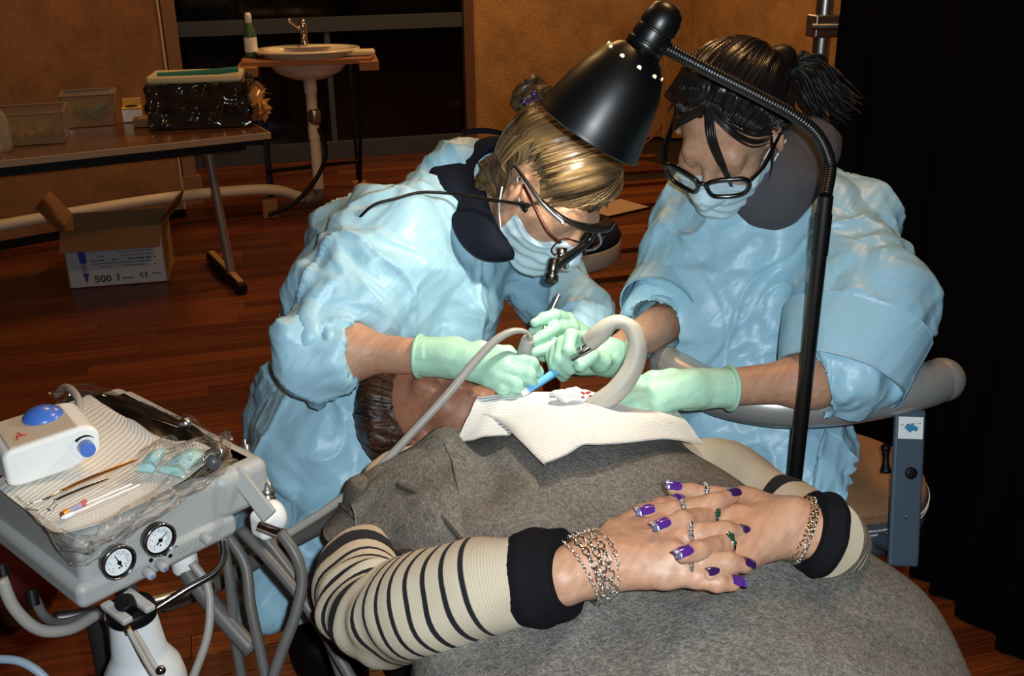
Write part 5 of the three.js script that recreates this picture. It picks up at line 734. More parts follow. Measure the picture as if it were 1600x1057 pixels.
  part('jumper', uvPlan(move(body(ft, 0.008), (x, y, z) => 0.012 * facet(x * 22, y * 22, z * 22)), 4), std({ color: new THREE.Color(0.50, 0.41, 0.27), roughness: 0.95, bumpMap: knitBump, bumpScale: 0.001 }), t, 'cream jumper bunched at the shoulder');
  const fl2 = new Field(); for (const d of [-0.1, 0.1]) fl2.cone(BP(0.5, d, 0.81), BP(1.0, d, 0.84), 0.10, 0.075, 0.05).cone(BP(1.0, d, 0.84), BP(1.38, d, 0.63), 0.07, 0.055, 0.04); part('trousers', body(fl2, 0.012), M.black, t); for (const d of [-0.1, 0.1]) { const s = new Field(); s.cone(BP(1.41, d, 0.62), BP(1.46, d, 0.76), 0.045, 0.035, 0.02); part('shoe', body(s, 0.008), M.black, t); }
  // nails, rings, bracelets
  const nailTex = phy({ color: new THREE.Color(0.12, 0.035, 0.32), roughness: 0.18, metalness: 0.35, clearcoat: 0.8 }), nailDark = phy({ color: new THREE.Color(0.035, 0.012, 0.085), roughness: 0.25, clearcoat: 0.8 }), glit = std({ color: 0xb8c4e8, metalness: 0.8, roughness: 0.25 });
  const toCam = (p) => EYE.clone().sub(p).normalize();
  const nail = (c, long, mat) => { const e = c[c.length - 1], d = e.clone().sub(c[c.length - 2]).normalize(), n = toCam(e).multiplyScalar(0.5).addScaledVector(UP, 0.6); n.addScaledVector(d, -n.dot(d)).normalize(); const s = n.clone().cross(d).normalize(); const at = (x, y, z) => e.clone().addScaledVector(d, x).addScaledVector(n, y).addScaledVector(s, z), R = 0.0088; const rows = []; for (let j = 0; j < 5; j++) { const x = -0.006 + j / 4 * (0.012 + long), row = []; for (let i = 0; i < 5; i++) { const a = (i / 4 - 0.5) * 1.7 * (j === 0 ? 0.75 : j === 4 ? 0.8 : 1); row.push(at(x, (R + 0.0006) * Math.cos(a) - 0.0003 * j - 0.25 * Math.max(0, x - 0.004) , R * 0.85 * Math.sin(a))); } rows.push(row); }
    const m = part('nail', sheet(rows, 8, 8, 0.0012), mat, t, 'purple painted nail'); if (long > 0.006) part('nail_tip', sheet([rows[3], rows[4]].map((r) => r.map((p) => p.clone().addScaledVector(n, 0.0011))), 8, 3, 0.0009), glit, m, 'silver glitter tip'); };
  LF.slice(0, 3).forEach((c) => nail(c, 0.010, nailTex)); nail(LF[3], 0.002, nailDark); RF.forEach((c, i) => nail(c, i === 3 ? 0.008 : 0.004, i === 3 ? nailTex : nailDark)); nail(LT, 0.008, nailTex); nail(RT, 0.006, nailTex);
  const ring = (c, i, k, r, gem) => { const a = c[i], b = c[i + 1], p = a.clone().lerp(b, k), fr2 = frameFrom(a, b), pts = []; for (let j = 0; j < 12; j++) { const w = j / 12 * 6.2832; pts.push(p.clone().addScaledVector(fr2.x, Math.cos(w) * r).addScaledVector(fr2.z, Math.sin(w) * r)); } const m = part('finger_ring', sweep(pts, 0.0030, { closed: true, n: 8, seg: 3, flat: 1 }), M.silver, t, 'silver ring'); const n = toCam(p).addScaledVector(UP, 0.4); n.addScaledVector(fr2.y, -n.dot(fr2.y)).normalize(); const s = n.clone().cross(fr2.y); for (let j = -2; j <= 2; j++) part('gem', ball(p.clone().addScaledVector(n, (r + 0.0016) * Math.cos(j * 0.28)).addScaledVector(s, (r + 0.0016) * Math.sin(j * 0.28)).addScaledVector(fr2.y, 0.0012 * (j % 2)), j ? 0.0026 : 0.0038, 8), gem, m, 'small bright stone'); };
  const gem = phy({ color: 0xe8eef4, metalness: 0.9, roughness: 0.08 }), green = phy({ color: 0x0f3d2c, roughness: 0.08, clearcoat: 1 });
  ring([Rm[0], ...RF[0]], 0, 0.85, 0.0128, gem); ring([Rm[1], ...RF[1]], 0, 0.85, 0.0136, gem); ring([Rm[2], ...RF[2]], 0, 0.85, 0.0132, gem); ring([Lm[1], ...LF[1]], 0, 0.95, 0.0128, green); ring([Lm[2], ...LF[2]], 0, 0.9, 0.0128, green); ring(LT.slice(1), 0, 0.5, 0.0128, gem);
  const chain = (c, ax, r, tiltx, link, mat, label) => { const d = ax.clone().normalize().addScaledVector(UP, tiltx).normalize(), f2 = frameFrom(c, c.clone().add(d)), n = Math.round(6.2832 * r / (link * 1.15)), gs = []; for (let j = 0; j < n; j++) { const w = j / n * 6.2832, q = r * (1 + 0.03 * Math.sin(w * 5)); const p = c.clone().addScaledVector(f2.x, Math.cos(w) * q).addScaledVector(f2.z, Math.sin(w) * q), tan = f2.x.clone().multiplyScalar(-Math.sin(w)).addScaledVector(f2.z, Math.cos(w)), rad = p.clone().sub(c).normalize(); const g = new THREE.TorusGeometry(link * 0.55, link * 0.2, 6, 10); g.scale(1.25, 0.85, 1); const tw = j % 2 ? 0.9 : -0.6, nn = rad.clone().multiplyScalar(Math.cos(tw)).addScaledVector(f2.y, Math.sin(tw)); g.applyMatrix4(basis(tan, nn.clone().cross(tan), nn, p)); gs.push(g); } const m = part('bracelet_chain', gs, mat, t, label); m.userData.kind = 'stuff'; };
  const wax = rW2.clone().sub(RW).normalize(), wc = (k) => RW.clone().lerp(rW2, k).addScaledVector(UP, -0.002);
  chain(wc(0.55), wax, 0.0355, 0.25, 0.0034, M.silver, 'fine silver chain bracelet'); chain(wc(0.75), wax, 0.036, 0.12, 0.0068, M.silver, 'chunky silver chain bracelet'); chain(wc(0.95), wax, 0.0358, 0.05, 0.0072, M.silver, 'thick silver rope bracelet'); chain(wc(1.12), wax, 0.0355, -0.05, 0.0066, M.silver, 'silver link bracelet'); chain(wc(1.32), wax, 0.0352, -0.16, 0.0044, M.silver, 'silver bar chain bracelet');
  const lax = lW2.clone().sub(LW).normalize(), goldish = std({ color: 0xe2c9a4, metalness: 1, roughness: 0.15 }); chain(LW.clone().lerp(lW2, 0.55), lax, 0.0365, 0.0, 0.0052, M.silver, 'silver chain bracelet on the far wrist'); chain(LW.clone().lerp(lW2, 0.78), lax, 0.036, 0.08, 0.0048, goldish, 'pale gold chain bracelet on the far wrist');
}
// ---------------------------------------------------------------- grey blanket
{
  const Hc = [[-0.05, 0.885], [0.0, 0.915], [0.06, 0.934], [0.15, 0.946], [0.25, 0.95], [0.4, 0.946], [0.55, 0.94], [0.7, 0.935], [0.9, 0.945], [1.15, 0.93]], WL = [[-0.05, 0.21], [0.05, 0.225], [0.2, 0.215], [0.3, 0.22], [0.36, 0.27], [0.5, 0.32], [0.8, 0.32], [1.15, 0.3]], WR = [[-0.05, 0.22], [0.05, 0.235], [0.2, 0.235], [0.33, 0.24], [0.42, 0.255], [0.5, 0.285], [0.57, 0.285], [0.68, 0.22], [0.8, 0.13], [1.15, 0.10]], DL = [[-0.05, 0.02], [0.28, 0.03], [0.36, 0.12], [0.45, 0.34], [1.15, 0.36]], DR = [[-0.05, 0.03], [0.35, 0.04], [0.43, 0.22], [0.55, 0.4], [1.15, 0.4]];
  const nu = 150, nv = 190, top = [];
  for (let j = 0; j <= nv; j++) { const s = -0.05 + 1.2 * j / nv; for (let i = 0; i <= nu; i++) {
    const v = i / nu * 2 - 1, side = v < 0 ? WL : WR, dr = v < 0 ? DL : DR, a = Math.min(1, Math.abs(v) / 0.72), W = pw(side, s), hd = v < 0 ? 0.085 : 0.075; let tt = W * Math.pow(Math.sin(a * Math.PI / 2), 1.0), h = pw(Hc, s) - hd * (1 - Math.pow(Math.max(0, Math.cos(a * Math.PI / 2)), 0.75)); const e = Math.max(0, Math.abs(v) - 0.72) / 0.28; h -= e * pw(dr, s); tt += e * 0.03 + 0.02 * e * n3(s * 14, side === WL ? 1 : 9, 2); if (s < 0) { h -= 0.0; }
    top.push(BP(s + 0.03 * (v < 0 ? e : 0) - (v < -0.55 && s < 0.1 ? 0.02 : 0), v < 0 ? -tt : tt, h)); } }
  const fold = (p, u, v, n) => { const q = p.clone().sub(B0), s = q.dot(BA), t = q.dot(BL); let d = 0.012 * n3(s * 7 + 2, t * 7, 1) + 0.007 * (1 - 2 * Math.abs(n3(s * 9 + t * 6, t * 5 - s * 3, 4))); d += 0.016 * Math.exp(-((t + 0.12 + 0.35 * (s - 0.12)) ** 2) / 0.0009) * sstep(0.32, 0.1, s); d -= 0.014 * Math.exp(-((t + 0.07 + 0.35 * (s - 0.12)) ** 2) / 0.0008) * sstep(0.3, 0.08, s); return p.addScaledVector(n, (n.y < 0 ? -1 : 1) * d); };
  const t = thing('blanket', 'thick grey fleece blanket draped over the reclining person', 'blanket', BP(0.5, 0, 0.6));
  const g = sheetPts(top, nu, nv, -0.008, fold, [1.1, 1.2]); part('blanket_cloth', g, M.blanket, t);
  // turned-back corner over the near shoulder with its hem
  const PP = (x, y, h) => PH(x, y, h), fl = [[PP(556, 800, 0.872), PP(600, 745, 0.895), PP(655, 715, 0.915), PP(700, 705, 0.93)], [PP(560, 820, 0.874), PP(612, 775, 0.906), PP(662, 758, 0.926), PP(712, 742, 0.94)], [PP(575, 850, 0.872), PP(630, 822, 0.908), PP(680, 806, 0.93), PP(722, 800, 0.942)], [PP(606, 878, 0.868), PP(652, 872, 0.905), PP(700, 872, 0.926), PP(732, 868, 0.938)]];
  part('folded_corner', sheet(fl, 34, 34, 0.010, (p, u, v, n) => p.addScaledVector(UP, 0.006 * n3(u * 5, v * 5, 7) + 0.004), [0.2, 0.2]), M.blanket, t, 'folded blanket corner');
  part('hem', [sweep([PP(622, 768, 0.915), PP(660, 788, 0.928), PP(695, 825, 0.936), PP(731, 868, 0.946)].map((p) => p.addScaledVector(UP, 0.008)), 0.0055, { n: 10, flat: 0.6 })], M.blanket, t);
}
// ---------------------------------------------------------------- paper bib
{
  const tx = dataTex(128, (u, v) => 0.5 + 0.5 * Math.sin(v * 6.2832 * 8) * (0.7 + 0.3 * Math.sin(u * 6.2832 * 16)), false, 1); tx.repeat.set(5, 3.4); const bm = std({ color: 0xe6e6e4, roughness: 0.85, bumpMap: tx, bumpScale: 0.0018 });
  const t = thing('paper_bib', 'white ribbed paper bib spread across the chest', 'bib', PH(900, 680, 0.94));
  const r = (a) => a.map(([x, y, h]) => PH(x, y, h));
  part('bib_sheet', sheet([r([[738, 648, 0.945], [790, 634, 0.955], [850, 622, 0.960], [920, 628, 0.962], [1000, 638, 0.952], [1058, 642, 0.937]]), r([[778, 656, 0.958], [812, 662, 0.968], [872, 652, 0.971], [945, 650, 0.970], [1015, 655, 0.957], [1070, 660, 0.936]]), r([[812, 688, 0.966], [832, 692, 0.972], [888, 682, 0.975], [950, 674, 0.972], [1020, 673, 0.957], [1083, 676, 0.932]]), r([[851, 727, 0.971], [858, 724, 0.972], [905, 704, 0.976], [960, 695, 0.972], [1030, 690, 0.956], [1097, 693, 0.928]])], 60, 40, 0.0016, (p, u, v) => p.addScaledVector(UP, 0.0035 * n3(u * 6, v * 5, 3) + 0.005 * Math.exp(-((u - 0.62 + v * 0.2) ** 2) / 0.004)), [1, 1]), bm, t);
  part('bib_fold', sheet([r([[746, 624, 0.958], [800, 616, 0.966], [862, 616, 0.966]]), r([[730, 655, 0.945], [782, 646, 0.957], [842, 640, 0.962]]), r([[714, 694, 0.925], [748, 685, 0.945], [795, 680, 0.957]])], 24, 20, 0.0016, (p, u, v) => p.addScaledVector(UP, 0.003 * n3(u * 5, v * 5, 8)), [0.5, 0.5]), bm, t, 'folded left end of the bib');
  const pl = thing('gauze_pad', 'crumpled white gauze pad with red spots on the bib', 'gauze', PH(905, 615, 0.975)); part('gauze', uvPlan(move(ellipsoid(PH(898, 618, 0.975), CR, CU, CF.clone().negate(), 0.038, 0.010, 0.018, 48), (x, y, z) => 0.012 * tet(x * 55, y * 55, z * 55) + 0.005 * tet(x * 120, y * 120, z * 120)), 1), bm, pl); for (let i = 0; i < 7; i++) part('red_spot', ellipsoid(PH(rr(904, 924), rr(612, 622), 0.985).addScaledVector(CF, -0.012), CR, CU, CF.clone().negate(), 0.0022, 0.0015, 0.001, 8), std({ color: 0xb83a2a, roughness: 0.7 }), pl);
}
// ---------------------------------------------------------------- reclining chair under the patient
{
  const t = thing('dental_chair', 'dark reclining dental chair beneath the blanket', 'chair', BP(0.4, 0, 0));
  const cr2 = BL.clone().negate(); const slab = (s0, h0, s1, h1, w, th) => { const a = BP(s0, 0, h0), b = BP(s1, 0, h1), y = b.clone().sub(a).normalize(), z = BL.clone().cross(y).normalize(); return boxAx(a.clone().add(b).multiplyScalar(0.5), BL, y, z, w, a.distanceTo(b), th, 0.03); };
  part('backrest', slab(-0.05, 0.66, 0.5, 0.66, 0.46, 0.09), M.chairDark, t); part('seat', slab(0.5, 0.66, 1.0, 0.69, 0.5, 0.09), M.chairDark, t); part('leg_rest', slab(1.0, 0.69, 1.5, 0.5, 0.4, 0.08), M.chairDark, t);
  const hr = P(672, 700, 1.66); part('headrest', boxAx(V(hr.x - 0.02, hr.y - 0.10, hr.z), BL, UP, BA, 0.20, 0.06, 0.18, 0.025), M.chairDark, t); part('headrest_stem', rod(V(hr.x, hr.y - 0.11, hr.z), BP(0.02, 0, 0.66), 0.02), M.steel, t);
  part('base_column', rod(BP(0.55, 0, 0.02), BP(0.55, 0, 0.63), 0.07, 0.06, 24), M.steel, t); part('base_plate', boxAx(BP(0.55, 0, 0.02), BL, UP, BA, 0.5, 0.04, 0.7, 0.015), M.chairDark, t);
}
// ---------------------------------------------------------------- desk lamp on a long pole
{
  const foot = V(0.405, 0, -1.30), neckP = P(1012, 66, 1.375), mouthC = P(921, 205, 1.425), ax = mouthC.clone().sub(neckP).normalize();
  const t = thing('exam_lamp', 'black bell-shaped lamp on a flexible neck and tall pole', 'lamp', foot);
  const topP = P(1293, 300, 1.40); topP.x = lerp(topP.x, foot.x, 0.3); topP.z = lerp(topP.z, foot.z, 0.3);
  part('pole', rod(foot.clone().setY(0.02), topP, 0.0105, 0.0105, 20), M.lampBlack, t); part('pole_joint', rod(topP.clone().lerp(foot, 0.02), topP.clone().lerp(foot, 0.065), 0.0118), M.lampBlack, t); part('base', lathe(foot, UP, [[0, 0.001], [0.13, 0.001], [0.135, 0.008], [0.13, 0.018], [0.03, 0.026], [0.014, 0.04], [0, 0.04]], 40), M.lampBlack, t);
  const neck = [topP, P(1296, 255, 1.40), P(1278, 212, 1.40), P(1240, 180, 1.395), P(1185, 150, 1.39), P(1120, 117, 1.385), P(1068, 90, 1.38), P(1034, 72, 1.375)];
  part('gooseneck', sweep(neck, 0.0088, { n: 14, seg: 40, disp: (tt, a, len) => 0.0004 * Math.sin(len * 6.2832 / 0.0042) }), M.lampBlack, t, 'ribbed flexible black neck');
  const L = neckP.distanceTo(mouthC), sh = [[0.024, 0.012], [0.034, 0.018], [0.048, 0.035], [0.060, 0.06], [0.069, 0.09], [0.0755, 0.12], [0.079, L - 0.004], [0.082, L], [0.0805, L + 0.002], [0.077, L - 0.002], [0.073, 0.12], [0.0665, 0.09], [0.0575, 0.06], [0.0455, 0.036], [0.030, 0.021], [0.022, 0.016]];
  const shade = part('shade', lathe(neckP, ax, sh, 64), M.lampBlack, t, 'black bell shade');
  part('socket', lathe(neckP.clone().addScaledVector(ax, -0.058), ax, [[0, 0], [0.012, 0.002], [0.021, 0.009], [0.026, 0.022], [0.0262, 0.036], [0.0245, 0.037], [0.0245, 0.040], [0.0262, 0.041], [0.0265, 0.055], [0.025, 0.056], [0.025, 0.059], [0.027, 0.060], [0.027, 0.072], [0.0, 0.073]], 40), M.lampBlack, t, 'rounded black socket cap');
  const f = frameFrom(neckP, neckP.clone().add(ax)); for (let i = 0; i < 10; i++) { const a = i / 10 * 6.2832 + 0.1, r = 0.0445, d = f.x.clone().multiplyScalar(Math.cos(a)).addScaledVector(f.z, Math.sin(a)); const p = neckP.clone().addScaledVector(ax, 0.030).addScaledVector(d, r * 0.985); part('vent_hole', rod(p.clone().addScaledVector(d, -0.001), p.clone().addScaledVector(d, 0.0012), 0.0032, 0.0032, 12), std({ color: 0xfff0d0, emissive: new THREE.Color(1, 0.85, 0.6), emissiveIntensity: 0.5 }), shade, 'small lit vent hole'); }
  const lb = neckP.clone().addScaledVector(ax, 0.066); part('lamp_bulb', lathe(neckP.clone().addScaledVector(ax, 0.018), ax, [[0, 0], [0.013, 0], [0.014, 0.012], [0.022, 0.03], [0.026, 0.045], [0.022, 0.06], [0.01, 0.068], [0, 0.07]], 24), std({ color: 0xfff4e0, emissive: new THREE.Color(1, 0.86, 0.62), emissiveIntensity: 3 }), t, 'glowing bulb');
  const s = new THREE.SpotLight(new THREE.Color(1, 0.91, 0.74), EXAM, 0, 62 * D2R, 0.35, 2); s.position.copy(neckP.clone().addScaledVector(ax, 0.092).sub(foot)); s.target.position.copy(neckP.clone().addScaledVector(ax, 1).sub(foot)); s.castShadow = true; s.shadow.radius = 1.2; t.add(s, s.target);
}
// ---------------------------------------------------------------- assistant's stool with curved support bar
{
  const c = PH(1296, 726, 0.725).setY(0), t = thing('assistant_stool', 'grey leather stool with curved silver body support bar', 'stool', c), sh = 0.722, R = 0.165;
  part('seat_side', lathe(V(c.x, sh - 0.10, c.z), UP, [[0, 0], [R - 0.04, 0], [R - 0.008, 0.015], [R, 0.04], [R, 0.075], [R - 0.006, 0.083]], 56), M.leather, t, 'grey leather cushion side'); part('seat_top', lathe(V(c.x, sh - 0.018, c.z), UP, [[R - 0.004, 0], [R - 0.008, 0.012], [R - 0.035, 0.026], [R - 0.09, 0.032], [0, 0.033]], 56), M.tan, t, 'grey cushion top painted brown for warm lamplight');  // top is the same grey leather, warm light painted on as brown
  const sg = []; for (let i = 0; i < 130; i++) { const a = i / 130 * 6.2832; for (const y of [-0.028, -0.036]) { const g = box(0.0072, 0.002, 0.002, 0.0008, 1); g.rotateY(-a + Math.PI / 2); g.translate(c.x + (R + 0.0008) * Math.cos(a), sh + y, c.z + (R + 0.0008) * Math.sin(a)); sg.push(g); } } const sm = part('stitching', sg, M.stitch, t, 'white double stitching'); sm.userData.kind = 'stuff';
  part('column', rod(V(c.x, 0.08, c.z), V(c.x, sh - 0.1, c.z), 0.03, 0.026), M.steel, t);
  for (let i = 0; i < 5; i++) { const a = i * 1.2566 + 0.9, e = V(c.x + 0.27 * Math.cos(a), 0.06, c.z + 0.27 * Math.sin(a)); const l = part('leg', rod(V(c.x, 0.10, c.z), e, 0.024, 0.016), M.steel, t); part('castor', rod(e.clone().add(V(-0.012, -0.03, 0)), e.clone().add(V(0.012, -0.03, 0)), 0.028), M.black, l); }
  const bp = [P(1042, 570, 1.72), P(1068, 588, 1.68), P(1122, 615, 1.62), P(1200, 633, 1.585), P(1290, 634, 1.575), P(1380, 619, 1.58), P(1438, 604, 1.59), P(1472, 594, 1.61)];
  part('support_bar', sweep(bp, [0.030, 0.035, 0.036, 0.034, 0.0335, 0.035, 0.0365, 0.0345], { n: 28, seg: 10, flat: 0.95 }), M.bar, t, 'silver grey padded support bar'); part('bar_end', [ball(bp[0], 0.031, 24)], M.bar, t); part('bar_end', [ball(bp[7], 0.035, 24)], M.bar, t);
  const pt = P(1422, 640, 1.575), pbm = P(1393, 886, 1.585); pbm.x = lerp(pt.x, pbm.x, 0.4); const dn = pbm.clone().sub(pt).normalize(), nx = CR.clone().addScaledVector(dn, -CR.dot(dn)).normalize(), nz = nx.clone().cross(dn).normalize().negate(), L = pt.distanceTo(pbm);
  const pl = part('bracket', boxAx(pt.clone().lerp(pbm, 0.5), nx, dn.clone().negate(), nx.clone().cross(dn.clone().negate()), 0.048, L, 0.010, 0.008), M.plate, t, 'dark blue-grey steel bracket'); const fz = nx.clone().cross(dn.clone().negate());
  part('bolt_cap', lathe(pt.clone().addScaledVector(dn, L * 0.40).addScaledVector(fz, 0.004).addScaledVector(nx, 0.004), fz, [[0.0, 0], [0.0095, 0], [0.0095, 0.003], [0.008, 0.005], [0, 0.005]], 20), M.black, pl); part('rivet', ball(pt.clone().addScaledVector(dn, L * 0.68).addScaledVector(fz, 0.005), 0.0025), M.chrome, pl);
  const st = canvasTex(128, 128, (g) => { g.fillStyle = '#dfe4e2'; g.fillRect(0, 0, 128, 128); g.fillStyle = '#3a7fa8'; g.beginPath(); g.moveTo(30, 62); g.lineTo(48, 40); g.lineTo(60, 46); g.lineTo(70, 34); g.lineTo(82, 50); g.lineTo(104, 60); g.lineTo(96, 84); g.lineTo(76, 78); g.lineTo(60, 92); g.lineTo(46, 78); g.fill(); g.fillStyle = '#4a5a66'; for (let i = 0; i < 4; i++) g.fillRect(10 + i * 30, 46 + i * -4, 18, 4); }); const sq = new THREE.PlaneGeometry(0.038, 0.034); sq.applyMatrix4(basis(nx, dn.clone().negate(), fz, pt.clone().addScaledVector(dn, 0.028).addScaledVector(fz, 0.0062))); part('sticker', sq, std({ map: st, roughness: 0.5 }), pl, 'white sticker with blue map shape');
  const kb = P(1384, 720, 1.66); part('lever_knob', [sweep([kb.clone().addScaledVector(CU, 0.02), kb, kb.clone().addScaledVector(CU, -0.02)], [0.007, 0.005, 0.009], { n: 10 }), ball(kb.clone().addScaledVector(CU, 0.02), 0.008)], M.black, t);
  part("bracket_arm", rod(pbm.clone().addScaledVector(dn, -0.03).addScaledVector(fz, -0.006), V(c.x, sh - 0.12, c.z), 0.014), M.plate, t);
}
// ---------------------------------------------------------------- instruments in hand and their hoses
{
  const hs = thing('suction_hose', 'thick pale grey suction hose with metal fork and blue tip', 'hose', PH(930, 636, 0.95));
  part('hose', sweep([P(921, 536, 1.475), P(936, 522, 1.465), P(960, 507, 1.46), P(984, 511, 1.455), P(996, 538, 1.45), P(988, 576, 1.45), P(962, 612, 1.45), P(932, 634, 1.455), P(905, 655, 1.475)], [0.0135, 0.0142, 0.0142, 0.0145, 0.0148, 0.0152, 0.0155, 0.0155, 0.015], { n: 22, seg: 10 }), phy({ color: new THREE.Color(0.44, 0.42, 0.36), roughness: 0.5 }), hs);
  const a = P(930, 534, 1.474), b = P(908, 552, 1.485); part('metal_fork', [rod(a.clone().addScaledVector(CU, 0.005), b.clone().addScaledVector(CU, 0.005), 0.0032), rod(a.clone().addScaledVector(CU, -0.006).addScaledVector(CR, 0.003), b.clone().addScaledVector(CU, -0.003), 0.0032), rod(b, b.clone().lerp(P(895, 560, 1.505), 1), 0.005), ball(b.clone().addScaledVector(CU, 0.006), 0.0045)], M.steel, hs, 'steel fork fitting');
  part('suction_tip', sweep([P(880, 573, 1.55), P(866, 583, 1.535), P(842, 599, 1.505), P(822, 611, 1.485)], [0.0065, 0.0065, 0.006, 0.0058], { n: 14 }), phy({ color: new THREE.Color(0.16, 0.50, 0.88), roughness: 0.3 }), hs, 'sky blue suction tip'); part('tip_end', rod(P(823, 610, 1.486), P(814, 616, 1.483), 0.0062), M.white, hs);
  const hp = thing('scaler_handpiece', 'pale handpiece on thin grey hose held by the dentist', 'handpiece', P(800, 588, 1.53));
  part('handpiece_body', lathe(P(826, 528, 1.50), P(806, 592, 1.545).sub(P(826, 528, 1.50)), [[0, 0], [0.0085, 0.001], [0.010, 0.006], [0.0105, 0.04], [0.0095, 0.06], [0.006, 0.075], [0, 0.076]], 24), phy({ color: new THREE.Color(0.42, 0.41, 0.37), roughness: 0.4 }), hp);
  part('hose', sweep([P(827, 530, 1.50), P(822, 520, 1.492), P(806, 517, 1.485), P(780, 528, 1.475), P(745, 562, 1.465), P(700, 616, 1.455), P(645, 676, 1.45), P(585, 738, 1.45), P(520, 790, 1.46), P(450, 835, 1.47), P(425, 850, 1.47)], 0.0062, { n: 14, seg: 8 }), M.hoseLight, hp, 'thin pale grey hose');
  solo('mouth_mirror', [rod(P(873, 462, 1.63), P(858, 494, 1.615), 0.0042), rod(P(858, 494, 1.615), P(848, 520, 1.60), 0.003)], M.steel, 'slim metal mirror handle held upright in gloved fingers', 'mirror');
}
// ================================================================ portable dental unit, lower left
{
  const UX = V(0.66, 0, -0.75).normalize(), UB = V(-UX.z, 0, UX.x); if (UB.x > 0) UB.negate();
  const C0 = PH(128, 960, 0.842); C0.y = 0; const W = 0.285, DP = 0.38, hb = 0.842, ht = 0.935;
  const at = (x, h, b) => C0.clone().addScaledVector(UX, x).addScaledVector(UB, b).setY(h), FN = UB.clone().negate();
  const bx = (x0, x1, h0, h1, b0, b1, r = 0.006) => boxAx(at((x0 + x1) / 2, (h0 + h1) / 2, (b0 + b1) / 2), UX, UP, FN, x1 - x0, h1 - h0, Math.abs(b1 - b0), r);
  const t = thing('dental_unit', 'pale grey portable dental unit with two round gauges and hoses', 'dental unit', at(W / 2, 0, DP / 2));
  // housing: rounded tray body with a stepped lower lip
  const hs = part('housing', [bx(0.012, W - 0.006, hb + 0.022, ht, 0.008, DP, 0.014), bx(0, W - 0.06, hb, hb + 0.034, 0, DP - 0.01, 0.011), bx(W - 0.085, W, hb + 0.026, ht, 0.0, DP - 0.02, 0.016)], M.unit, t, 'pale grey moulded housing');
  // two gauges on the front
  const face = (a) => canvasTex(256, 256, (g) => { g.fillStyle = '#eef3f6'; g.beginPath(); g.arc(128, 128, 127, 0, 7); g.fill(); g.strokeStyle = '#15161c'; g.fillStyle = '#15161c'; for (let i = 0; i <= 40; i++) { const w = 2.3 + i / 40 * 4.9, r0 = i % 5 ? 98 : 88; g.lineWidth = i % 5 ? 2 : 4; g.beginPath(); g.moveTo(128 + Math.cos(w) * r0, 128 + Math.sin(w) * r0); g.lineTo(128 + Math.cos(w) * 108, 128 + Math.sin(w) * 108); g.stroke(); } g.lineWidth = 3; g.beginPath(); g.arc(128, 128, 84, 4.6, 7.2); g.stroke(); g.font = 'bold 17px sans-serif'; for (let i = 0; i < 6; i++) { const w = 2.5 + i * 0.9; g.fillText(String(i * 2), 120 + Math.cos(w) * 68, 134 + Math.sin(w) * 68); } g.beginPath(); g.arc(128, 188, 10, 0, 7); g.fill(); });
  for (const [px, py, na] of [[181, 876, 1.9], [245, 841, 0.65]]) {
    const r = ray(px, py), k = at(0, 0, 0).sub(EYE).dot(FN) / r.dot(FN), c = EYE.clone().addScaledVector(r, k).addScaledVector(FN, -0.004), R = 0.0205, g = part('gauge', lathe(c, FN, [[0, 0], [R, 0], [R + 0.0005, 0.006], [R + 0.0015, 0.010], [R, 0.0125], [R - 0.0025, 0.0125], [R - 0.0035, 0.010], [0, 0.0098]], 48), M.blackGloss, t, 'round pressure gauge with chrome and black rim');
    const up = UP.clone(), d = new THREE.CircleGeometry(R - 0.003, 40); d.applyMatrix4(basis(UX, UP, FN, c.clone().addScaledVector(FN, 0.0104))); part('dial', d, std({ map: face(), roughness: 0.5 }), g, 'white dial with black graduations');
    const ring = []; for (let i = 0; i < 28; i++) { const a = i / 28 * 6.2832; ring.push(c.clone().addScaledVector(FN, 0.0125).addScaledVector(UX, Math.cos(a) * (R + 0.0006)).addScaledVector(UP, Math.sin(a) * (R + 0.0006))); } part('gauge_rim', sweep(ring, 0.0012, { closed: true, n: 8, seg: 2 }), M.chrome, g);
    const nd = UX.clone().multiplyScalar(Math.cos(na)).addScaledVector(UP, Math.sin(na)), c2 = c.clone().addScaledVector(FN, 0.0125); part('needle', [rod(c2.clone().addScaledVector(nd, -0.007), c2.clone().addScaledVector(nd, 0.013), 0.0011, 0.0004, 6), lathe(c2.clone().addScaledVector(FN, -0.001), FN, [[0, 0], [0.0026, 0], [0.0026, 0.002], [0, 0.002]], 14)], M.black, g);
  }
  const onFront = (px, py, out = 0) => { const r = ray(px, py), k = at(0, 0, 0).sub(EYE).dot(FN) / r.dot(FN); return EYE.clone().addScaledVector(r, k).addScaledVector(FN, out); };
  for (const [px, py] of [[228, 892], [248, 880], [318, 839]]) { const c = onFront(px, py, -0.002), kb = part('control_knob', lathe(c, FN.clone().addScaledVector(UP, -0.15), [[0, 0], [0.0065, 0], [0.006, 0.014], [0.005, 0.017], [0, 0.017]], 20), M.unit, t); if (px < 300) part('knob_dot', ball(c.clone().addScaledVector(FN, 0.0168).addScaledVector(UP, -0.002), 0.0022, 10), M.blue, kb, 'blue dot'); }
  for (const [px, py] of [[236, 876], [258, 866], [266, 869], [276, 857]]) part('socket_hole', lathe(onFront(px, py, -0.001), FN, [[0, 0], [0.0028, 0], [0.0028, 0.0016], [0, 0.0016]], 14), M.black, t);
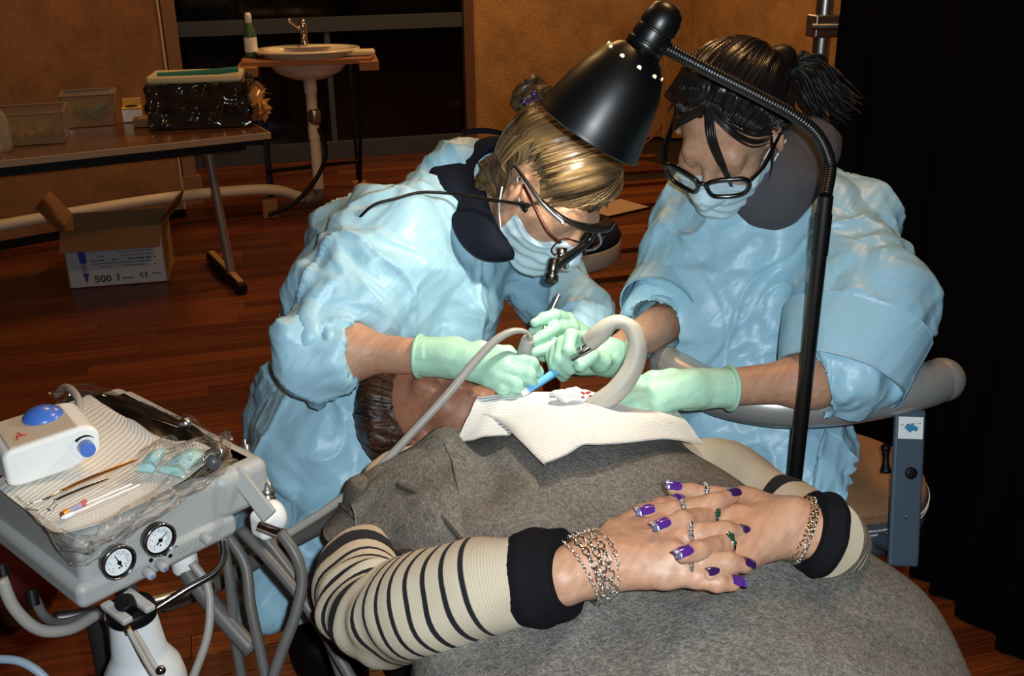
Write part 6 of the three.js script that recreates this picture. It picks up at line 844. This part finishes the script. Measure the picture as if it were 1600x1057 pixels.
  const txt = canvasTex(128, 64, (g) => { g.clearRect(0, 0, 128, 64); g.fillStyle = '#a9aba8'; g.fillRect(0, 0, 128, 64); g.strokeStyle = '#7b7f7c'; g.lineWidth = 3; for (let i = 0; i < 5; i++) { g.beginPath(); g.moveTo(8 + i * 24, 44); g.lineTo(20 + i * 24, 20); g.stroke(); } g.fillStyle = '#7b7f7c'; g.fillRect(10, 50, 70, 5); }); { const q = new THREE.PlaneGeometry(0.034, 0.013); q.applyMatrix4(basis(UX, UP, FN, onFront(292, 854, 0.0008))); part('printed_legend', q, std({ map: txt, roughness: 0.5 }), t); }
  // tubing couplings at the far end
  const cb = P(426, 808, 1.40); const cp2 = part('coupling_block', [ellipsoid(cb, UX, UP, FN, 0.018, 0.026, 0.022, 24), boxAx(cb.clone().addScaledVector(UX, -0.014).addScaledVector(UP, -0.004), UX, UP, FN, 0.03, 0.04, 0.035, 0.010)], M.white, t, 'white handpiece holder block');
  for (const [x, y, d] of [[419, 768, 1.40], [384, 708, 1.47]]) { const b = P(x, y + 14, d), dd = P(x - 3, y - 24, d).sub(b); part('coupling', lathe(b, dd, [[0, -0.006], [0.0105, -0.006], [0.0105, 0.004], [0.009, 0.005], [0.009, 0.008], [0.010, 0.009], [0.010, 0.014], [0.0075, 0.016], [0.0072, 0.024], [0.003, 0.025], [0.003, 0.032], [0, 0.032]], 20), M.steel, t, 'ribbed metal coupling'); }
  part('holder_peg', rod(P(405, 822, 1.36), P(438, 834, 1.355), 0.0072, 0.0075, 18), M.chrome, t, 'chrome peg'); { const a = P(366, 736, 1.365), b = P(422, 808, 1.345), d = b.clone().sub(a).normalize(), n = CF.clone().negate().addScaledVector(d, CF.dot(d)).normalize(); part('holder_arm', boxAx(a.clone().lerp(b, 0.5), n.clone().cross(d).negate(), d, n.clone().cross(d).negate().cross(d), 0.022, a.distanceTo(b), 0.009, 0.003), M.unit, t, 'flat grey bracket arm'); };
  // tubing
  const tube = (name, pts, r, m, label) => part(name, sweep(pts.map((a) => P(...a)), r, { n: 14, seg: 8 }), m, t, label);
  tube('tube', [[345, 835, 1.40], [358, 900, 1.40], [366, 985, 1.41], [380, 1075, 1.42]], 0.0072, M.hose); tube('tube', [[356, 838, 1.39], [382, 880, 1.385], [392, 950, 1.38], [405, 1010, 1.38], [420, 1080, 1.38]], 0.0075, M.hose);
  tube('tube', [[376, 828, 1.40], [425, 880, 1.385], [485, 955, 1.37], [560, 1080, 1.36]], 0.0078, M.hose); tube('tube', [[398, 822, 1.42], [435, 868, 1.42], [492, 950, 1.42], [540, 1075, 1.42]], 0.0075, M.hose);
  tube('tube', [[438, 832, 1.355], [462, 868, 1.35], [472, 905, 1.35], [462, 960, 1.345], [440, 1020, 1.34], [418, 1085, 1.335]], 0.0078, M.hose, 'grey handpiece hose'); tube('thick_tube', [[285, 885, 1.42], [335, 950, 1.41], [395, 1018, 1.40]], 0.0125, M.hose, 'dark thick tube'); tube('braided_tube', [[300, 880, 1.40], [324, 915, 1.40], [326, 985, 1.39], [298, 1070, 1.38]], 0.006, M.hoseLight, 'braided clear tube');
  tube('tube', [[2, 905, 1.22], [22, 950, 1.23], [60, 984, 1.25], [105, 985, 1.28], [150, 962, 1.33]], 0.0075, M.hoseLight); tube('tube', [[55, 938, 1.26], [68, 962, 1.27], [95, 974, 1.30], [160, 956, 1.36]], 0.0062, M.hose); tube('tube', [[-10, 1030, 1.3], [30, 1034, 1.3], [62, 1052, 1.3], [85, 1080, 1.3]], 0.0055, std({ color: 0x9fb2c2, roughness: 0.4 }), 'pale blue tube');
  tube('cross_tube', [[84, 968, 1.42], [160, 957, 1.44], [260, 938, 1.5], [330, 915, 1.55]], 0.011, M.steel, 'steel cross tube'); for (const [x, y] of [[2, 895], [48, 935]]) part('hose_fitting', rod(P(x, y - 12, 1.24), P(x + 5, y + 12, 1.24), 0.0075), M.black, t);
  part('grey_suction_line', sweep([[255, 946, 1.66], [330, 918, 1.62], [420, 865, 1.58], [500, 822, 1.54], [552, 797, 1.50], [600, 778, 1.49]].map((a) => P(...a)), 0.0125, { n: 18, seg: 8 }), M.hose, t, 'thick grey line running behind the hoses'); part('line_end', rod(P(540, 803, 1.51), P(553, 796, 1.50), 0.0145), M.black, t);
  // rail, stand, bottle
  part('chrome_rail', sweep([[349, 842, 1.37], [350, 872, 1.36], [338, 893, 1.35], [290, 922, 1.33], [228, 962, 1.31], [205, 978, 1.31]].map((a) => P(...a)), 0.005, { n: 12, seg: 8 }), M.chrome, t, 'bent chrome rail'); part('chrome_rail', sweep([[168, 948, 1.29], [170, 968, 1.285], [178, 985, 1.285]].map((a) => P(...a)), 0.005, { n: 12 }), M.chrome, t);
  const ps = P(148, 958, 1.52); part('stand_post', rod(V(ps.x, 0.06, ps.z), V(ps.x, ps.y, ps.z), 0.017, 0.015, 20), std({ color: 0x2a2829, roughness: 0.5 }), t, 'dark stand post'); part('post_collar', rod(V(ps.x, ps.y - 0.13, ps.z), V(ps.x, ps.y - 0.12, ps.z), 0.0185), M.chrome, t);
  for (let i = 0; i < 4; i++) { const a = i * 1.5708 + 0.5; part('foot', rod(V(ps.x, 0.07, ps.z), V(ps.x + 0.26 * Math.cos(a), 0.022, ps.z + 0.26 * Math.sin(a)), 0.016, 0.014), M.steel, t); }
  part('centre_post', rod(at(W / 2, 0.3, DP / 2), at(W / 2, hb, DP / 2), 0.016), M.steel, t); part('under_cover', [bx(0.09, 0.16, hb - 0.035, hb + 0.002, 0.06, 0.2)], M.black, t);
  part('white_connector', lathe(P(288, 876, 1.42), V(0, -1, 0), [[0, -0.03], [0.018, -0.03], [0.018, 0.012], [0.014, 0.02], [0, 0.02]], 24), M.white, t);
  const bt = P(205, 952, 1.255), bd = V(0.01, -1, 0.0), bo = part('water_bottle', lathe(bt, bd, [[0, 0.0], [0.028, 0.001], [0.028, 0.012], [0.0285, 0.014], [0.030, 0.030], [0.033, 0.060], [0.036, 0.07], [0.046, 0.088], [0.0505, 0.11], [0.051, 0.24], [0.045, 0.255], [0, 0.258]], 48), phy({ color: 0xe4e9ec, roughness: 0.3, transmission: 0.15, thickness: 0 }), t, 'white plastic water bottle');
  part('bottle_cap', lathe(bt, bd, [[0, -0.008], [0.027, -0.006], [0.0295, 0.0], [0.0295, 0.010], [0.0285, 0.012], [0, 0.012]], 40), M.black, bo, 'black bottle cap'); const tk = bt.clone().add(V(0, 0.01, 0.01)); part('cap_latch', [boxAx(tk.clone().addScaledVector(UX, -0.014), UX, UP, FN, 0.014, 0.008, 0.055, 0.003), boxAx(tk.clone().addScaledVector(UX, 0.016), UX, UP, FN, 0.014, 0.008, 0.055, 0.003)], M.unit, bo); part('latch_knob', lathe(tk, V(0, 1, 0.4), [[0, 0], [0.012, 0], [0.012, 0.012], [0.010, 0.014], [0, 0.014]], 20), M.black, bo);
  for (const o of [0, 9]) part('bottle_tube', sweep([[201 + o, 985 + o * 0.4, 1.22], [212 + o, 1006, 1.213], [228 + o, 1034, 1.2], [252 + o, 1072, 1.19]].map((a) => P(...a)), 0.0034, { n: 10 }), M.hoseLight, bo); part('tube_stub', rod(P(199, 982, 1.224), P(203, 990, 1.22), 0.005), M.brass, bo); part('tube_clip', ball(P(251, 1048, 1.19), 0.006), M.chrome, bo);

  // paper and film laid on the tray
  const TH = (x, y, h = 0.945) => PH(x, y, h), row = (a) => a.map(([x, y, h]) => TH(x, y, h));
  const rib = dataTex(128, (u, v) => 0.5 + 0.5 * Math.sin(u * 6.2832 * 6) * (0.8 + 0.2 * Math.sin(v * 6.2832 * 20)), false, 1); rib.repeat.set(7, 3); const paperM = std({ color: 0xdcd9d0, roughness: 0.85, bumpMap: rib, bumpScale: 0.0008 });
  const nap = thing('tray_paper', 'white ribbed paper liner spread on the instrument tray', 'paper', TH(170, 740, 0.94));
  part('paper_sheet', sheet([row([[-40, 735, 0.944], [30, 790, 0.944], [78, 826, 0.946], [100, 832, 0.945]]), row([[10, 690, 0.944], [90, 745, 0.944], [150, 790, 0.945], [180, 808, 0.946]]), row([[60, 650, 0.945], [150, 700, 0.945], [230, 748, 0.945], [262, 762, 0.948]]), row([[105, 628, 0.95], [190, 665, 0.955], [270, 712, 0.95], [318, 728, 0.953]]), row([[140, 622, 0.952], [195, 650, 0.960], [250, 685, 0.955], [330, 700, 0.956]])], 60, 50, 0.0012, (p, u, v) => p.addScaledVector(UP, 0.004 * Math.max(0, Math.sin(u * 15 + 1)) * sstep(0.75, 1, v) + 0.0025 * n3(u * 7, v * 7, 1))), paperM, nap);
  const fm = thing('tray_film', 'crinkled clear plastic film wrapped over the tray edge', 'film', TH(200, 820, 0.93)), crink = (p, u, v, n) => p.addScaledVector(UP, 0.010 * facet(u * 14, v * 7, 2)).addScaledVector(FN, 0.016 * facet(u * 16, v * 8 + 3, 5) - 0.004);
  part('film_front', sheet([row([[20, 775, 0.947], [120, 838, 0.948], [230, 775, 0.948], [355, 700, 0.950]]), row([[40, 800, 0.950], [130, 858, 0.949], [240, 796, 0.949], [362, 716, 0.950]]), [...[[60, 820], [118, 868], [250, 800], [366, 724]].map(([x, y]) => TH(x, y, 0.942))], [TH(88, 850, 0.93), TH(120, 888, 0.925), TH(200, 845, 0.935), TH(330, 748, 0.94)]], 70, 24, 0.0006, crink), M.film, fm);
  part('film_back', sheet([row([[70, 618, 0.955], [140, 606, 0.965], [240, 640, 0.97], [290, 658, 0.962], [345, 690, 0.955]]), row([[90, 632, 0.945], [160, 622, 0.946], [245, 652, 0.946], [300, 676, 0.946], [350, 706, 0.946]])], 60, 14, 0.0006, crink), M.film, fm, 'film bunched along the back of the tray');
  part('film_peak', sheet([row([[322, 730, 0.95], [338, 705, 0.955], [348, 690, 0.96]]), row([[330, 715, 0.965], [345, 688, 0.975], [352, 676, 0.978]]), row([[342, 722, 0.962], [356, 700, 0.968], [362, 690, 0.972]])], 20, 16, 0.0006, crink), M.film, fm, 'film corner standing up');
  const dk = thing('dark_tray_cover', 'dark plastic tray seen behind the paper liner', 'tray', TH(240, 660, 0.937)); part('cover_sheet', sheet([row([[120, 612, 0.945], [200, 625, 0.95], [280, 655, 0.95], [352, 700, 0.944]]), row([[60, 660, 0.9395], [180, 670, 0.9395], [280, 700, 0.9395], [345, 725, 0.9395]]), row([[0, 760, 0.9395], [140, 790, 0.9395], [240, 770, 0.9395], [345, 735, 0.9395]])], 30, 20, 0.001, (p, u, v) => p.addScaledVector(UP, 0.003 * n3(u * 12, v * 8, 2))), M.blackGloss, dk);

  // ultrasonic scaler box
  const sc = TH(84, 738, 0.949), SX = V(0.80, 0, -0.60).normalize(), SB = V(-SX.z, 0, SX.x); if (SB.x > 0) SB.negate(); const SF = SB.clone().negate(), sat = (x, h, b) => sc.clone().addScaledVector(SX, x).addScaledVector(SB, b).setY(0.949 + h);
  const u = thing('ultrasonic_scaler', 'white scaler box with blue dome and blue knob on tray', 'scaler', sat(0, 0, 0)); const SK = 0.84; u.scale.setScalar(SK); const unK = (p) => sat(0, 0, 0).addScaledVector(p.clone().sub(sat(0, 0, 0)), 1 / SK); const prof = (w, s) => { const sh = new THREE.Shape(); sh.moveTo(-w, 0.006); sh.quadraticCurveTo(-w, 0, -w + 0.02, 0); sh.lineTo(w - 0.05, 0.002); sh.quadraticCurveTo(w - 0.02, 0.006, w - 0.01, 0.018); sh.quadraticCurveTo(w + 0.008, 0.03, w + 0.004, 0.046); sh.quadraticCurveTo(w, 0.056, w - 0.016, 0.057); sh.lineTo(-w + 0.012, 0.050); sh.quadraticCurveTo(-w, 0.049, -w, 0.04); return sh; };
  const eg = new THREE.ExtrudeGeometry(prof(0.062), { depth: 0.098, bevelEnabled: true, bevelSize: 0.006, bevelThickness: 0.008, bevelSegments: 4, curveSegments: 10 }); eg.translate(0, 0, -0.049); eg.applyMatrix4(basis(SX, UP, SF, sat(0, 0.006, 0.04))); part('casing', eg, M.white, u, 'white moulded casing');
  part('top_panel', boxAx(sat(-0.006, 0.0655, 0.04), SX.clone().addScaledVector(UP, 0.06).normalize(), UP, SF, 0.10, 0.004, 0.105, 0.002), std({ color: new THREE.Color(0.52, 0.45, 0.36), roughness: 0.5 }), u, 'beige top panel');
  part('dome', lathe(sat(0.012, 0.067, 0.062), UP, [[0.030, 0], [0.0305, 0.003], [0.026, 0.009], [0.018, 0.014], [0.009, 0.017], [0, 0.0178]], 40), M.blue, u, 'blue dome');
  const kn = sat(0.048, 0.036, -0.018); part('knob_ring', lathe(kn, SF, [[0, 0], [0.021, 0], [0.021, 0.001], [0.018, 0.002], [0, 0.002]], 32), M.white, u); part('power_knob', lathe(kn.clone().addScaledVector(SF, 0.002), SF, [[0, 0], [0.0125, 0], [0.0115, 0.014], [0.010, 0.016], [0, 0.016]], 28), M.blue, u, 'blue control knob'); const arc = []; for (let i = 0; i < 7; i++) { const a = 0.7 + i * 0.27; arc.push(kn.clone().addScaledVector(SF, 0.0025).addScaledVector(SX, Math.cos(a) * 0.0185).addScaledVector(UP, Math.sin(a) * 0.0185)); } part('power_mark', sweep(arc, [0.0006, 0.0016, 0.0024], { n: 8 }), M.black, u);
  part('red_mark', [boxAx(sat(-0.038, 0.0672, 0.012), V(0.5, 0, 0.9).normalize(), UP, V(0.5, 0, 0.9).normalize().cross(UP), 0.014, 0.0016, 0.0022, 0.0004), boxAx(sat(-0.030, 0.0674, 0.014), SX, UP, SF, 0.014, 0.0016, 0.002, 0.0004), boxAx(sat(-0.032, 0.0676, 0.022), V(0.8, 0, 0.5).normalize(), UP, V(0.8, 0, 0.5).normalize().cross(UP), 0.012, 0.0016, 0.002, 0.0004)], std({ color: 0xc0382c, roughness: 0.6 }), u, 'red logo mark');
  part('hose', sweep([[104, 668, 1.50], [122, 652, 1.49], [124, 630, 1.50], [112, 610, 1.53], [100, 606, 1.56], [88, 618, 1.58]].map((a) => unK(P(...a))), 0.0066, { n: 12, seg: 8 }), M.hoseLight, u, 'grey looped hose'); part('plug', [rod(sat(-0.072, 0.02, -0.01), sat(-0.10, 0.012, -0.03), 0.006, 0.0045), rod(sat(-0.10, 0.012, -0.03), sat(-0.15, 0.004, -0.055), 0.0035)], M.steel, u, 'metal plug');

  // loose instruments on the paper
  const I = (x, y, h = 0.952) => TH(x, y, h);
  const probe = (pts, hook, label, m = M.chrome) => { const o = thing('hand_instrument', label, 'instrument', pts[0].clone()); part('handle', sweep(pts, [0.0022, 0.0026, 0.0026, 0.002], { n: 10 }), m, o); part('working_tip', sweep(hook, [0.0018, 0.0013, 0.0008], { n: 8 }), M.chrome, o, 'bent steel tip'); };
  probe([I(95, 768), I(130, 752), I(180, 732), I(214, 718)], [I(95, 768), I(72, 780), I(45, 788), I(42, 795), I(60, 798)], 'steel instrument with copper toned grip and hooked tip', std({ color: 0xd9a878, metalness: 1, roughness: 0.2 })); probe([I(85, 783), I(110, 772), I(140, 760), I(170, 748)], [I(85, 783), I(75, 796), I(80, 798), I(90, 788)], 'steel probe with short hooked tip beside the copper toned one'); 
  for (const [a, b, l] of [[[106, 806], [218, 758], 'cotton swab nearest the gauges'], [[112, 797], [205, 757], 'cotton swab next to the probe']]) { const o = thing('cotton_swab', 'white ' + l, 'swab', I(...a)); part('stick', rod(I(...a), I(...b), 0.0014), M.white, o); part('cotton_tip', ellipsoid(I(...a), I(...b).sub(I(...a)).normalize(), UP, I(...b).sub(I(...a)).normalize().cross(UP).normalize(), 0.009, 0.0032, 0.0032, 14), M.maskWhite, o); }
  { const o = thing('brass_cap_tube', 'little clear tube with brass cap lying on the liner', 'tube', I(102, 805)); part('cap', rod(I(98, 806), I(106, 801), 0.0052), M.brass, o); part('barrel', rod(I(106, 801), I(126, 790), 0.004), phy({ color: 0x9a98b8, roughness: 0.2 }), o); part('red_end', rod(I(126, 790), I(134, 785), 0.0042), std({ color: 0xc05a5a, roughness: 0.5 }), o); }
  for (const [x, y, x2, y2, k] of [[226, 738, 262, 702, 'narrow'], [266, 742, 318, 704, 'broad']]) { const o = thing('sealed_pouch', `${k} clear pouch with pale aqua insert on the tray`, 'pouch', I(x, y)); const a = I(x, y, 0.958), b = I(x2, y2, 0.962), d = b.clone().sub(a), n = d.clone().cross(UP).normalize().multiplyScalar(k === 'broad' ? 0.020 : 0.013); part('insert', uvPlan(sheet([[a.clone().add(n), a.clone().lerp(b, 0.5).add(n).addScaledVector(UP, 0.008), b.clone().add(n)], [a.clone(), a.clone().lerp(b, 0.5).addScaledVector(UP, 0.014), b.clone()], [a.clone().sub(n), a.clone().lerp(b, 0.5).sub(n).addScaledVector(UP, 0.006), b.clone().sub(n)]], 16, 10, 0.002)), std({ color: new THREE.Color(0.38, 0.66, 0.68), roughness: 0.6 }), o, 'pale aqua insert'); part('pouch_film', sheet([[a.clone().addScaledVector(n, 1.4).addScaledVector(UP, 0.004), a.clone().lerp(b, 0.5).addScaledVector(n, 1.5).addScaledVector(UP, 0.012), b.clone().addScaledVector(n, 1.3).addScaledVector(d, 0.2)], [a.clone().addScaledVector(UP, 0.009), a.clone().lerp(b, 0.5).addScaledVector(UP, 0.021), b.clone().addScaledVector(UP, 0.008).addScaledVector(d, 0.3)], [a.clone().addScaledVector(n, -1.4).addScaledVector(UP, 0.003), a.clone().lerp(b, 0.5).addScaledVector(n, -1.5).addScaledVector(UP, 0.01), b.clone().addScaledVector(n, -1.3).addScaledVector(d, 0.2)]], 24, 16, 0.0006, (p, uu, v) => p.addScaledVector(UP, 0.006 * facet(uu * 6, v * 5, 3))), M.film, o); }
  { const o = thing('grey_ring_cup', 'dark grey oval ring cup wrapped in film at tray corner', 'cup', I(334, 712, 0.955)); const rg = []; const c = I(332, 712, 0.972); for (let i = 0; i < 12; i++) { const a = i / 12 * 6.2832; rg.push(c.clone().addScaledVector(CR, 0.012 * Math.cos(a)).addScaledVector(CU, 0.007 * Math.sin(a) + 0.004 * Math.cos(a))); } part('ring', sweep(rg, 0.0024, { closed: true, n: 8 }), M.steel, o); part('cup', ellipsoid(c.clone().addScaledVector(UP, -0.010), CR, UP, CR.clone().cross(UP).normalize(), 0.010, 0.010, 0.009), std({ color: 0x4c4c50, roughness: 0.4 }), o); }
  { const o = thing('syringe_tip', 'slim chrome syringe lying across the back of the tray', 'syringe', TH(262, 660, 0.962)); part('barrel', rod(TH(236, 652, 0.962), TH(282, 668, 0.962), 0.003, 0.004), M.chrome, o); part('grip', [rod(TH(280, 666, 0.962), TH(294, 655, 0.968), 0.006, 0.007), ball(TH(290, 662, 0.966), 0.008)], M.steel, o); }
  { const b = PH(30, 935, 0.0), o = thing('red_bag', 'dark red cloth bag on the floor behind the unit', 'bag', V(b.x, 0, b.z)); const f = new Field(); f.cone(V(b.x - 0.25, 0.16, b.z - 0.05), V(b.x + 0.02, 0.15, b.z + 0.03), 0.16, 0.14, 0.05); part('bag_body', uvPlan(move(net((x, y, z) => Math.max(f.at(x, y, z), 0.003 - y), f.bounds(), 0.012), (x, y, z) => 0.02 * facet(x * 8, y * 8, z * 8) * sstep(0.01, 0.06, y)), 2), std({ color: new THREE.Color(0.11, 0.008, 0.010), roughness: 0.9 }), o); part('bag_strap', sweep([V(b.x - 0.2, 0.3, b.z - 0.03), V(b.x - 0.12, 0.37, b.z), V(b.x - 0.03, 0.28, b.z + 0.03)], 0.012, { flat: 0.4 }), M.black, o); }
}
renderer.render(scene, camera);
